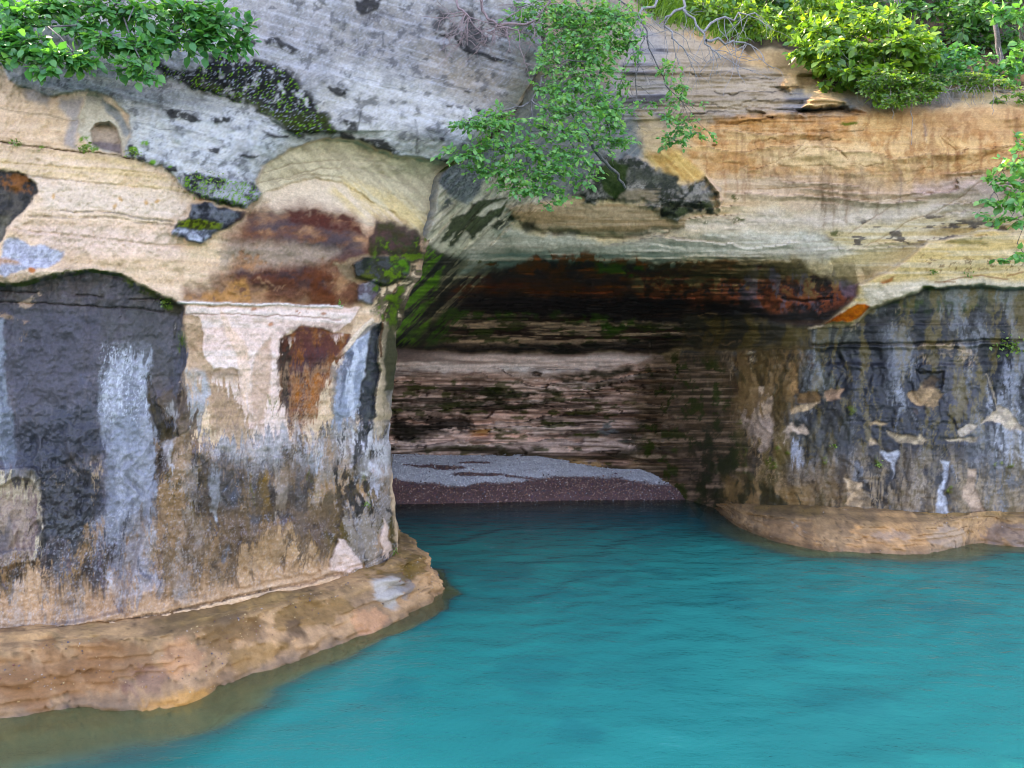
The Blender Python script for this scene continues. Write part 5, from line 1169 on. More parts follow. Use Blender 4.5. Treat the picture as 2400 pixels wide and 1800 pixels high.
def make_ledge(pairs, name, label, seed, top, c1, c2, name_ramp=False):
    pr = resample(pairs, 0.029)
    n = len(pr)
    # dense profile
    tks = np.linspace(0, 1, 96)
    seglen = np.r_[0, np.cumsum(np.hypot(np.diff(pa[:, 0]) * 0.9, np.diff(pa[:, 1])))]
    seglen /= seglen[-1]
    a = np.interp(tks, seglen, pa[:, 0])
    z = np.interp(tks, seglen, pa[:, 1])
    S = np.arange(n)[:, None] * 0.023
    T = tks[None, :] * 3.0
    C0, W0 = pr[:, None, :2], pr[:, None, 2:]
    P = C0 + (W0 - C0) * a[None, :, None]
    Z = np.repeat(z[None, :], n, 0) * (top / 0.5)
    out = (W0 - C0)
    out = out / (np.linalg.norm(out, axis=2, keepdims=True) + 1e-6)
    n1 = fbm(S / 0.55 + T * 0, T / 0.45, seed, 4) - 0.5
    n2 = fbm(S / 0.11, T / 0.11, seed + 4, 4) - 0.5
    n3 = fbm(S / 1.6, T / 1.4, seed + 8, 2) - 0.5
    n4 = 0.02 + np.abs(fbm(S / 0.35, T / 0.28, seed + 30, 4) - 0.5)
    q1 = fbm(S / 0.42, T / 0.20, seed + 50, 4)
    qs = np.floor(q1 * 6) / 6 + sstep(0.75, 1.0, q1 * 6 - np.floor(q1 * 6)) / 6
    bump = n1 * 0.06 + n2 * 0.05 + n3 * 0.18 + (qs - 0.5) * 0.22 - 0.03 * (1 - sstep(0.02, 0.05, n4))
    face = sstep(0.1, 0.5, a)[None, :]
    P = P + out * (bump * face)[..., None]
    Z = Z + (n2 * 0.03 + n1 * 0.05) * (1 - 0.6 * face)
    # broken upper lip: a thin layer lifted off along the crack
    tz = Z / 0.075 + 2.2 * (fbm(S / 1.2, T / 0.8, seed + 40, 3) - 0.5)
    fz = tz - np.floor(tz)
    lam = vn(np.floor(tz) * 5.3 + 0.5, S / 0.9 + 0 * T, seed + 43)
    bed_step = (fz - 0.5) * 0.08 * sstep(0.35, 0.75, lam) * face * (Z > -0.05)
    P = P - out * bed_step[..., None]
    lip = (sstep(0.02, 0.05, a) * (1 - sstep(0.20, 0.24, a + 0 * a)))[None, :] * sstep(0.45, 0.55, fbm(S / 0.9, T * 0, seed + 46, 3))
    Z = Z + 0.035 * lip
    if name_ramp:
        rp = 0.2 + 0.8 * sstep(0.6, 4.6, S)
        Z = np.where(Z > 0, Z * rp, Z)
    V = np.concatenate([P, Z[..., None]], 2)
    b = fbm(S / 0.5, T / 0.5, seed + 12, 5, 0.6)[..., None]
    st = fbm(S / 0.07, T / 0.9, seed + 16, 4, 0.6)[..., None]
    col = alb(*c1) * (1 - b) + alb(*c2) * b
    k = sstep(0.55, 0.75, fbm(S / 0.8, T / 0.5, seed + 20, 4))[..., None]
    col = col * (1 - 0.6 * k) + alb(206, 164, 128) * 0.6 * k
    tp = (1 - sstep(0.25, 0.75, a))[None, :, None] * (0.35 + 0.65 * sstep(0.35, 0.6, b))
    col = col * (1 - 0.75 * tp) + alb(142, 116, 80) * 0.75 * tp
    dk = sstep(0.6, 0.7, fbm(S / 0.16, T / 0.35, seed + 24, 4))[..., None] * 0.32
    col = col * (1 - dk) + alb(104, 88, 78) * dk
    wetline = (sstep(0.10, 0.02, Z) if False else (1 - sstep(0.02, 0.12, Z)))[..., None]
    col = col * (1 - 0.45 * wetline)
    col = col * (0.80 + 0.4 * st) * (0.82 + 0.36 * fbm(S / 0.03, T / 0.03, seed + 34, 3))[..., None] * (1 - 0.45 * (1 - sstep(0.02, 0.04, n4)))[..., None]
    W = np.clip(0.25 + 0.5 * wetline[..., 0], 0, 1)
    o = obj(name, mesh_from(name, V.reshape(-1, 3), grid_faces(n, len(tks)), ROCK, True, col.reshape(-1, 3), {'wet': W}), cliff)
    tag(o, label)
    return o, V, col


ledge_w, LV, LC = make_ledge(LEDGE_W, 'rock_ledge', 'rounded tan wave-cut ledge under the left buttress', 20, 0.5, (206, 168, 134), (184, 152, 124))
ledge_e, EVt, EC = make_ledge(LEDGE_E, 'rock_ledge', 'low tan wave-cut ledge under the right-hand wall', 28, 0.45, (198, 162, 128), (176, 146, 118), True)


def stain_ledge(o, Vv, Cc, spots):
    """bleached or stained patches on a ledge, each at a surveyed place with a radius in metres"""
    c = Cc.copy()
    flat = Vv
    for (p, r, colr, a) in spots:
        d = np.linalg.norm((flat - np.asarray(p)[None, None]) / np.asarray(r)[None, None], axis=2)
        d = d + (fbm(flat[..., 0] * 7 + flat[..., 2] * 5, flat[..., 1] * 7, 33, 4) - 0.5) * 0.9
        m = (sstep(1.1, 0.9, d) if False else 1 - sstep(0.88, 1.1, d))[..., None] * a
        c = c * (1 - m) + alb(*colr) * m
    at_ = o.data.attributes['stone_colour']
    c4 = np.ones((c.shape[0] * c.shape[1], 4), np.float32)
    c4[:, :3] = c.reshape(-1, 3)
    at_.data.foreach_set('color', c4.ravel())


stain_ledge(ledge_w, LV, LC, [
    (at(912, 1385, 9.55), (0.22, 0.30, 0.20), (190, 182, 172), 0.9),
    (at(945, 1370, 9.9), (0.12, 0.2, 0.16), (146, 142, 140), 0.7),
    (at(420, 1530, 7.3), (0.22, 0.3, 0.22), (220, 168, 134), 0.45),
    (at(150, 1570, 7.0), (0.6, 0.4, 0.3), (160, 118, 88), 0.6),
    (at(420, 1640, 7.15), (0.25, 0.3, 0.09), (218, 166, 112), 0.6),
    (at(870, 1450, 9.2), (0.25, 0.3, 0.12), (216, 166, 134), 0.6),
    (at(900, 1340, 10.2), (0.4, 0.5, 0.12), (128, 100, 62), 0.75),
    (at(700, 1440, 8.7), (0.5, 0.5, 0.12), (134, 104, 68), 0.65),
    (at(560, 1480, 8.0), (0.3, 0.4, 0.12), (122, 92, 62), 0.6),
    (at(690, 1470, 8.3), (0.12, 0.3, 0.16), (98, 78, 66), 0.6),
    (at(260, 1560, 7.2), (0.35, 0.4, 0.16), (146, 106, 78), 0.55),
    (at(60, 1620, 6.9), (0.4, 0.4, 0.14), (150, 112, 84), 0.5),
    (at(330, 1600, 7.1), (0.2, 0.3, 0.1), (136, 104, 96), 0.5),
    (at(610, 1530, 8.0), (0.3, 0.3, 0.1), (150, 116, 74), 0.5),
    (at(970, 1330, 10.5), (0.2, 0.5, 0.1), (120, 96, 56), 0.7)])
stain_ledge(ledge_e, EVt, EC, [
    (at(1865, 1232, 13.7), (0.26, 0.5, 0.15), (182, 172, 160), 0.8),
    (at(2000, 1240, 13.2), (0.5, 0.4, 0.12), (226, 178, 136), 0.7),
    (at(2080, 1255, 13.1), (0.4, 0.3, 0.1), (190, 166, 148), 0.5),
    (at(2220, 1260, 13.4), (0.5, 0.4, 0.16), (190, 172, 156), 0.5),
    (at(2360, 1250, 13.8), (0.4, 0.5, 0.2), (124, 112, 108), 0.6)])

# pebbles cemented into the ledges: too small to count
OCT_V = np.array([(1, 0, 0), (-1, 0, 0), (0, 1, 0), (0, -1, 0), (0, 0, 1), (0, 0, -1)], float)
OCT_F = np.array([(0, 2, 4), (2, 1, 4), (1, 3, 4), (3, 0, 4), (2, 0, 5), (1, 2, 5), (3, 1, 5), (0, 3, 5)])
g = (1 + 5 ** 0.5) / 2
ICO_V = np.array([(-1, g, 0), (1, g, 0), (-1, -g, 0), (1, -g, 0), (0, -1, g), (0, 1, g), (0, -1, -g), (0, 1, -g), (g, 0, -1), (g, 0, 1), (-g, 0, -1), (-g, 0, 1)], float) / math.sqrt(1 + g * g)
ICO_F = np.array([(0, 11, 5), (0, 5, 1), (0, 1, 7), (0, 7, 10), (0, 10, 11), (1, 5, 9), (5, 11, 4), (11, 10, 2), (10, 7, 6), (7, 1, 8), (3, 9, 4), (3, 4, 2), (3, 2, 6), (3, 6, 8), (3, 8, 9), (4, 9, 5), (2, 4, 11), (6, 2, 10), (8, 6, 7), (9, 8, 1)])


def rotm(n):
    q = RNG.normal(size=(n, 4))
    q /= np.linalg.norm(q, axis=1, keepdims=True)
    w, x, y, z = q.T
    return np.stack([np.stack([1 - 2 * (y * y + z * z), 2 * (x * y - z * w), 2 * (x * z + y * w)], 1), np.stack([2 * (x * y + z * w), 1 - 2 * (x * x + z * z), 2 * (y * z - x * w)], 1), np.stack([2 * (x * z - y * w), 2 * (y * z + x * w), 1 - 2 * (x * x + y * y)], 1)], 1)


def stones(name, pos, size, cols, parent, label=None, shape=(ICO_V, ICO_F), flat=0.65):
    n = len(pos)
    sv, sf = shape
    R = rotm(n)
    sc = np.stack([size * RNG.uniform(0.8, 1.3, n), size * RNG.uniform(0.7, 1.1, n), size * flat * RNG.uniform(0.7, 1.1, n)], 1)
    loc = sv[None] * sc[:, None, :] * RNG.uniform(0.85, 1.12, (n, len(sv), 1))
    loc = np.einsum('nij,nkj->nki', R, loc)
    V = (loc + pos[:, None, :]).reshape(-1, 3)
    F = (sf[None] + (np.arange(n) * len(sv))[:, None, None]).reshape(-1, 3)
    C = np.repeat(cols, len(sv), 0)
    o = obj(name, mesh_from(name, V, F, ROCK, True, C, {'wet': np.full(len(V), 0.3)}), parent)
    o['kind'] = 'stuff'
    if label:
        o['label'] = label
    return o


def ledge_pebbles(o, Vv, cnt, seed, label):
    r = np.random.default_rng(seed)
    n, m, _ = Vv.shape
    zz = Vv[..., 2]
    w = (fbm(np.arange(n)[:, None] * 0.023 / 0.5 + 0 * zz, zz / 0.10, seed, 4) > 0.60) & (zz > 0.03) & (zz < 0.47) & (np.arange(m)[None] > 8)
    idx = np.argwhere(w)
    idx = idx[r.choice(len(idx), min(cnt, len(idx)), replace=False)]
    p = Vv[idx[:, 0], idx[:, 1]] + r.normal(0, 0.003, (len(idx), 3))
    size = r.gamma(2.0, 0.0022, len(p)) + 0.003
    pal = np.array([alb(*c) for c in ((150, 108, 96), (126, 116, 120), (196, 186, 180), (176, 140, 104), (104, 88, 86), (214, 190, 156))])
    stones('pebbles', p, size, pal[r.integers(0, 6, len(p))], o, label, (OCT_V, OCT_F), 0.8)


ledge_pebbles(ledge_w, LV, 2600, 5, 'small pebbles cemented in the tan rock')
ledge_pebbles(ledge_e, EVt, 900, 6, 'small pebbles cemented in the low ledge')

# ---------------------------------------------------------------- shingle beach inside the cave
bx = np.linspace(-6.5, 5.6, 140)
by = np.linspace(16.6, 22.5, 90)
BX, BY = np.meshgrid(bx, by)


def beach_z(x, y):
    yw = 17.85 + 0.10 * (x + 2.6) + 0.08 * np.sin(x * 1.3)
    d = y - yw
    crest = 0.80 - 0.055 * np.clip(x + 1.0, 0, 6) + 0.05 * np.sin(x * 1.7 + 1)
    z = np.where(d < 0, d * 0.75, crest * (1 - np.exp(-np.maximum(d, 0) * 0.85)) * 1.12)
    return z + 0.06 * (fbm(x * 0.8 + 20, y * 0.8, 40, 3) - 0.5) * sstep(0.2, 0.8, d)


BZ = beach_z(BX, BY)


def beach_col(x, y, z):
    lim = 0.37 + 0.06 * np.sin(x * 1.1) - 0.015 * (x - 1)
    pale = sstep(-0.03, 0.03, z + (fbm(x * 1.5, y * 3, 42, 3) - 0.5) * 0.10 - lim)
    # wet brown lenses left on the pale shingle
    for (cx, cy, rx, ry) in ((-1.85, 19.45, 0.75, 0.17), (-0.75, 19.05, 0.75, 0.10), (-1.0, 19.8, 0.5, 0.07), (0.6, 19.0, 0.9, 0.06), (1.6, 18.95, 0.7, 0.04)):
        e = ((x - cx) / rx) ** 2 + ((y - cy) / ry) ** 2 + (fbm(x * 3, y * 6, 44, 3) - 0.5) * 1.6
        pale = pale * sstep(0.75, 1.15, e)
    return pale


bpale = beach_col(BX, BY, BZ)[..., None]
soilc = (alb(196, 199, 210, 1.4) * bpale + alb(118, 96, 94, 1.4) * (1 - bpale)) * (0.75 + 0.4 * fbm(BX * 5, BY * 5, 46, 3))[..., None]
beach = obj('beach', mesh_from('beach', np.stack([BX, BY, BZ], -1).reshape(-1, 3), grid_faces(90, 140), ROCK, True, soilc.reshape(-1, 3), {'wet': np.full(BX.size, 0.2)}))
tag(beach, 'shingle beach on the cave floor, brown by the water and pale behind', None, None, 'structure')
npb = 27000
r = np.random.default_rng(9)
px_ = r.uniform(-4.6, 4.9, npb)
py_ = r.uniform(17.4, 20.9, npb)
pz_ = beach_z(px_, py_)
pl = beach_col(px_, py_, pz_)
dark = np.array([alb(*c, 1.9) for c in ((116, 90, 88), (100, 80, 90), (140, 112, 100), (92, 86, 100), (156, 136, 128), (80, 62, 64))])
lite = np.array([alb(*c, 1.55) for c in ((196, 200, 212), (178, 184, 200), (210, 210, 214), (160, 164, 180), (188, 184, 188), (170, 172, 184))])
pick = r.random(npb) < (0.03 + 0.95 * pl)
pc = np.where(pick[:, None], lite[r.integers(0, 6, npb)], dark[r.integers(0, 6, npb)])
stones('pebbles', np.stack([px_, py_, pz_ + 0.008], 1), r.gamma(3.2, 0.0036, npb) + 0.005, pc, beach, 'rounded grey and brown beach pebbles', (OCT_V, OCT_F), 0.7)

# ---------------------------------------------------------------- lake bed and water
wl = resample(LEDGE_W, 0.05)[:, 2:]
we = resample(LEDGE_E, 0.05)[:, 2:]


def dist_to(line, X, Y):
    d = np.full(X.shape, 1e9)
    for p in line[::3]:
        d = np.minimum(d, (X - p[0]) ** 2 + (Y - p[1]) ** 2)
    return np.sqrt(d)


def depth_fn(X, Y):
    """depth of the lake under a point, metres"""
    n = fbm(X * 0.7 + 30, Y * 0.7 + 10, 47, 4) - 0.5
    width = np.interp(X, [-8, -4.0, -2.4, -1.3, 0], [1.3, 1.05, 0.6, 0.12, 0.1])
    dw = dist_to(wl, X, Y) + n * 0.6
    de = dist_to(we, X, Y) + n * 0.5
    a = 0.12 + 0.5 * np.clip(dw / width, 0, 1) + 2.6 * sstep(0.55, 2.3, dw / width)
    b = 0.15 + 0.9 * np.clip(de / 0.7, 0, 1) + 2.4 * sstep(0.6, 1.8, de / 0.8)
    d = np.minimum(a, b)
    bz = -beach_z(X, Y)
    d = np.where(Y > 15.5, np.minimum(d, np.maximum(bz + 0.02, 0.02)), d)
    return d


def axis(lo, hi, step, far_lo, far_hi):
    core = np.arange(lo, hi + 1e-6, step)
    a = lo - np.geomspace(step * 2, lo - far_lo, 14)[::-1] if far_lo < lo else np.array([])
    b = hi + np.geomspace(step * 2, far_hi - hi, 14) if far_hi > hi else np.array([])
    return np.concatenate([a, core, b])


gx = axis(-7.0, 10.5, 0.068, -600, 600)
gy = axis(3.0, 19.4, 0.068, -900, 19.4)
GX, GY = np.meshgrid(gx, gy)
near = (GX > -9) & (GX < 12) & (GY > 1)
DEP = 3.3 + 1.2 * np.clip((np.hypot(GX - 1.5, GY - 12.5) - 8.5) / 1.2, 0, 12)   # the lake floor drops away offshore
DEP[near] = np.minimum(DEP[near], depth_fn(GX[near], GY[near]) + np.maximum(DEP[near] - 3.3, 0))
wav = 0
for (ang, lam, amp, ph) in ((1.9, 1.9, 0.012, 0.3), (2.3, 1.1, 0.008, 1.2), (1.5, 0.62, 0.0045, 2.0), (2.7, 0.8, 0.005, 0.7), (1.1, 1.4, 0.006, 4.0), (2.05, 0.38, 0.0022, 1.0)):
    kx, ky = math.cos(ang) / lam * 2 * math.pi, math.sin(ang) / lam * 2 * math.pi
    mod = 0.35 + 1.1 * fbm(GX * 0.35 + ph * 7, GY * 0.35, 55, 2)
    wav = wav + amp * mod * np.sin(GX * kx + GY * ky + ph + 2.4 * (fbm(GX * 0.9, GY * 0.9, 58, 2) - .5) * 3)
wav = wav + (fbm(GX * 2.4, GY * 3.4, 60, 3) - 0.5) * 0.012
calm = 0.35 + 0.65 * (1 - sstep(13, 17, GY))
fade = 1 - sstep(12, 30, np.hypot(GX, GY - 10))
WZ = wav * calm * fade * 0.6
weed_and_shade = np.zeros(GX.shape)
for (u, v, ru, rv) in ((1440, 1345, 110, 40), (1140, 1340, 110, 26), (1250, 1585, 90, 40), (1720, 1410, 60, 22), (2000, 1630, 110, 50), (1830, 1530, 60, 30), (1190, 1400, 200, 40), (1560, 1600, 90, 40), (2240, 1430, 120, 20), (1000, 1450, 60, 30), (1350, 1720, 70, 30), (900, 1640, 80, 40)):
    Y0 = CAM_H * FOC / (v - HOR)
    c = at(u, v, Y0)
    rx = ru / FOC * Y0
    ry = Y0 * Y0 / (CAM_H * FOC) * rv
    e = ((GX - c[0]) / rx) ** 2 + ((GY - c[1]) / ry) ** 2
    weed_and_shade = np.maximum(weed_and_shade, (1 - sstep(0.0, 1.3, e + (fbm(GX * 1.7, GY * 1.7, 62, 5, 0.6) - 0.5) * 3.4)) * 0.30)
weed_and_shade = 0.7 * weed_and_shade + 0.75 * sstep(12.6, 16.6, GY) * (np.abs(GX) < 9) + 0.10 * sstep(0.5, 0.85, fbm(GX * 0.8, GY * 0.5, 63, 4))  # weed patches, plus the cave's shade painted into the water towards the beach


def water_material():
    m, nt, out = new_mat('lake_water')
    dep = nd(nt, 'Attribute', attribute_name='water_depth')
    wd = nd(nt, 'Attribute', attribute_name='weed_and_shade')
    tc = nd(nt, 'TexCoord')
    mp = nd(nt, 'Mapping')
    mp.inputs['Scale'].default_value = (1.0, 1.7, 1.0)
    mp.inputs['Rotation'].default_value = (0, 0, math.radians(14))
    nt.links.new(tc.outputs['Object'], mp.inputs['Vector'])
    n1 = noise_node(nt, mp.outputs[0], 2.3, 5, 0.5)
    n2 = noise_node(nt, mp.outputs[0], 13.0, 4, 0.6)
    bp = nd(nt, 'Bump')
    bp.inputs['Strength'].default_value = 0.8
    bp.inputs['Distance'].default_value = 0.05
    nt.links.new(mth(nt, 'ADD', n1, mth(nt, 'MULTIPLY', n2, 0.16)), bp.inputs['Height'])
    ramp = nd(nt, 'ValToRGB')
    e = ramp.color_ramp.elements
    e[0].position = 0.0
    e[0].color = (0.22, 0.235, 0.09, 1)
    e[1].position = 1.0
    e[1].color = (0.003, 0.016, 0.026, 1)
    for pos, c in ((0.045, (0.14, 0.185, 0.08)), (0.09, (0.03, 0.115, 0.085)), (0.15, (0.001, 0.152, 0.112)), (0.25, (0.0, 0.205, 0.158)), (0.55, (0.003, 0.07, 0.09))):
        k = e.new(pos)
        k.color = (*c, 1)
    nt.links.new(mapr(nt, dep.outputs['Fac'], 0, 12.8, 0, 1), ramp.inputs[0])
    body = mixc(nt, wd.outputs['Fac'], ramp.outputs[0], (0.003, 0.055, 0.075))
    dif = nd(nt, 'BsdfDiffuse')
    nt.links.new(body, dif.inputs['Color'])
    tr = nd(nt, 'BsdfTransparent')
    tr.inputs['Color'].default_value = (0.82, 0.88, 0.70, 1)
    m1 = nd(nt, 'MixShader')
    fac = nd(nt, 'MapRange', interpolation_type='SMOOTHSTEP')
    nt.links.new(dep.outputs['Fac'], fac.inputs['Value'])
    fac.inputs['From Min'].default_value = 0.0
    fac.inputs['From Max'].default_value = 1.5
    fac.inputs['To Min'].default_value = 0.35
    fac.inputs['To Max'].default_value = 1.0
    nt.links.new(fac.outputs[0], m1.inputs[0])
    nt.links.new(tr.outputs[0], m1.inputs[1])
    nt.links.new(dif.outputs[0], m1.inputs[2])
    gl = nd(nt, 'BsdfGlossy')
    gl.inputs['Roughness'].default_value = 0.04
    gl.inputs['Color'].default_value = (0.5, 0.56, 0.58, 1)
    nt.links.new(bp.outputs[0], gl.inputs['Normal'])
    fr = nd(nt, 'Fresnel')
    fr.inputs['IOR'].default_value = 1.33
    nt.links.new(bp.outputs[0], fr.inputs['Normal'])
    m2 = nd(nt, 'MixShader')
    nt.links.new(fr.outputs[0], m2.inputs[0])
    nt.links.new(m1.outputs[0], m2.inputs[1])
    nt.links.new(gl.outputs[0], m2.inputs[2])
    nt.links.new(m2.outputs[0], out.inputs[0])
    return m


water = obj('lake_water', mesh_from('lake_water', np.stack([GX, GY, WZ], -1).reshape(-1, 3), grid_faces(len(gy), len(gx)), water_material(), True, None, {'water_depth': DEP, 'weed_and_shade': weed_and_shade}))
tag(water, 'clear turquoise lake water, olive over the shallows', None, None, 'structure')

lx = np.linspace(-9, 12, 150)
ly = np.linspace(1, 19.5, 130)
LX, LY = np.meshgrid(lx, ly)
LZ = -depth_fn(LX, LY) - 0.10 - 0.12 * fbm(LX * 1.3, LY * 1.3, 48, 4)
t = fbm(LX * 1.6, LY * 1.6, 49, 5)[..., None]
bedc = alb(196, 176, 112) * (1 - t) + alb(132, 128, 76) * t
bed = obj('lake_bed', mesh_from('lake_bed', np.stack([LX, LY, LZ], -1).reshape(-1, 3), grid_faces(130, 150), ROCK, True, bedc.reshape(-1, 3), {'wet': np.zeros(LX.size)}))
tag(bed, 'sandy olive lake bed seen through the shallows', None, None, 'structure')

# ---------------------------------------------------------------- hillside behind the cliff top
selA = np.arange(0, na_c, 10)
topA = WA[0, selA]
selB = np.arange(0, nb_c, 10)
topB = WB[0, selB]
topB = topB[topB[:, 0] > topA[-1, 0] + 0.25]
rim_line = np.concatenate([[topA[0] + np.array([-30, -6, 0.4])], topA, topB, [topB[-1] + np.array([40, 2, 0])]], 0)
tq = np.r_[np.linspace(-0.5, 10, 36), np.geomspace(11, 90, 12)]
HV = np.zeros((len(tq), len(rim_line), 3))
for i, q in enumerate(tq):
    HV[i, :, 0] = rim_line[:, 0] * (1 + 0.012 * max(q, 0))
    HV[i, :, 1] = rim_line[:, 1] + q + 0.25
    rise = 0.62 * q if q < 9 else 5.58 + (q - 9) * 0.12
    HV[i, :, 2] = rim_line[:, 2] - 0.06 + rise + 0.25 * (fbm(rim_line[:, 0] * 0.7 + 9, np.full(len(rim_line), q * 0.7), 31, 3) - 0.5) * min(1, max(q, 0))
hill = obj('hillside', mesh_from('hillside', HV.reshape(-1, 3), grid_faces(len(tq), len(rim_line)), SOIL))
tag(hill, 'dark leaf-littered slope climbing behind the cliff top', None, None, 'structure')
# ---------------------------------------------------------------- plants
def unit(v):
    v = np.asarray(v, float)
    return v / (np.linalg.norm(v) + 1e-9)


class Tubes:
    def __init__(self, sides=5):
        self.v, self.f, self.n, self.k = [], [], 0, sides

    def add(self, pts, r0, r1):
        pts = np.asarray(pts, float)
        m = len(pts)
        tan = np.gradient(pts, axis=0)
        tan /= np.linalg.norm(tan, axis=1, keepdims=True) + 1e-9
        ref = np.array([0.31, 0.2, 0.93])
        a = np.cross(tan, ref)
        a /= np.linalg.norm(a, axis=1, keepdims=True) + 1e-9
        b = np.cross(tan, a)
        rad = np.linspace(r0, r1, m)
        ang = np.linspace(0, 2 * math.pi, self.k, endpoint=False)
        ring = pts[:, None, :] + rad[:, None, None] * (np.cos(ang)[None, :, None] * a[:, None, :] + np.sin(ang)[None, :, None] * b[:, None, :])
        self.v.append(ring.reshape(-1, 3))
        i = np.arange(m - 1)[:, None] * self.k
        j = np.arange(self.k)[None]
        jn = (j + 1) % self.k
        self.f.append((np.stack([i + j, i + jn, i + self.k + jn, i + self.k + j], -1).reshape(-1, 4)) + self.n)
        self.n += m * self.k

    def build(self, name, mat, parent, label=None):
        if not self.v:
            return None
        o = obj(name, mesh_from(name, np.concatenate(self.v), np.concatenate(self.f), mat), parent)
        if label:
            o['label'] = label
        return o


def curve(p0, p1, sag=0.1, jit=0.04, n=7, rnd=random):
    p0, p1 = np.asarray(p0, float), np.asarray(p1, float)
    L = np.linalg.norm(p1 - p0)
    t = np.linspace(0, 1, n)[:, None]
    p = p0 * (1 - t) + p1 * t
    p[:, 2] += -sag * L * 4 * (t * (1 - t))[:, 0]
    off = np.array([[rnd.gauss(0, jit * L) for _ in range(3)] for _ in range(n)])
    off[0] = 0
    off[-1] = 0
    return p + off


LEAF_OUT = np.array([(0, 0, 0), (0.28, 0.30, 0.06), (0.62, 0.28, 0.05), (1.0, 0, -0.06), (0.62, -0.28, 0.05), (0.28, -0.30, 0.06), (0.34, 0, -0.015), (0.66, 0, -0.02)])
LEAF_SMALL = np.array([(0, 0, 0), (0.42, 0.31, 0.06), (1.0, 0, -0.04), (0.42, -0.31, 0.06)])
LEAF_SMALL_F = np.array([(0, 2, 1), (0, 3, 2)])
LEAF_FACE = np.array([(0, 6, 1), (1, 6, 7), (1, 7, 2), (2, 7, 3), (0, 5, 6), (5, 7, 6), (5, 4, 7), (4, 3, 7)])


def leaf_frames(pos, d, nrm, size):
    """n x 4 x 4 transforms: leaf grows along d, faces nrm"""
    d = d / (np.linalg.norm(d, axis=1, keepdims=True) + 1e-9)
    s = np.cross(nrm, d)
    s /= np.linalg.norm(s, axis=1, keepdims=True) + 1e-9
    n = np.cross(d, s)
    M = np.zeros((len(pos), 4, 4))
    M[:, :3, 0] = d * size[:, None]
    M[:, :3, 1] = s * size[:, None]
    M[:, :3, 2] = n * size[:, None]
    M[:, :3, 3] = pos
    M[:, 3, 3] = 1
    return M


def joined_leaves(name, M, mat, parent, label=None, shape=(LEAF_SMALL, LEAF_SMALL_F)):
    sv, sf = shape
    V = np.einsum('nij,kj->nki', M[:, :3, :3], sv) + M[:, None, :3, 3]
    F = (sf[None] + (np.arange(len(M)) * len(sv))[:, None, None]).reshape(-1, 3)
    o = obj(name, mesh_from(name, V.reshape(-1, 3), F, mat), parent)
    o['kind'] = 'stuff'
    if label:
        o['label'] = label
    return o


_leaf_mesh = {}


def single_leaves(M, mat, parent, count):
    """the leaves that show largest are objects of their own, the rest one mesh"""
    Mw = M
    px = 1200 + FOC * Mw[:, 0, 3] / Mw[:, 1, 3]
    py = HOR - FOC * (Mw[:, 2, 3] - CAM_H) / Mw[:, 1, 3]
    size = np.linalg.norm(Mw[:, :3, 0], axis=1) / Mw[:, 1, 3]
    size = np.where((px > 0) & (px < 2400) & (py > 0) & (py < 1800), size, 0)
    order = np.argsort(-size)
    big, rest = order[:count], order[count:]
    if mat.name not in _leaf_mesh:
        _leaf_mesh[mat.name] = mesh_from('leaf_' + mat.name, LEAF_OUT, LEAF_FACE, mat)
    base = Matrix.Translation(parent.location)
    inv = base.inverted()
    for i in big:
        o = obj('leaf', _leaf_mesh[mat.name], parent)
        o.matrix_basis = inv @ Matrix(M[i].tolist())
    if len(rest):
        f = joined_leaves('foliage', M[rest], mat, None, None, (LEAF_OUT, LEAF_FACE) if count >= 200 else (LEAF_SMALL, LEAF_SMALL_F))
        f.parent = parent
        f.matrix_parent_inverse = inv


def root_empty(name, loc, label, cat, group=None):
    e = bpy.data.objects.new(name, None)
    e.empty_display_size = 0.2
    COL.objects.link(e)
    e.location = [float(q) for q in loc]
    tag(e, label, cat, group)
    return e


def attach(o, parent):
    if o is None:
        return
    o.parent = parent
    o.matrix_parent_inverse = Matrix.Translation(parent.location).inverted()


def stuff(o):
    if o is not None:
        o['kind'] = 'stuff'
    return o


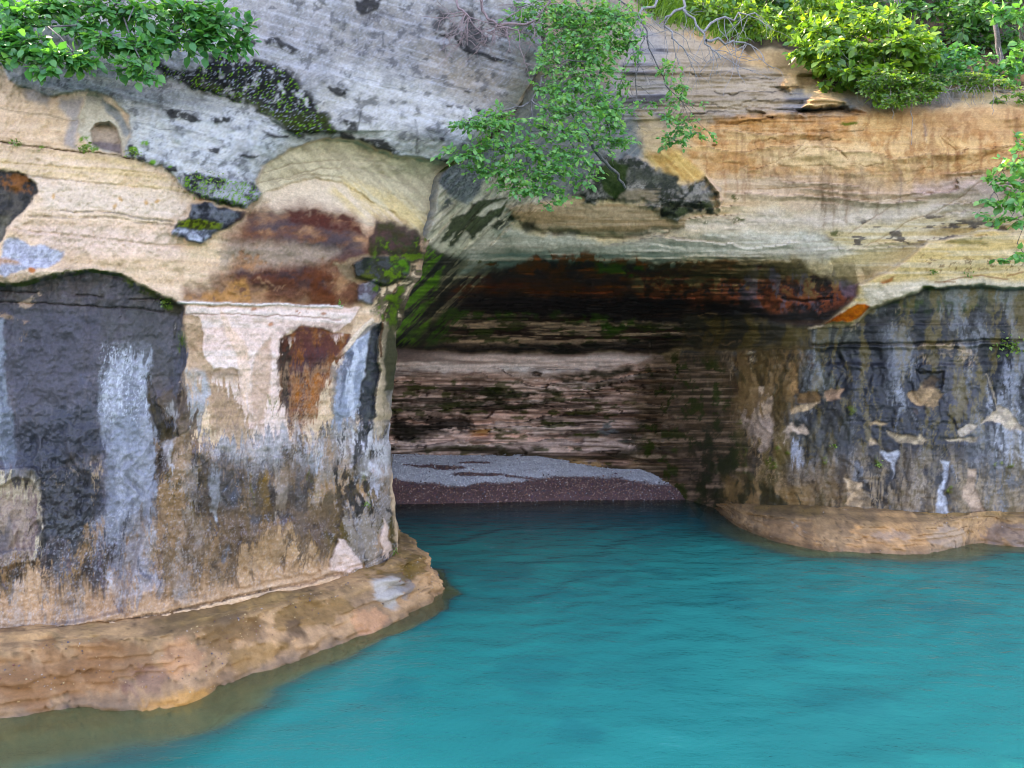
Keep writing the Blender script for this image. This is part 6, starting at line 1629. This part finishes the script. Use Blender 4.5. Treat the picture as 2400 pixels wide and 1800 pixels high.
def foliage(clusters, roots, leaf, per, tub, rnd, twigs=7, tr=0.004, up=(0, -0.55, 0.65), droop=0.25, spread=0.75, gap=0.55, tips=0.35):
    """clusters: (px,py,rx,ry,Y,ry_depth) in photo px; twigs run from the nearest root point to points in the cluster, leaves sit along them"""
    P, D, N, S = [], [], [], []
    for (u, v, ru, rv, Y, dy) in clusters:
        nt_ = max(3, int(per * ru * rv / 1000.0))
        c = at(u, v, Y)
        rp = roots[int(np.argmin(np.linalg.norm(roots - c, axis=1)))]
        hub = c + np.array([rnd.gauss(0, 0.05), rnd.gauss(0, 0.04), 0.02])
        if tub is not None:
            tub.add(curve(rp, hub, 0.06, 0.03, 6, rnd), tr * 2.0, tr * 1.2)
        for _ in range(nt_):
            while True:
                a, b, e = rnd.uniform(-1, 1), rnd.uniform(-1, 1), rnd.uniform(-1, 1)
                if a * a + b * b + e * e < 1:
                    break
            tip = at(u + a * ru, v + b * rv, Y + e * dy)
            st = hub * 0.6 + tip * 0.4 + np.array([rnd.gauss(0, 0.04) for _ in range(3)]) if rnd.random() < 0.6 else hub
            cv = curve(st, tip, -0.05, 0.05, 4, rnd)
            if tub is not None:
                tub.add(cv, tr, tr * 0.4)
            L = np.linalg.norm(tip - st)
            k = max(2, int(L * tips / (leaf * gap)) + 2)
            for q in range(k):
                t = 1 - (q / max(1, k - 1)) * (0.75)
                i = t * (len(cv) - 1)
                i0 = min(int(i), len(cv) - 2)
                p = cv[i0] + (cv[i0 + 1] - cv[i0]) * (i - i0)
                dr = unit(cv[i0 + 1] - cv[i0])
                side = unit(np.cross(dr, (0, 0, 1))) * (1 if q % 2 else -1)
                d = unit(dr * (0.6 if q else 1.2) + side * spread * (1 if q else 0.2) + np.array([rnd.gauss(0, .3), rnd.gauss(0, .3) - 0.1, -droop + rnd.gauss(0, .25)]))
                P.append(p)
                D.append(d)
                N.append(unit(np.array(up) + np.array([rnd.gauss(0, .42) for _ in range(3)])))
                S.append(leaf * rnd.choice((rnd.uniform(0.45, 0.8), rnd.uniform(0.75, 1.05), rnd.uniform(0.95, 1.35))))
    return leaf_frames(np.array(P), np.array(D), np.array(N), np.array(S))


def sprays(tub, p, d, L, r, depth, rnd, droop=0.1, kids=3, tips=None):
    """bare branching twig"""
    pts = [np.asarray(p, float)]
    dd = unit(d)
    n = 6
    for i in range(n):
        dd = unit(dd + np.array([rnd.gauss(0, .16), rnd.gauss(0, .12), rnd.gauss(0, .16) - droop * 0.25]))
        pts.append(pts[-1] + dd * L / n)
    tub.add(pts, r, r * 0.55)
    if tips is not None:
        tips.extend(pts[2:])
    if depth > 0:
        for k in range(kids):
            i = rnd.randint(2, n)
            nd_ = unit(dd + np.array([rnd.gauss(0, .75), rnd.gauss(0, .45), rnd.gauss(0, .6) - droop]))
            sprays(tub, pts[i], nd_, L * rnd.uniform(0.45, 0.75), r * 0.55, depth - 1, rnd, droop, kids, tips)


# ---- broad-leaved shrub hanging in from the top left
rnd = random.Random(21)
root = at(180, -70, 8.9)
sh = root_empty('leafy_shrub', root, 'broad-leaved green shrub spilling over the grey rock at upper left', 'shrub')
tb = Tubes()
pts_r = []
for (u, v, Y) in ((40, 150, 7.55), (170, 130, 7.5), (330, 150, 7.7), (430, 60, 8.1), (560, 70, 8.3), (20, 60, 7.8), (250, 30, 8.0), (300, 60, 7.8)):
    c = curve(root, at(u, v - 10, Y), -0.03, 0.03, 12, rnd)
    tb.add(c, 0.022, 0.006)
    pts_r += list(c[3:])
pts_r = np.array(pts_r)
attach(tb.build('branches', BARK, None), sh)
tb2 = Tubes(3)
cl = [(30, 40, 70, 45, 7.9, .25), (120, 20, 60, 30, 8.1, .2), (230, 20, 70, 35, 8.1, .25), (330, 40, 60, 40, 8.1, .25), (430, 30, 60, 40, 8.2, .2), (500, 50, 60, 45, 8.3, .2), (570, 70, 30, 30, 8.4, .12), (550, 110, 40, 25, 8.35, .12), (470, 100, 60, 35, 8.2, .15), (400, 85, 60, 30, 8.1, .15), (330, 110, 50, 35, 7.85, .15), (310, 160, 45, 30, 7.7, .12), (240, 100, 60, 32, 7.8, .15), (200, 145, 50, 28, 7.6, .12), (130, 135, 55, 28, 7.55, .12), (60, 110, 60, 35, 7.6, .15), (100, 165, 40, 22, 7.5, .1), (0, 120, 40, 30, 7.6, .12), (20, 85, 50, 25, 7.7, .12), (350, 175, 20, 18, 7.65, .08), (180, 60, 60, 22, 7.95, .15), (580, 95, 22, 12, 8.4, .08)]
cl = [(u, v, ru * 1.15, rv * 1.2, Y, d) for (u, v, ru, rv, Y, d) in cl]
M = foliage(cl, pts_r, 0.102, 18, tb2, rnd, tr=0.003, tips=0.8, gap=0.5)
attach(stuff(tb2.build('twigs', BARK, None)), sh)
single_leaves(M, LEAF, sh, 300)

# ---- leafy tree hanging down over the rib, centre top
rnd = random.Random(22)
root = at(1330, -60, 13.1)
tr_ = root_empty('hanging_tree', root, 'leafy birch hanging from the cliff top over the cave rib', 'tree')
tb = Tubes(6)
main = []
limbs = [[(1330, -60, 13.0), (1370, 30, 12.4), (1350, 130, 11.9), (1270, 180, 11.4), (1245, 250, 11.1), (1240, 330, 10.9), (1230, 400, 10.8)],
         [(1270, 180, 11.4), (1330, 140, 11.5), (1400, 150, 11.6)],
         [(1245, 235, 11.1), (1290, 270, 10.9), (1330, 320, 10.8), (1370, 380, 10.9)],
         [(1350, 130, 11.9), (1400, 200, 11.7), (1420, 280, 11.6), (1440, 340, 11.6)],
         [(1240, 240, 11.1), (1180, 260, 10.7), (1100, 280, 10.5)],
         [(1240, 330, 10.9), (1160, 350, 10.6), (1090, 365, 10.4)],
         [(1370, 30, 12.4), (1300, 30, 12.4), (1245, 50, 12.2)],
         [(1360, 60, 12.3), (1430, 60, 12.3), (1480, 110, 12.3)],
         [(1330, -60, 13.0), (1480, 20, 12.9), (1510, 60, 12.8), (1500, 120, 12.6), (1490, 200, 12.4), (1485, 270, 12.2)],
         [(1510, 60, 12.8), (1530, 130, 12.6), (1560, 200, 12.4), (1600, 240, 12.3)],
         [(1370, 300, 11.8), (1400, 360, 12.0), (1440, 400, 12.3), (1465, 440, 12.55)]]
for l in limbs:
    w = [at(*q) for q in l]
    pts = [w[0]]
    for i in range(len(w) - 1):
        c = curve(w[i], w[i + 1], 0.0, 0.035, 5, rnd)
        pts += list(c[1:])
    k = 0.026 if l is limbs[0] else (0.03 if l is limbs[-1] else 0.014)
    tb.add(np.array(pts), k, 0.02 if l is limbs[-1] else 0.006)
    if l is not limbs[-1]:
        main += pts
main = np.array(main)
attach(tb.build('branches', BARK, None), tr_)
tb2 = Tubes(3)
for i in range(60):
    p = main[rnd.randrange(len(main))]
    sprays(tb2, p, (rnd.gauss(0, 1), -0.4, rnd.gauss(-0.6, .4)), rnd.uniform(0.25, 0.6), 0.0045, 1, rnd, 0.15, 2)
cl = [(1290, 20, 60, 30, 12.2, .25), (1370, 30, 70, 40, 12.2, .3), (1450, 40, 60, 45, 12.2, .3), (1330, 70, 55, 45, 11.9, .25), (1410, 90, 70, 50, 11.9, .3), (1480, 100, 35, 45, 12.1, .2), (1310, 120, 35, 35, 11.7, .2), (1380, 120, 60, 40, 11.7, .25), (1240, 75, 32, 16, 12.1, .15), (1230, 40, 40, 25, 12.4, .15),
      (1280, 150, 35, 28, 11.4, .2), (1350, 180, 45, 30, 11.5, .2), (1410, 170, 40, 30, 11.5, .2), (1330, 215, 50, 30, 11.3, .2), (1400, 230, 45, 30, 11.4, .2), (1270, 205, 25, 18, 11.2, .15), (1300, 250, 40, 30, 11.0, .18), (1370, 260, 50, 30, 11.1, .2), (1440, 250, 35, 35, 11.5, .18), (1460, 190, 22, 30, 12.0, .15),
      (1110, 285, 40, 22, 10.5, .12), (1170, 270, 35, 25, 10.6, .12), (1150, 300, 40, 25, 10.5, .12), (1210, 295, 35, 28, 10.7, .15), (1280, 300, 40, 25, 10.8, .15), (1350, 310, 50, 28, 10.8, .18), (1430, 325, 50, 25, 11.5, .15), (1470, 330, 30, 14, 11.7, .12), (1090, 360, 45, 22, 10.4, .12), (1150, 345, 45, 28, 10.5, .15), (1210, 345, 40, 28, 10.6, .15), (1270, 350, 40, 28, 10.7, .15), (1330, 355, 40, 25, 10.7, .15),
      (1140, 395, 35, 22, 10.5, .12), (1200, 400, 45, 28, 10.5, .15), (1260, 400, 45, 28, 10.6, .15), (1320, 400, 45, 25, 10.7, .15), (1380, 420, 28, 22, 10.9, .12), (1180, 435, 28, 14, 10.5, .1), (1230, 440, 40, 22, 10.5, .12), (1290, 445, 40, 22, 10.6, .12), (1330, 455, 25, 16, 10.7, .1), (1290, 475, 22, 12, 10.6, .08), (1400, 385, 25, 18, 11.0, .1), (1440, 290, 30, 15, 11.5, .1), (1360, 370, 40, 18, 10.8, .1),
      (1575, 165, 28, 25, 12.3, .12), (1600, 200, 28, 25, 12.3, .12), (1590, 240, 30, 20, 12.3, .12), (1540, 232, 25, 10, 12.3, .1), (1610, 290, 38, 22, 12.2, .12), (1590, 330, 35, 22, 12.2, .12), (1640, 315, 35, 16, 12.2, .1), (1675, 325, 12, 8, 12.2, .06), (1570, 275, 18, 18, 12.3, .1), (1470, 260, 20, 18, 12.0, .1)]
cl = [(u - 8, v + 4, ru * 1.45, rv * 1.35, Y, d * 1.5) for (u, v, ru, rv, Y, d) in cl]
_o = random.Random(77)
cl += [(u + _o.uniform(-75, 60), v + _o.uniform(-25, 45), 20, 14, Y, .08) for (u, v, ru, rv, Y, d) in cl if v > 180 and _o.random() < 0.55]
M = foliage(cl, main, 0.074, 14, tb2, rnd, tr=0.0025, tips=0.9, gap=0.5)
attach(stuff(tb2.build('twigs', BARK, None)), tr_)
single_leaves(M, LEAF_HANG, tr_, 300)

# ---- bare pinkish shrub and the dead grey boughs beside it
rnd = random.Random(23)
root = at(1100, -60, 12.5)
ds = root_empty('bare_shrub', root, 'bare pinkish-grey twiggy shrub on the grey rock left of the leafy tree', 'shrub')
tb = Tubes(5)
for l in ([(1100, -60, 12.4), (1130, 25, 11.9), (1165, 60, 11.6), (1215, 70, 11.5)], [(1165, 60, 11.6), (1250, 50, 11.9), (1290, 0, 12.3)], [(1060, -40, 12.3), (1075, 20, 11.8), (1100, 40, 11.6)]):
    w = [at(*q) for q in l]
    pts = [w[0]]
    for i in range(len(w) - 1):
        pts += list(curve(w[i], w[i + 1], 0, 0.04, 5, rnd)[1:])
    tb.add(np.array(pts), 0.026, 0.010)
    for i in range(10):
        sprays(tb, pts[rnd.randrange(4, len(pts))], (rnd.gauss(-0.2, .8), -0.3, rnd.gauss(-0.5, .45)), rnd.uniform(0.35, 0.65), 0.008, 2, rnd, 0.12, 3)
attach(tb.build('branches', BARK_PINK, None), ds)

rnd = random.Random(24)
root = at(1560, -70, 14.6)
db = root_empty('dead_bough', root, 'dead grey forked bough hanging over the sandy slope right of the leafy tree', 'branch')
tb = Tubes(5)
for l in ([(1560, -70, 14.6), (1600, 20, 13.3), (1640, 70, 13.1), (1665, 110, 13.0), (1690, 140, 12.9)], [(1600, 20, 13.3), (1560, 40, 13.2), (1575, 90, 13.0), (1600, 110, 12.9)], [(1640, 70, 13.1), (1700, 40, 13.3), (1770, 30, 13.5)], [(1540, 0, 13.6), (1500, 30, 13.1), (1505, 80, 12.9)], [(1655, 95, 13.0), (1720, 95, 13.1), (1760, 105, 13.2)]):
    w = [at(*q) for q in l]
    pts = [w[0]]
    for i in range(len(w) - 1):
        pts += list(curve(w[i], w[i + 1], 0, 0.05, 5, rnd)[1:])
    tb.add(np.array(pts), 0.026, 0.009)
    for i in range(9):
        sprays(tb, pts[rnd.randrange(3, len(pts))], (rnd.gauss(0.1, .7), -0.2, rnd.gauss(-0.7, .3)), rnd.uniform(0.3, 0.75), 0.007, 1, rnd, 0.2, 2)
attach(tb.build('branches', TWIG, None), db)

# ---- shrub hanging in at the right edge
rnd = random.Random(25)
root = at(2470, 420, 14.0)
rs = root_empty('leafy_shrub', root, 'blue-green leafy shrub reaching in over the ochre wall at the right edge', 'shrub')
tb = Tubes(5)
rr = []
for (u, v, Y) in ((2330, 450, 13.0), (2350, 400, 13.0), (2370, 510, 12.9), (2390, 350, 13.1), (2380, 600, 13.0)):
    c = curve(root, at(u, v, Y), 0.05, 0.04, 9, rnd)
    tb.add(c, 0.016, 0.004)
    rr += list(c[2:])
attach(tb.build('branches', BARK, None), rs)
tb2 = Tubes(3)
cl = [(2380, 320, 18, 20, 13.1, .1), (2390, 350, 22, 20, 13.1, .1), (2345, 380, 22, 14, 13.0, .1), (2380, 390, 30, 22, 13.0, .12), (2330, 420, 28, 20, 13.0, .1), (2370, 435, 32, 24, 13.0, .12), (2310, 470, 22, 12, 13.0, .08), (2350, 480, 30, 20, 13.0, .1), (2390, 470, 25, 25, 12.9, .1), (2300, 505, 22, 10, 13.0, .06), (2340, 515, 30, 15, 12.9, .08), (2385, 520, 24, 18, 12.9, .08), (2385, 600, 22, 16, 12.9, .08), (2340, 610, 14, 6, 13.0, .05), (2420, 430, 30, 90, 13.2, .3), (2420, 590, 20, 30, 13.1, .2)]
M = foliage(cl, np.array(rr), 0.125, 22, tb2, rnd, tr=0.003, tips=0.9, gap=0.45)
attach(stuff(tb2.build('twigs', BARK, None)), rs)
single_leaves(M, LEAF_HANG, rs, 220)


# ---- bushes, saplings and forest on the cliff top (right)
def surf(px, py):
    """distance of the cliff / slope surface at a photo pixel"""
    j = int(np.clip((px - 760) / (2640 - 760) * (nb_c - 1), 0, nb_c - 1))
    i = int(np.clip((py + 110) / 1360 * (nb_r - 1), 0, nb_r - 1))
    return float(WB[i, j, 1])


def bush(name, label, base, clusters, leaf, per, mat, seed, singles=0, group=None, bark=BARK, cat='bush', nbr=6, gap=0.55):
    rnd = random.Random(seed)
    bp = at(*base)
    e = root_empty(name, bp, label, cat, group)
    tb = Tubes(5)
    rr = []
    for i in range(nbr):
        q = clusters[rnd.randrange(len(clusters))]
        c = curve(bp, at(q[0], q[1], q[4]), -0.05, 0.04, 8, rnd)
        tb.add(c, 0.018, 0.005)
        rr += list(c[2:])
    attach(tb.build('branches', bark, None), e)
    tb2 = Tubes(3)
    M = foliage(clusters, np.array(rr), leaf * 1.15, per * 2.6, tb2, rnd, tr=0.003, tips=0.8, gap=gap)
    attach(stuff(tb2.build('twigs', bark, None)), e)
    single_leaves(M, mat, e, singles)
    return e


def blob(u, v, ru, rv, Y, dy, n, seed):
    """scatter clusters through an uneven crown"""
    r = random.Random(seed)
    out = []
    for _ in range(n):
        while True:
            a, b = r.uniform(-1, 1), r.uniform(-1, 1)
            if a * a + b * b < 1:
                break
        k = r.uniform(0.16, 0.34)
        out.append((u + a * ru, v + b * rv, ru * k, rv * k * 1.1, Y + r.uniform(-dy, dy), dy * 0.35))
    return out


bush('bush', 'bright sunlit bush at the cliff edge right of the bare sandy slope', (2010, 205, 15.2), blob(2030, 115, 150, 95, 15.2, .7, 46, 1) + blob(1950, 165, 60, 40, 14.9, .3, 12, 2) + blob(2070, 190, 90, 40, 14.5, .3, 16, 3) + blob(2160, 130, 60, 60, 15.2, .4, 14, 12), 0.125, 15, LEAF_SUN, 31, 260)
bush('ground_cover', 'low yellow-green mat of leaves drooping over the cliff edge under the sunlit bush', (2110, 190, 14.8), blob(2110, 205, 90, 38, 14.25, .15, 30, 4) + blob(2090, 235, 55, 18, 14.1, .08, 10, 5), 0.06, 60, LEAF_SUN, 32, 0, None, ROOT, 'plant')
bush('bush', 'leafy green bush behind the sunlit one, above its left side', (1900, 60, 18.0), blob(1900, 50, 110, 70, 17.4, .5, 30, 6), 0.13, 13, LEAF_SUN, 33, 120)
bush('bush', 'low green bush between the sunlit bush and the thin trunk', (2230, 165, 16.2), blob(2220, 140, 80, 50, 15.7, .4, 26, 7), 0.11, 15, LEAF, 34, 120)
bush('bush', 'bright leafy bush filling the gap between grass and the big sunlit bush', (1880, 100, 17.0), blob(1880, 62, 90, 36, 16.9, .3, 20, 13), 0.11, 14, LEAF_SUN, 38, 0)
bush('bush', 'low green bush right behind the cliff rim left of the thin trunk', (2280, 190, 15.6), blob(2285, 160, 90, 34, 15.2, .3, 24, 14), 0.10, 15, LEAF, 39, 60)
bush('bush', 'green bush at the right edge below the thin trunk', (2370, 180, 15.6), blob(2370, 165, 60, 32, 15.2, .3, 20, 8), 0.12, 16, LEAF, 35, 80)
bush('bush', 'pale maple-like sprig at the right edge beside the thin trunk', (2410, 110, 15.6), [(2380, 125, 30, 16, 15.0, .15), (2400, 110, 30, 18, 15.0, .15), (2350, 35, 45, 22, 15.3, .15), (2390, 30, 40, 25, 15.3, .15), (2310, 25, 25, 12, 15.3, .1)], 0.14, 9, LEAF_HANG, 36, 40)
bush('ground_cover', 'loose green creepers along the cliff rim at the far right', (2330, 215, 15.2), blob(2260, 195, 120, 20, 14.7, .1, 24, 9) + blob(2380, 225, 60, 22, 14.5, .1, 12, 10), 0.055, 45, LEAF_SUN, 37, 0, None, ROOT, 'plant')

# thin grey saplings
rnd = random.Random(40)


def sapling(label, pts, r0, seed):
    rnd = random.Random(seed)
    w = [at(*q) for q in pts]
    e = root_empty('sapling', w[0], label, 'tree', 'thin trunks on the cliff top')
    tb = Tubes(7)
    l = [w[0]]
    for i in range(len(w) - 1):
        l += list(curve(w[i], w[i + 1], 0, 0.012, 5, rnd)[1:])
    tb.add(np.array(l), r0, r0 * 0.6)
    attach(tb.build('trunk', BARK, None), e)
    tb = Tubes(4)
    for i in range(12):
        sprays(tb, l[rnd.randrange(3, len(l))], (rnd.gauss(0, 1), -0.3, rnd.gauss(0.2, .5)), rnd.uniform(0.4, 0.9), 0.008, 1, rnd, 0.05, 3)
    attach(tb.build('branches', BARK, None), e)


sapling('pale grey sapling trunk leaning at the far right of the cliff top', [(2345, 150, 15.8), (2338, 90, 15.8), (2330, 30, 15.9), (2325, -60, 16.0), (2322, -200, 16.2)], 0.055, 41)
sapling('dark grey trunk standing in the shade behind the sunlit bush', [(2110, 75, 18.2), (2104, 20, 18.2), (2100, -60, 18.4), (2098, -200, 18.6)], 0.085, 42)

# forest trees behind: trunk and crown each
def forest_tree(label, base, h, crown_r, seed, nleaf, leaf=0.2):
    rnd = random.Random(seed)
    r = np.random.default_rng(seed)
    base = np.asarray(base, float)
    e = root_empty('forest_tree', base, label, 'tree', 'forest trees behind the cliff top')
    top = base + np.array([rnd.uniform(-.4, .4), rnd.uniform(-.3, .3), h])
    tb = Tubes(8)
    tr = curve(base - np.array([0, 0, 0.3]), top, 0, 0.012, 10, rnd)
    tb.add(tr, 0.13, 0.03)
    attach(tb.build('trunk', BARK, None), e)
    tb = Tubes(4)
    hubs = []
    for i in range(26):
        k = rnd.uniform(0.12, 1.0)
        p = base + (top - base) * k
        a = rnd.uniform(0, 2 * math.pi)
        rad = crown_r * (0.55 + 0.6 * math.sin(min(1, k * 1.1) * math.pi * 0.85)) * rnd.uniform(0.5, 1.0)
        q = p + np.array([math.cos(a) * rad, math.sin(a) * rad, rnd.uniform(-0.2, 0.5)])
        tb.add(curve(p, q, -0.05, 0.03, 6, rnd), 0.03, 0.008)
        hubs += [q, p * 0.35 + q * 0.65]
    attach(tb.build('limbs', BARK, None), e)
    hubs = np.array(hubs)
    idx = r.integers(0, len(hubs), nleaf)
    pos = hubs[idx] + r.normal(0, 1, (nleaf, 3)) * np.array([0.42, 0.42, 0.26]) * crown_r / 1.6
    d = r.normal(0, 1, (nleaf, 3)) + np.array([0, -0.2, -0.5])
    nr = r.normal(0, 0.5, (nleaf, 3)) + np.array([0, -0.3, 0.8])
    M = leaf_frames(pos, d, nr, leaf * r.uniform(0.6, 1.2, nleaf))
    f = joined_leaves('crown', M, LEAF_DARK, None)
    attach(f, e)
    return e


def ground_at(x, y):
    k = np.argmin((HV[..., 0] - x) ** 2 + (HV[..., 1] - y) ** 2)
    return float(HV.reshape(-1, 3)[k, 2])


TREES = [(12.5, 21.5, 6.5, 1.9, 'dense forest tree at the far right behind the pale sapling'), (9.6, 22.5, 7.0, 2.0, 'dense forest tree right of the shaded trunk'), (7.2, 23.4, 6.5, 1.8, 'forest tree directly behind the sunlit bush'), (14.8, 20.0, 6.0, 1.9, 'forest tree past the right edge of the cliff top'), (11.2, 25.5, 8.0, 2.2, 'tall forest tree deep in the shade at upper right'), (-3.2, 17.5, 6.5, 1.9, 'forest tree above the grey rock'), (-6.2, 15.5, 6.5, 1.9, 'forest tree above the upper left shrub'), (-9.5, 15.0, 7.0, 2.0, 'forest tree beyond the left edge'), (17.5, 23.0, 8.0, 2.2, 'forest tree beyond the right edge'), (-4.8, 17.2, 8.5, 2.2, 'tall unseen forest tree above the grey rock, added to shade the water')]  # the last tree is out of view, added to keep sun off the water
for i, (x, y, h, cr_, lab) in enumerate(TREES):
    forest_tree(lab, (x, y, ground_at(x, y)), h, cr_, 60 + i, 9000 if x > 4 else 4500, 0.24)
for i, (u, v, ru, rv, lab) in enumerate(((2190, 50, 110, 60, 'dark shaded understory bush left of the thin trunk'), (2330, 70, 100, 60, 'dark shaded understory bush around the thin trunk'), (2050, 10, 110, 40, 'dark understory bush behind the top of the sunlit bush'), (2270, 5, 130, 40, 'dark understory bush at the top right of the frame'), (1780, 5, 90, 40, 'understory bush above the grassy slope'))):
    Y = surf(u, v + rv * 0.6) - 0.3
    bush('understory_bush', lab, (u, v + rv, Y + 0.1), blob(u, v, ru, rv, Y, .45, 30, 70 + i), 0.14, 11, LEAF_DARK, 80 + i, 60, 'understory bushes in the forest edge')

# ---- grass on the slope
rg = np.random.default_rng(50)
ng = 9000
gu = rg.uniform(1490, 2000, ng)
gv = rg.uniform(-40, 150, ng)
keep = gv < np.interp(gu, [1490, 1560, 1640, 1730, 1800, 1900, 2000], [5, 45, 72, 92, 88, 96, 105]) + rg.normal(0, 9, ng)
gu, gv = gu[keep], gv[keep]
gp = np.array([at(u, v, surf(u, v) - 0.02) for u, v in zip(gu, gv)])
nb = 3
P = np.repeat(gp, nb, 0) + rg.normal(0, 0.03, (len(gp) * nb, 3))
d = rg.normal(0, 0.55, P.shape) + np.array([0, -0.35, 0.9])
d /= np.linalg.norm(d, axis=1, keepdims=True)
Ls = rg.uniform(0.12, 0.30, len(P))
sd_ = np.cross(d, rg.normal(0, 1, P.shape))
sd_ /= np.linalg.norm(sd_, axis=1, keepdims=True)
w = 0.011
bend = np.array([0, -0.15, -0.35])
v0 = P - sd_ * w
v1 = P + sd_ * w
m_ = P + d * Ls[:, None] * 0.6
v2 = m_ - sd_ * w * 0.8
v3 = m_ + sd_ * w * 0.8
v4 = P + d * Ls[:, None] + bend * Ls[:, None] * 0.6
Vg = np.stack([v0, v1, v2, v3, v4], 1).reshape(-1, 3)
Fg = (np.array([(0, 1, 3), (0, 3, 2), (2, 3, 4)])[None] + (np.arange(len(P)) * 5)[:, None, None]).reshape(-1, 3)
gr = obj('grass', mesh_from('grass', Vg, Fg, GRASS, False))
tag(gr, 'long yellow-green grass on the slope above the bare sand', 'grass', None, 'stuff')
bush('weed_clump', 'feathery pale weeds at the lower rim of the grassy slope', (1750, 75, surf(1750, 75)), blob(1730, 50, 90, 34, surf(1740, 70) - 0.45, .2, 26, 90), 0.10, 12, LEAF_SUN, 91, 0, None, BARK, 'plant')
bush('weed_clump', 'green weeds at the top of the grassy slope', (1680, 40, surf(1680, 40)), blob(1680, 25, 110, 40, surf(1680, 50) - 0.5, .3, 30, 92), 0.12, 11, LEAF_SUN, 93, 0, None, BARK, 'plant')

# ---- hanging roots along the rim
rnd = random.Random(51)
e = root_empty('hanging_roots', at(2200, 205, 14.6), 'pale dry roots dangling below the green mat at the cliff rim', 'roots')
tb = Tubes(4)
for i in range(120):
    u = rnd.choice((rnd.gauss(2060, 25), rnd.gauss(2190, 18), rnd.uniform(2030, 2400)))
    v = 205 + rnd.uniform(-8, 12)
    Y = surf(u, 250) - 0.12
    sprays(tb, at(u, v, Y + 0.1), (rnd.gauss(0, .45), -0.25, -1), rnd.uniform(0.12, 0.36), 0.006, 1, rnd, 0.25, 2)
for (u, v0_, v1_) in ((2138, 255, 340), (2328, 215, 268), (2095, 250, 280)):
    Y = surf(u, 300) - 0.13
    tb.add(curve(at(u, v0_ - 20, Y), at(u - 2, v1_, Y - 0.02), 0, 0.03, 8, rnd), 0.009, 0.005)
attach(stuff(tb.build('root_strands', ROOT, None)), e)


# ---- ferns and tufts rooted in cracks
def tuft(label, u, v, Y, r_px, n, leaf, mat, seed):
    r = np.random.default_rng(seed)
    p0 = at(u, v, Y)
    e = root_empty('fern_tuft', p0, label, 'plant', 'small plants rooted in the cliff')
    rad = r_px / FOC * Y
    pos = p0 + r.normal(0, 0.5, (n, 3)) * np.array([rad, rad * 0.35, rad * 0.6]) + np.array([0, -0.04, 0])
    d = r.normal(0, 1, (n, 3)) + np.array([0, -0.6, -0.1])
    nr = r.normal(0, 0.5, (n, 3)) + np.array([0, -0.6, 0.7])
    f = joined_leaves('leaves', leaf_frames(pos, d, nr, leaf * r.uniform(.6, 1.2, n)), mat, None)
    attach(f, e)


def surfA(px, py):
    i = int(np.clip((py + 120) / 1660 * (na_r - 1), 0, na_r - 1))
    j = int(np.clip((px + 220) / (ea[i] + 220) * (na_c - 1), 0, na_c - 1))
    return float(WA[i, j, 1])


for k, (lab, u, v, r_, n, lf, fn) in enumerate((
        ('small green tuft below the round niche on the cream wall', 205, 350, 18, 60, 0.035, surfA),
        ('tiny green tuft in the crack at the far left', 45, 337, 12, 30, 0.03, surfA),
        ('green tuft at the lower rim of the grey rock', 318, 360, 16, 45, 0.03, surfA),
        ('leafy moss tuft on the upper dark hanging block', 480, 430, 55, 150, 0.025, surfA),
        ('fern tuft under the right end of the dark arch', 388, 708, 14, 40, 0.035, surfA),
        ('fern tuft at the foot of the mossy knuckle', 800, 713, 9, 25, 0.03, surfA),
        ('grassy tuft growing from the crack at the right edge', 2360, 812, 40, 90, 0.08, surf),
        ('small sprig on the cream shelf', 2185, 638, 10, 25, 0.05, surf),
        ('tiny sprig right of the first one on the cream shelf', 2265, 645, 8, 18, 0.05, surf),
        ('green sprig on the dark wall above the right ledge', 1952, 1046, 9, 18, 0.06, surf),
        ('orange green tuft on the drip-stained wall right of centre', 2055, 1088, 10, 24, 0.05, surf),
        ('olive tuft low on the pillar beside the cave mouth', 862, 1180, 10, 24, 0.03, surfA),
        ('green tuft where the pillar meets the ledge', 925, 1290, 14, 30, 0.04, surfA))):
    tuft(lab, u, v, fn(u, v) - 0.02, r_, n, lf, FERN, 100 + k)
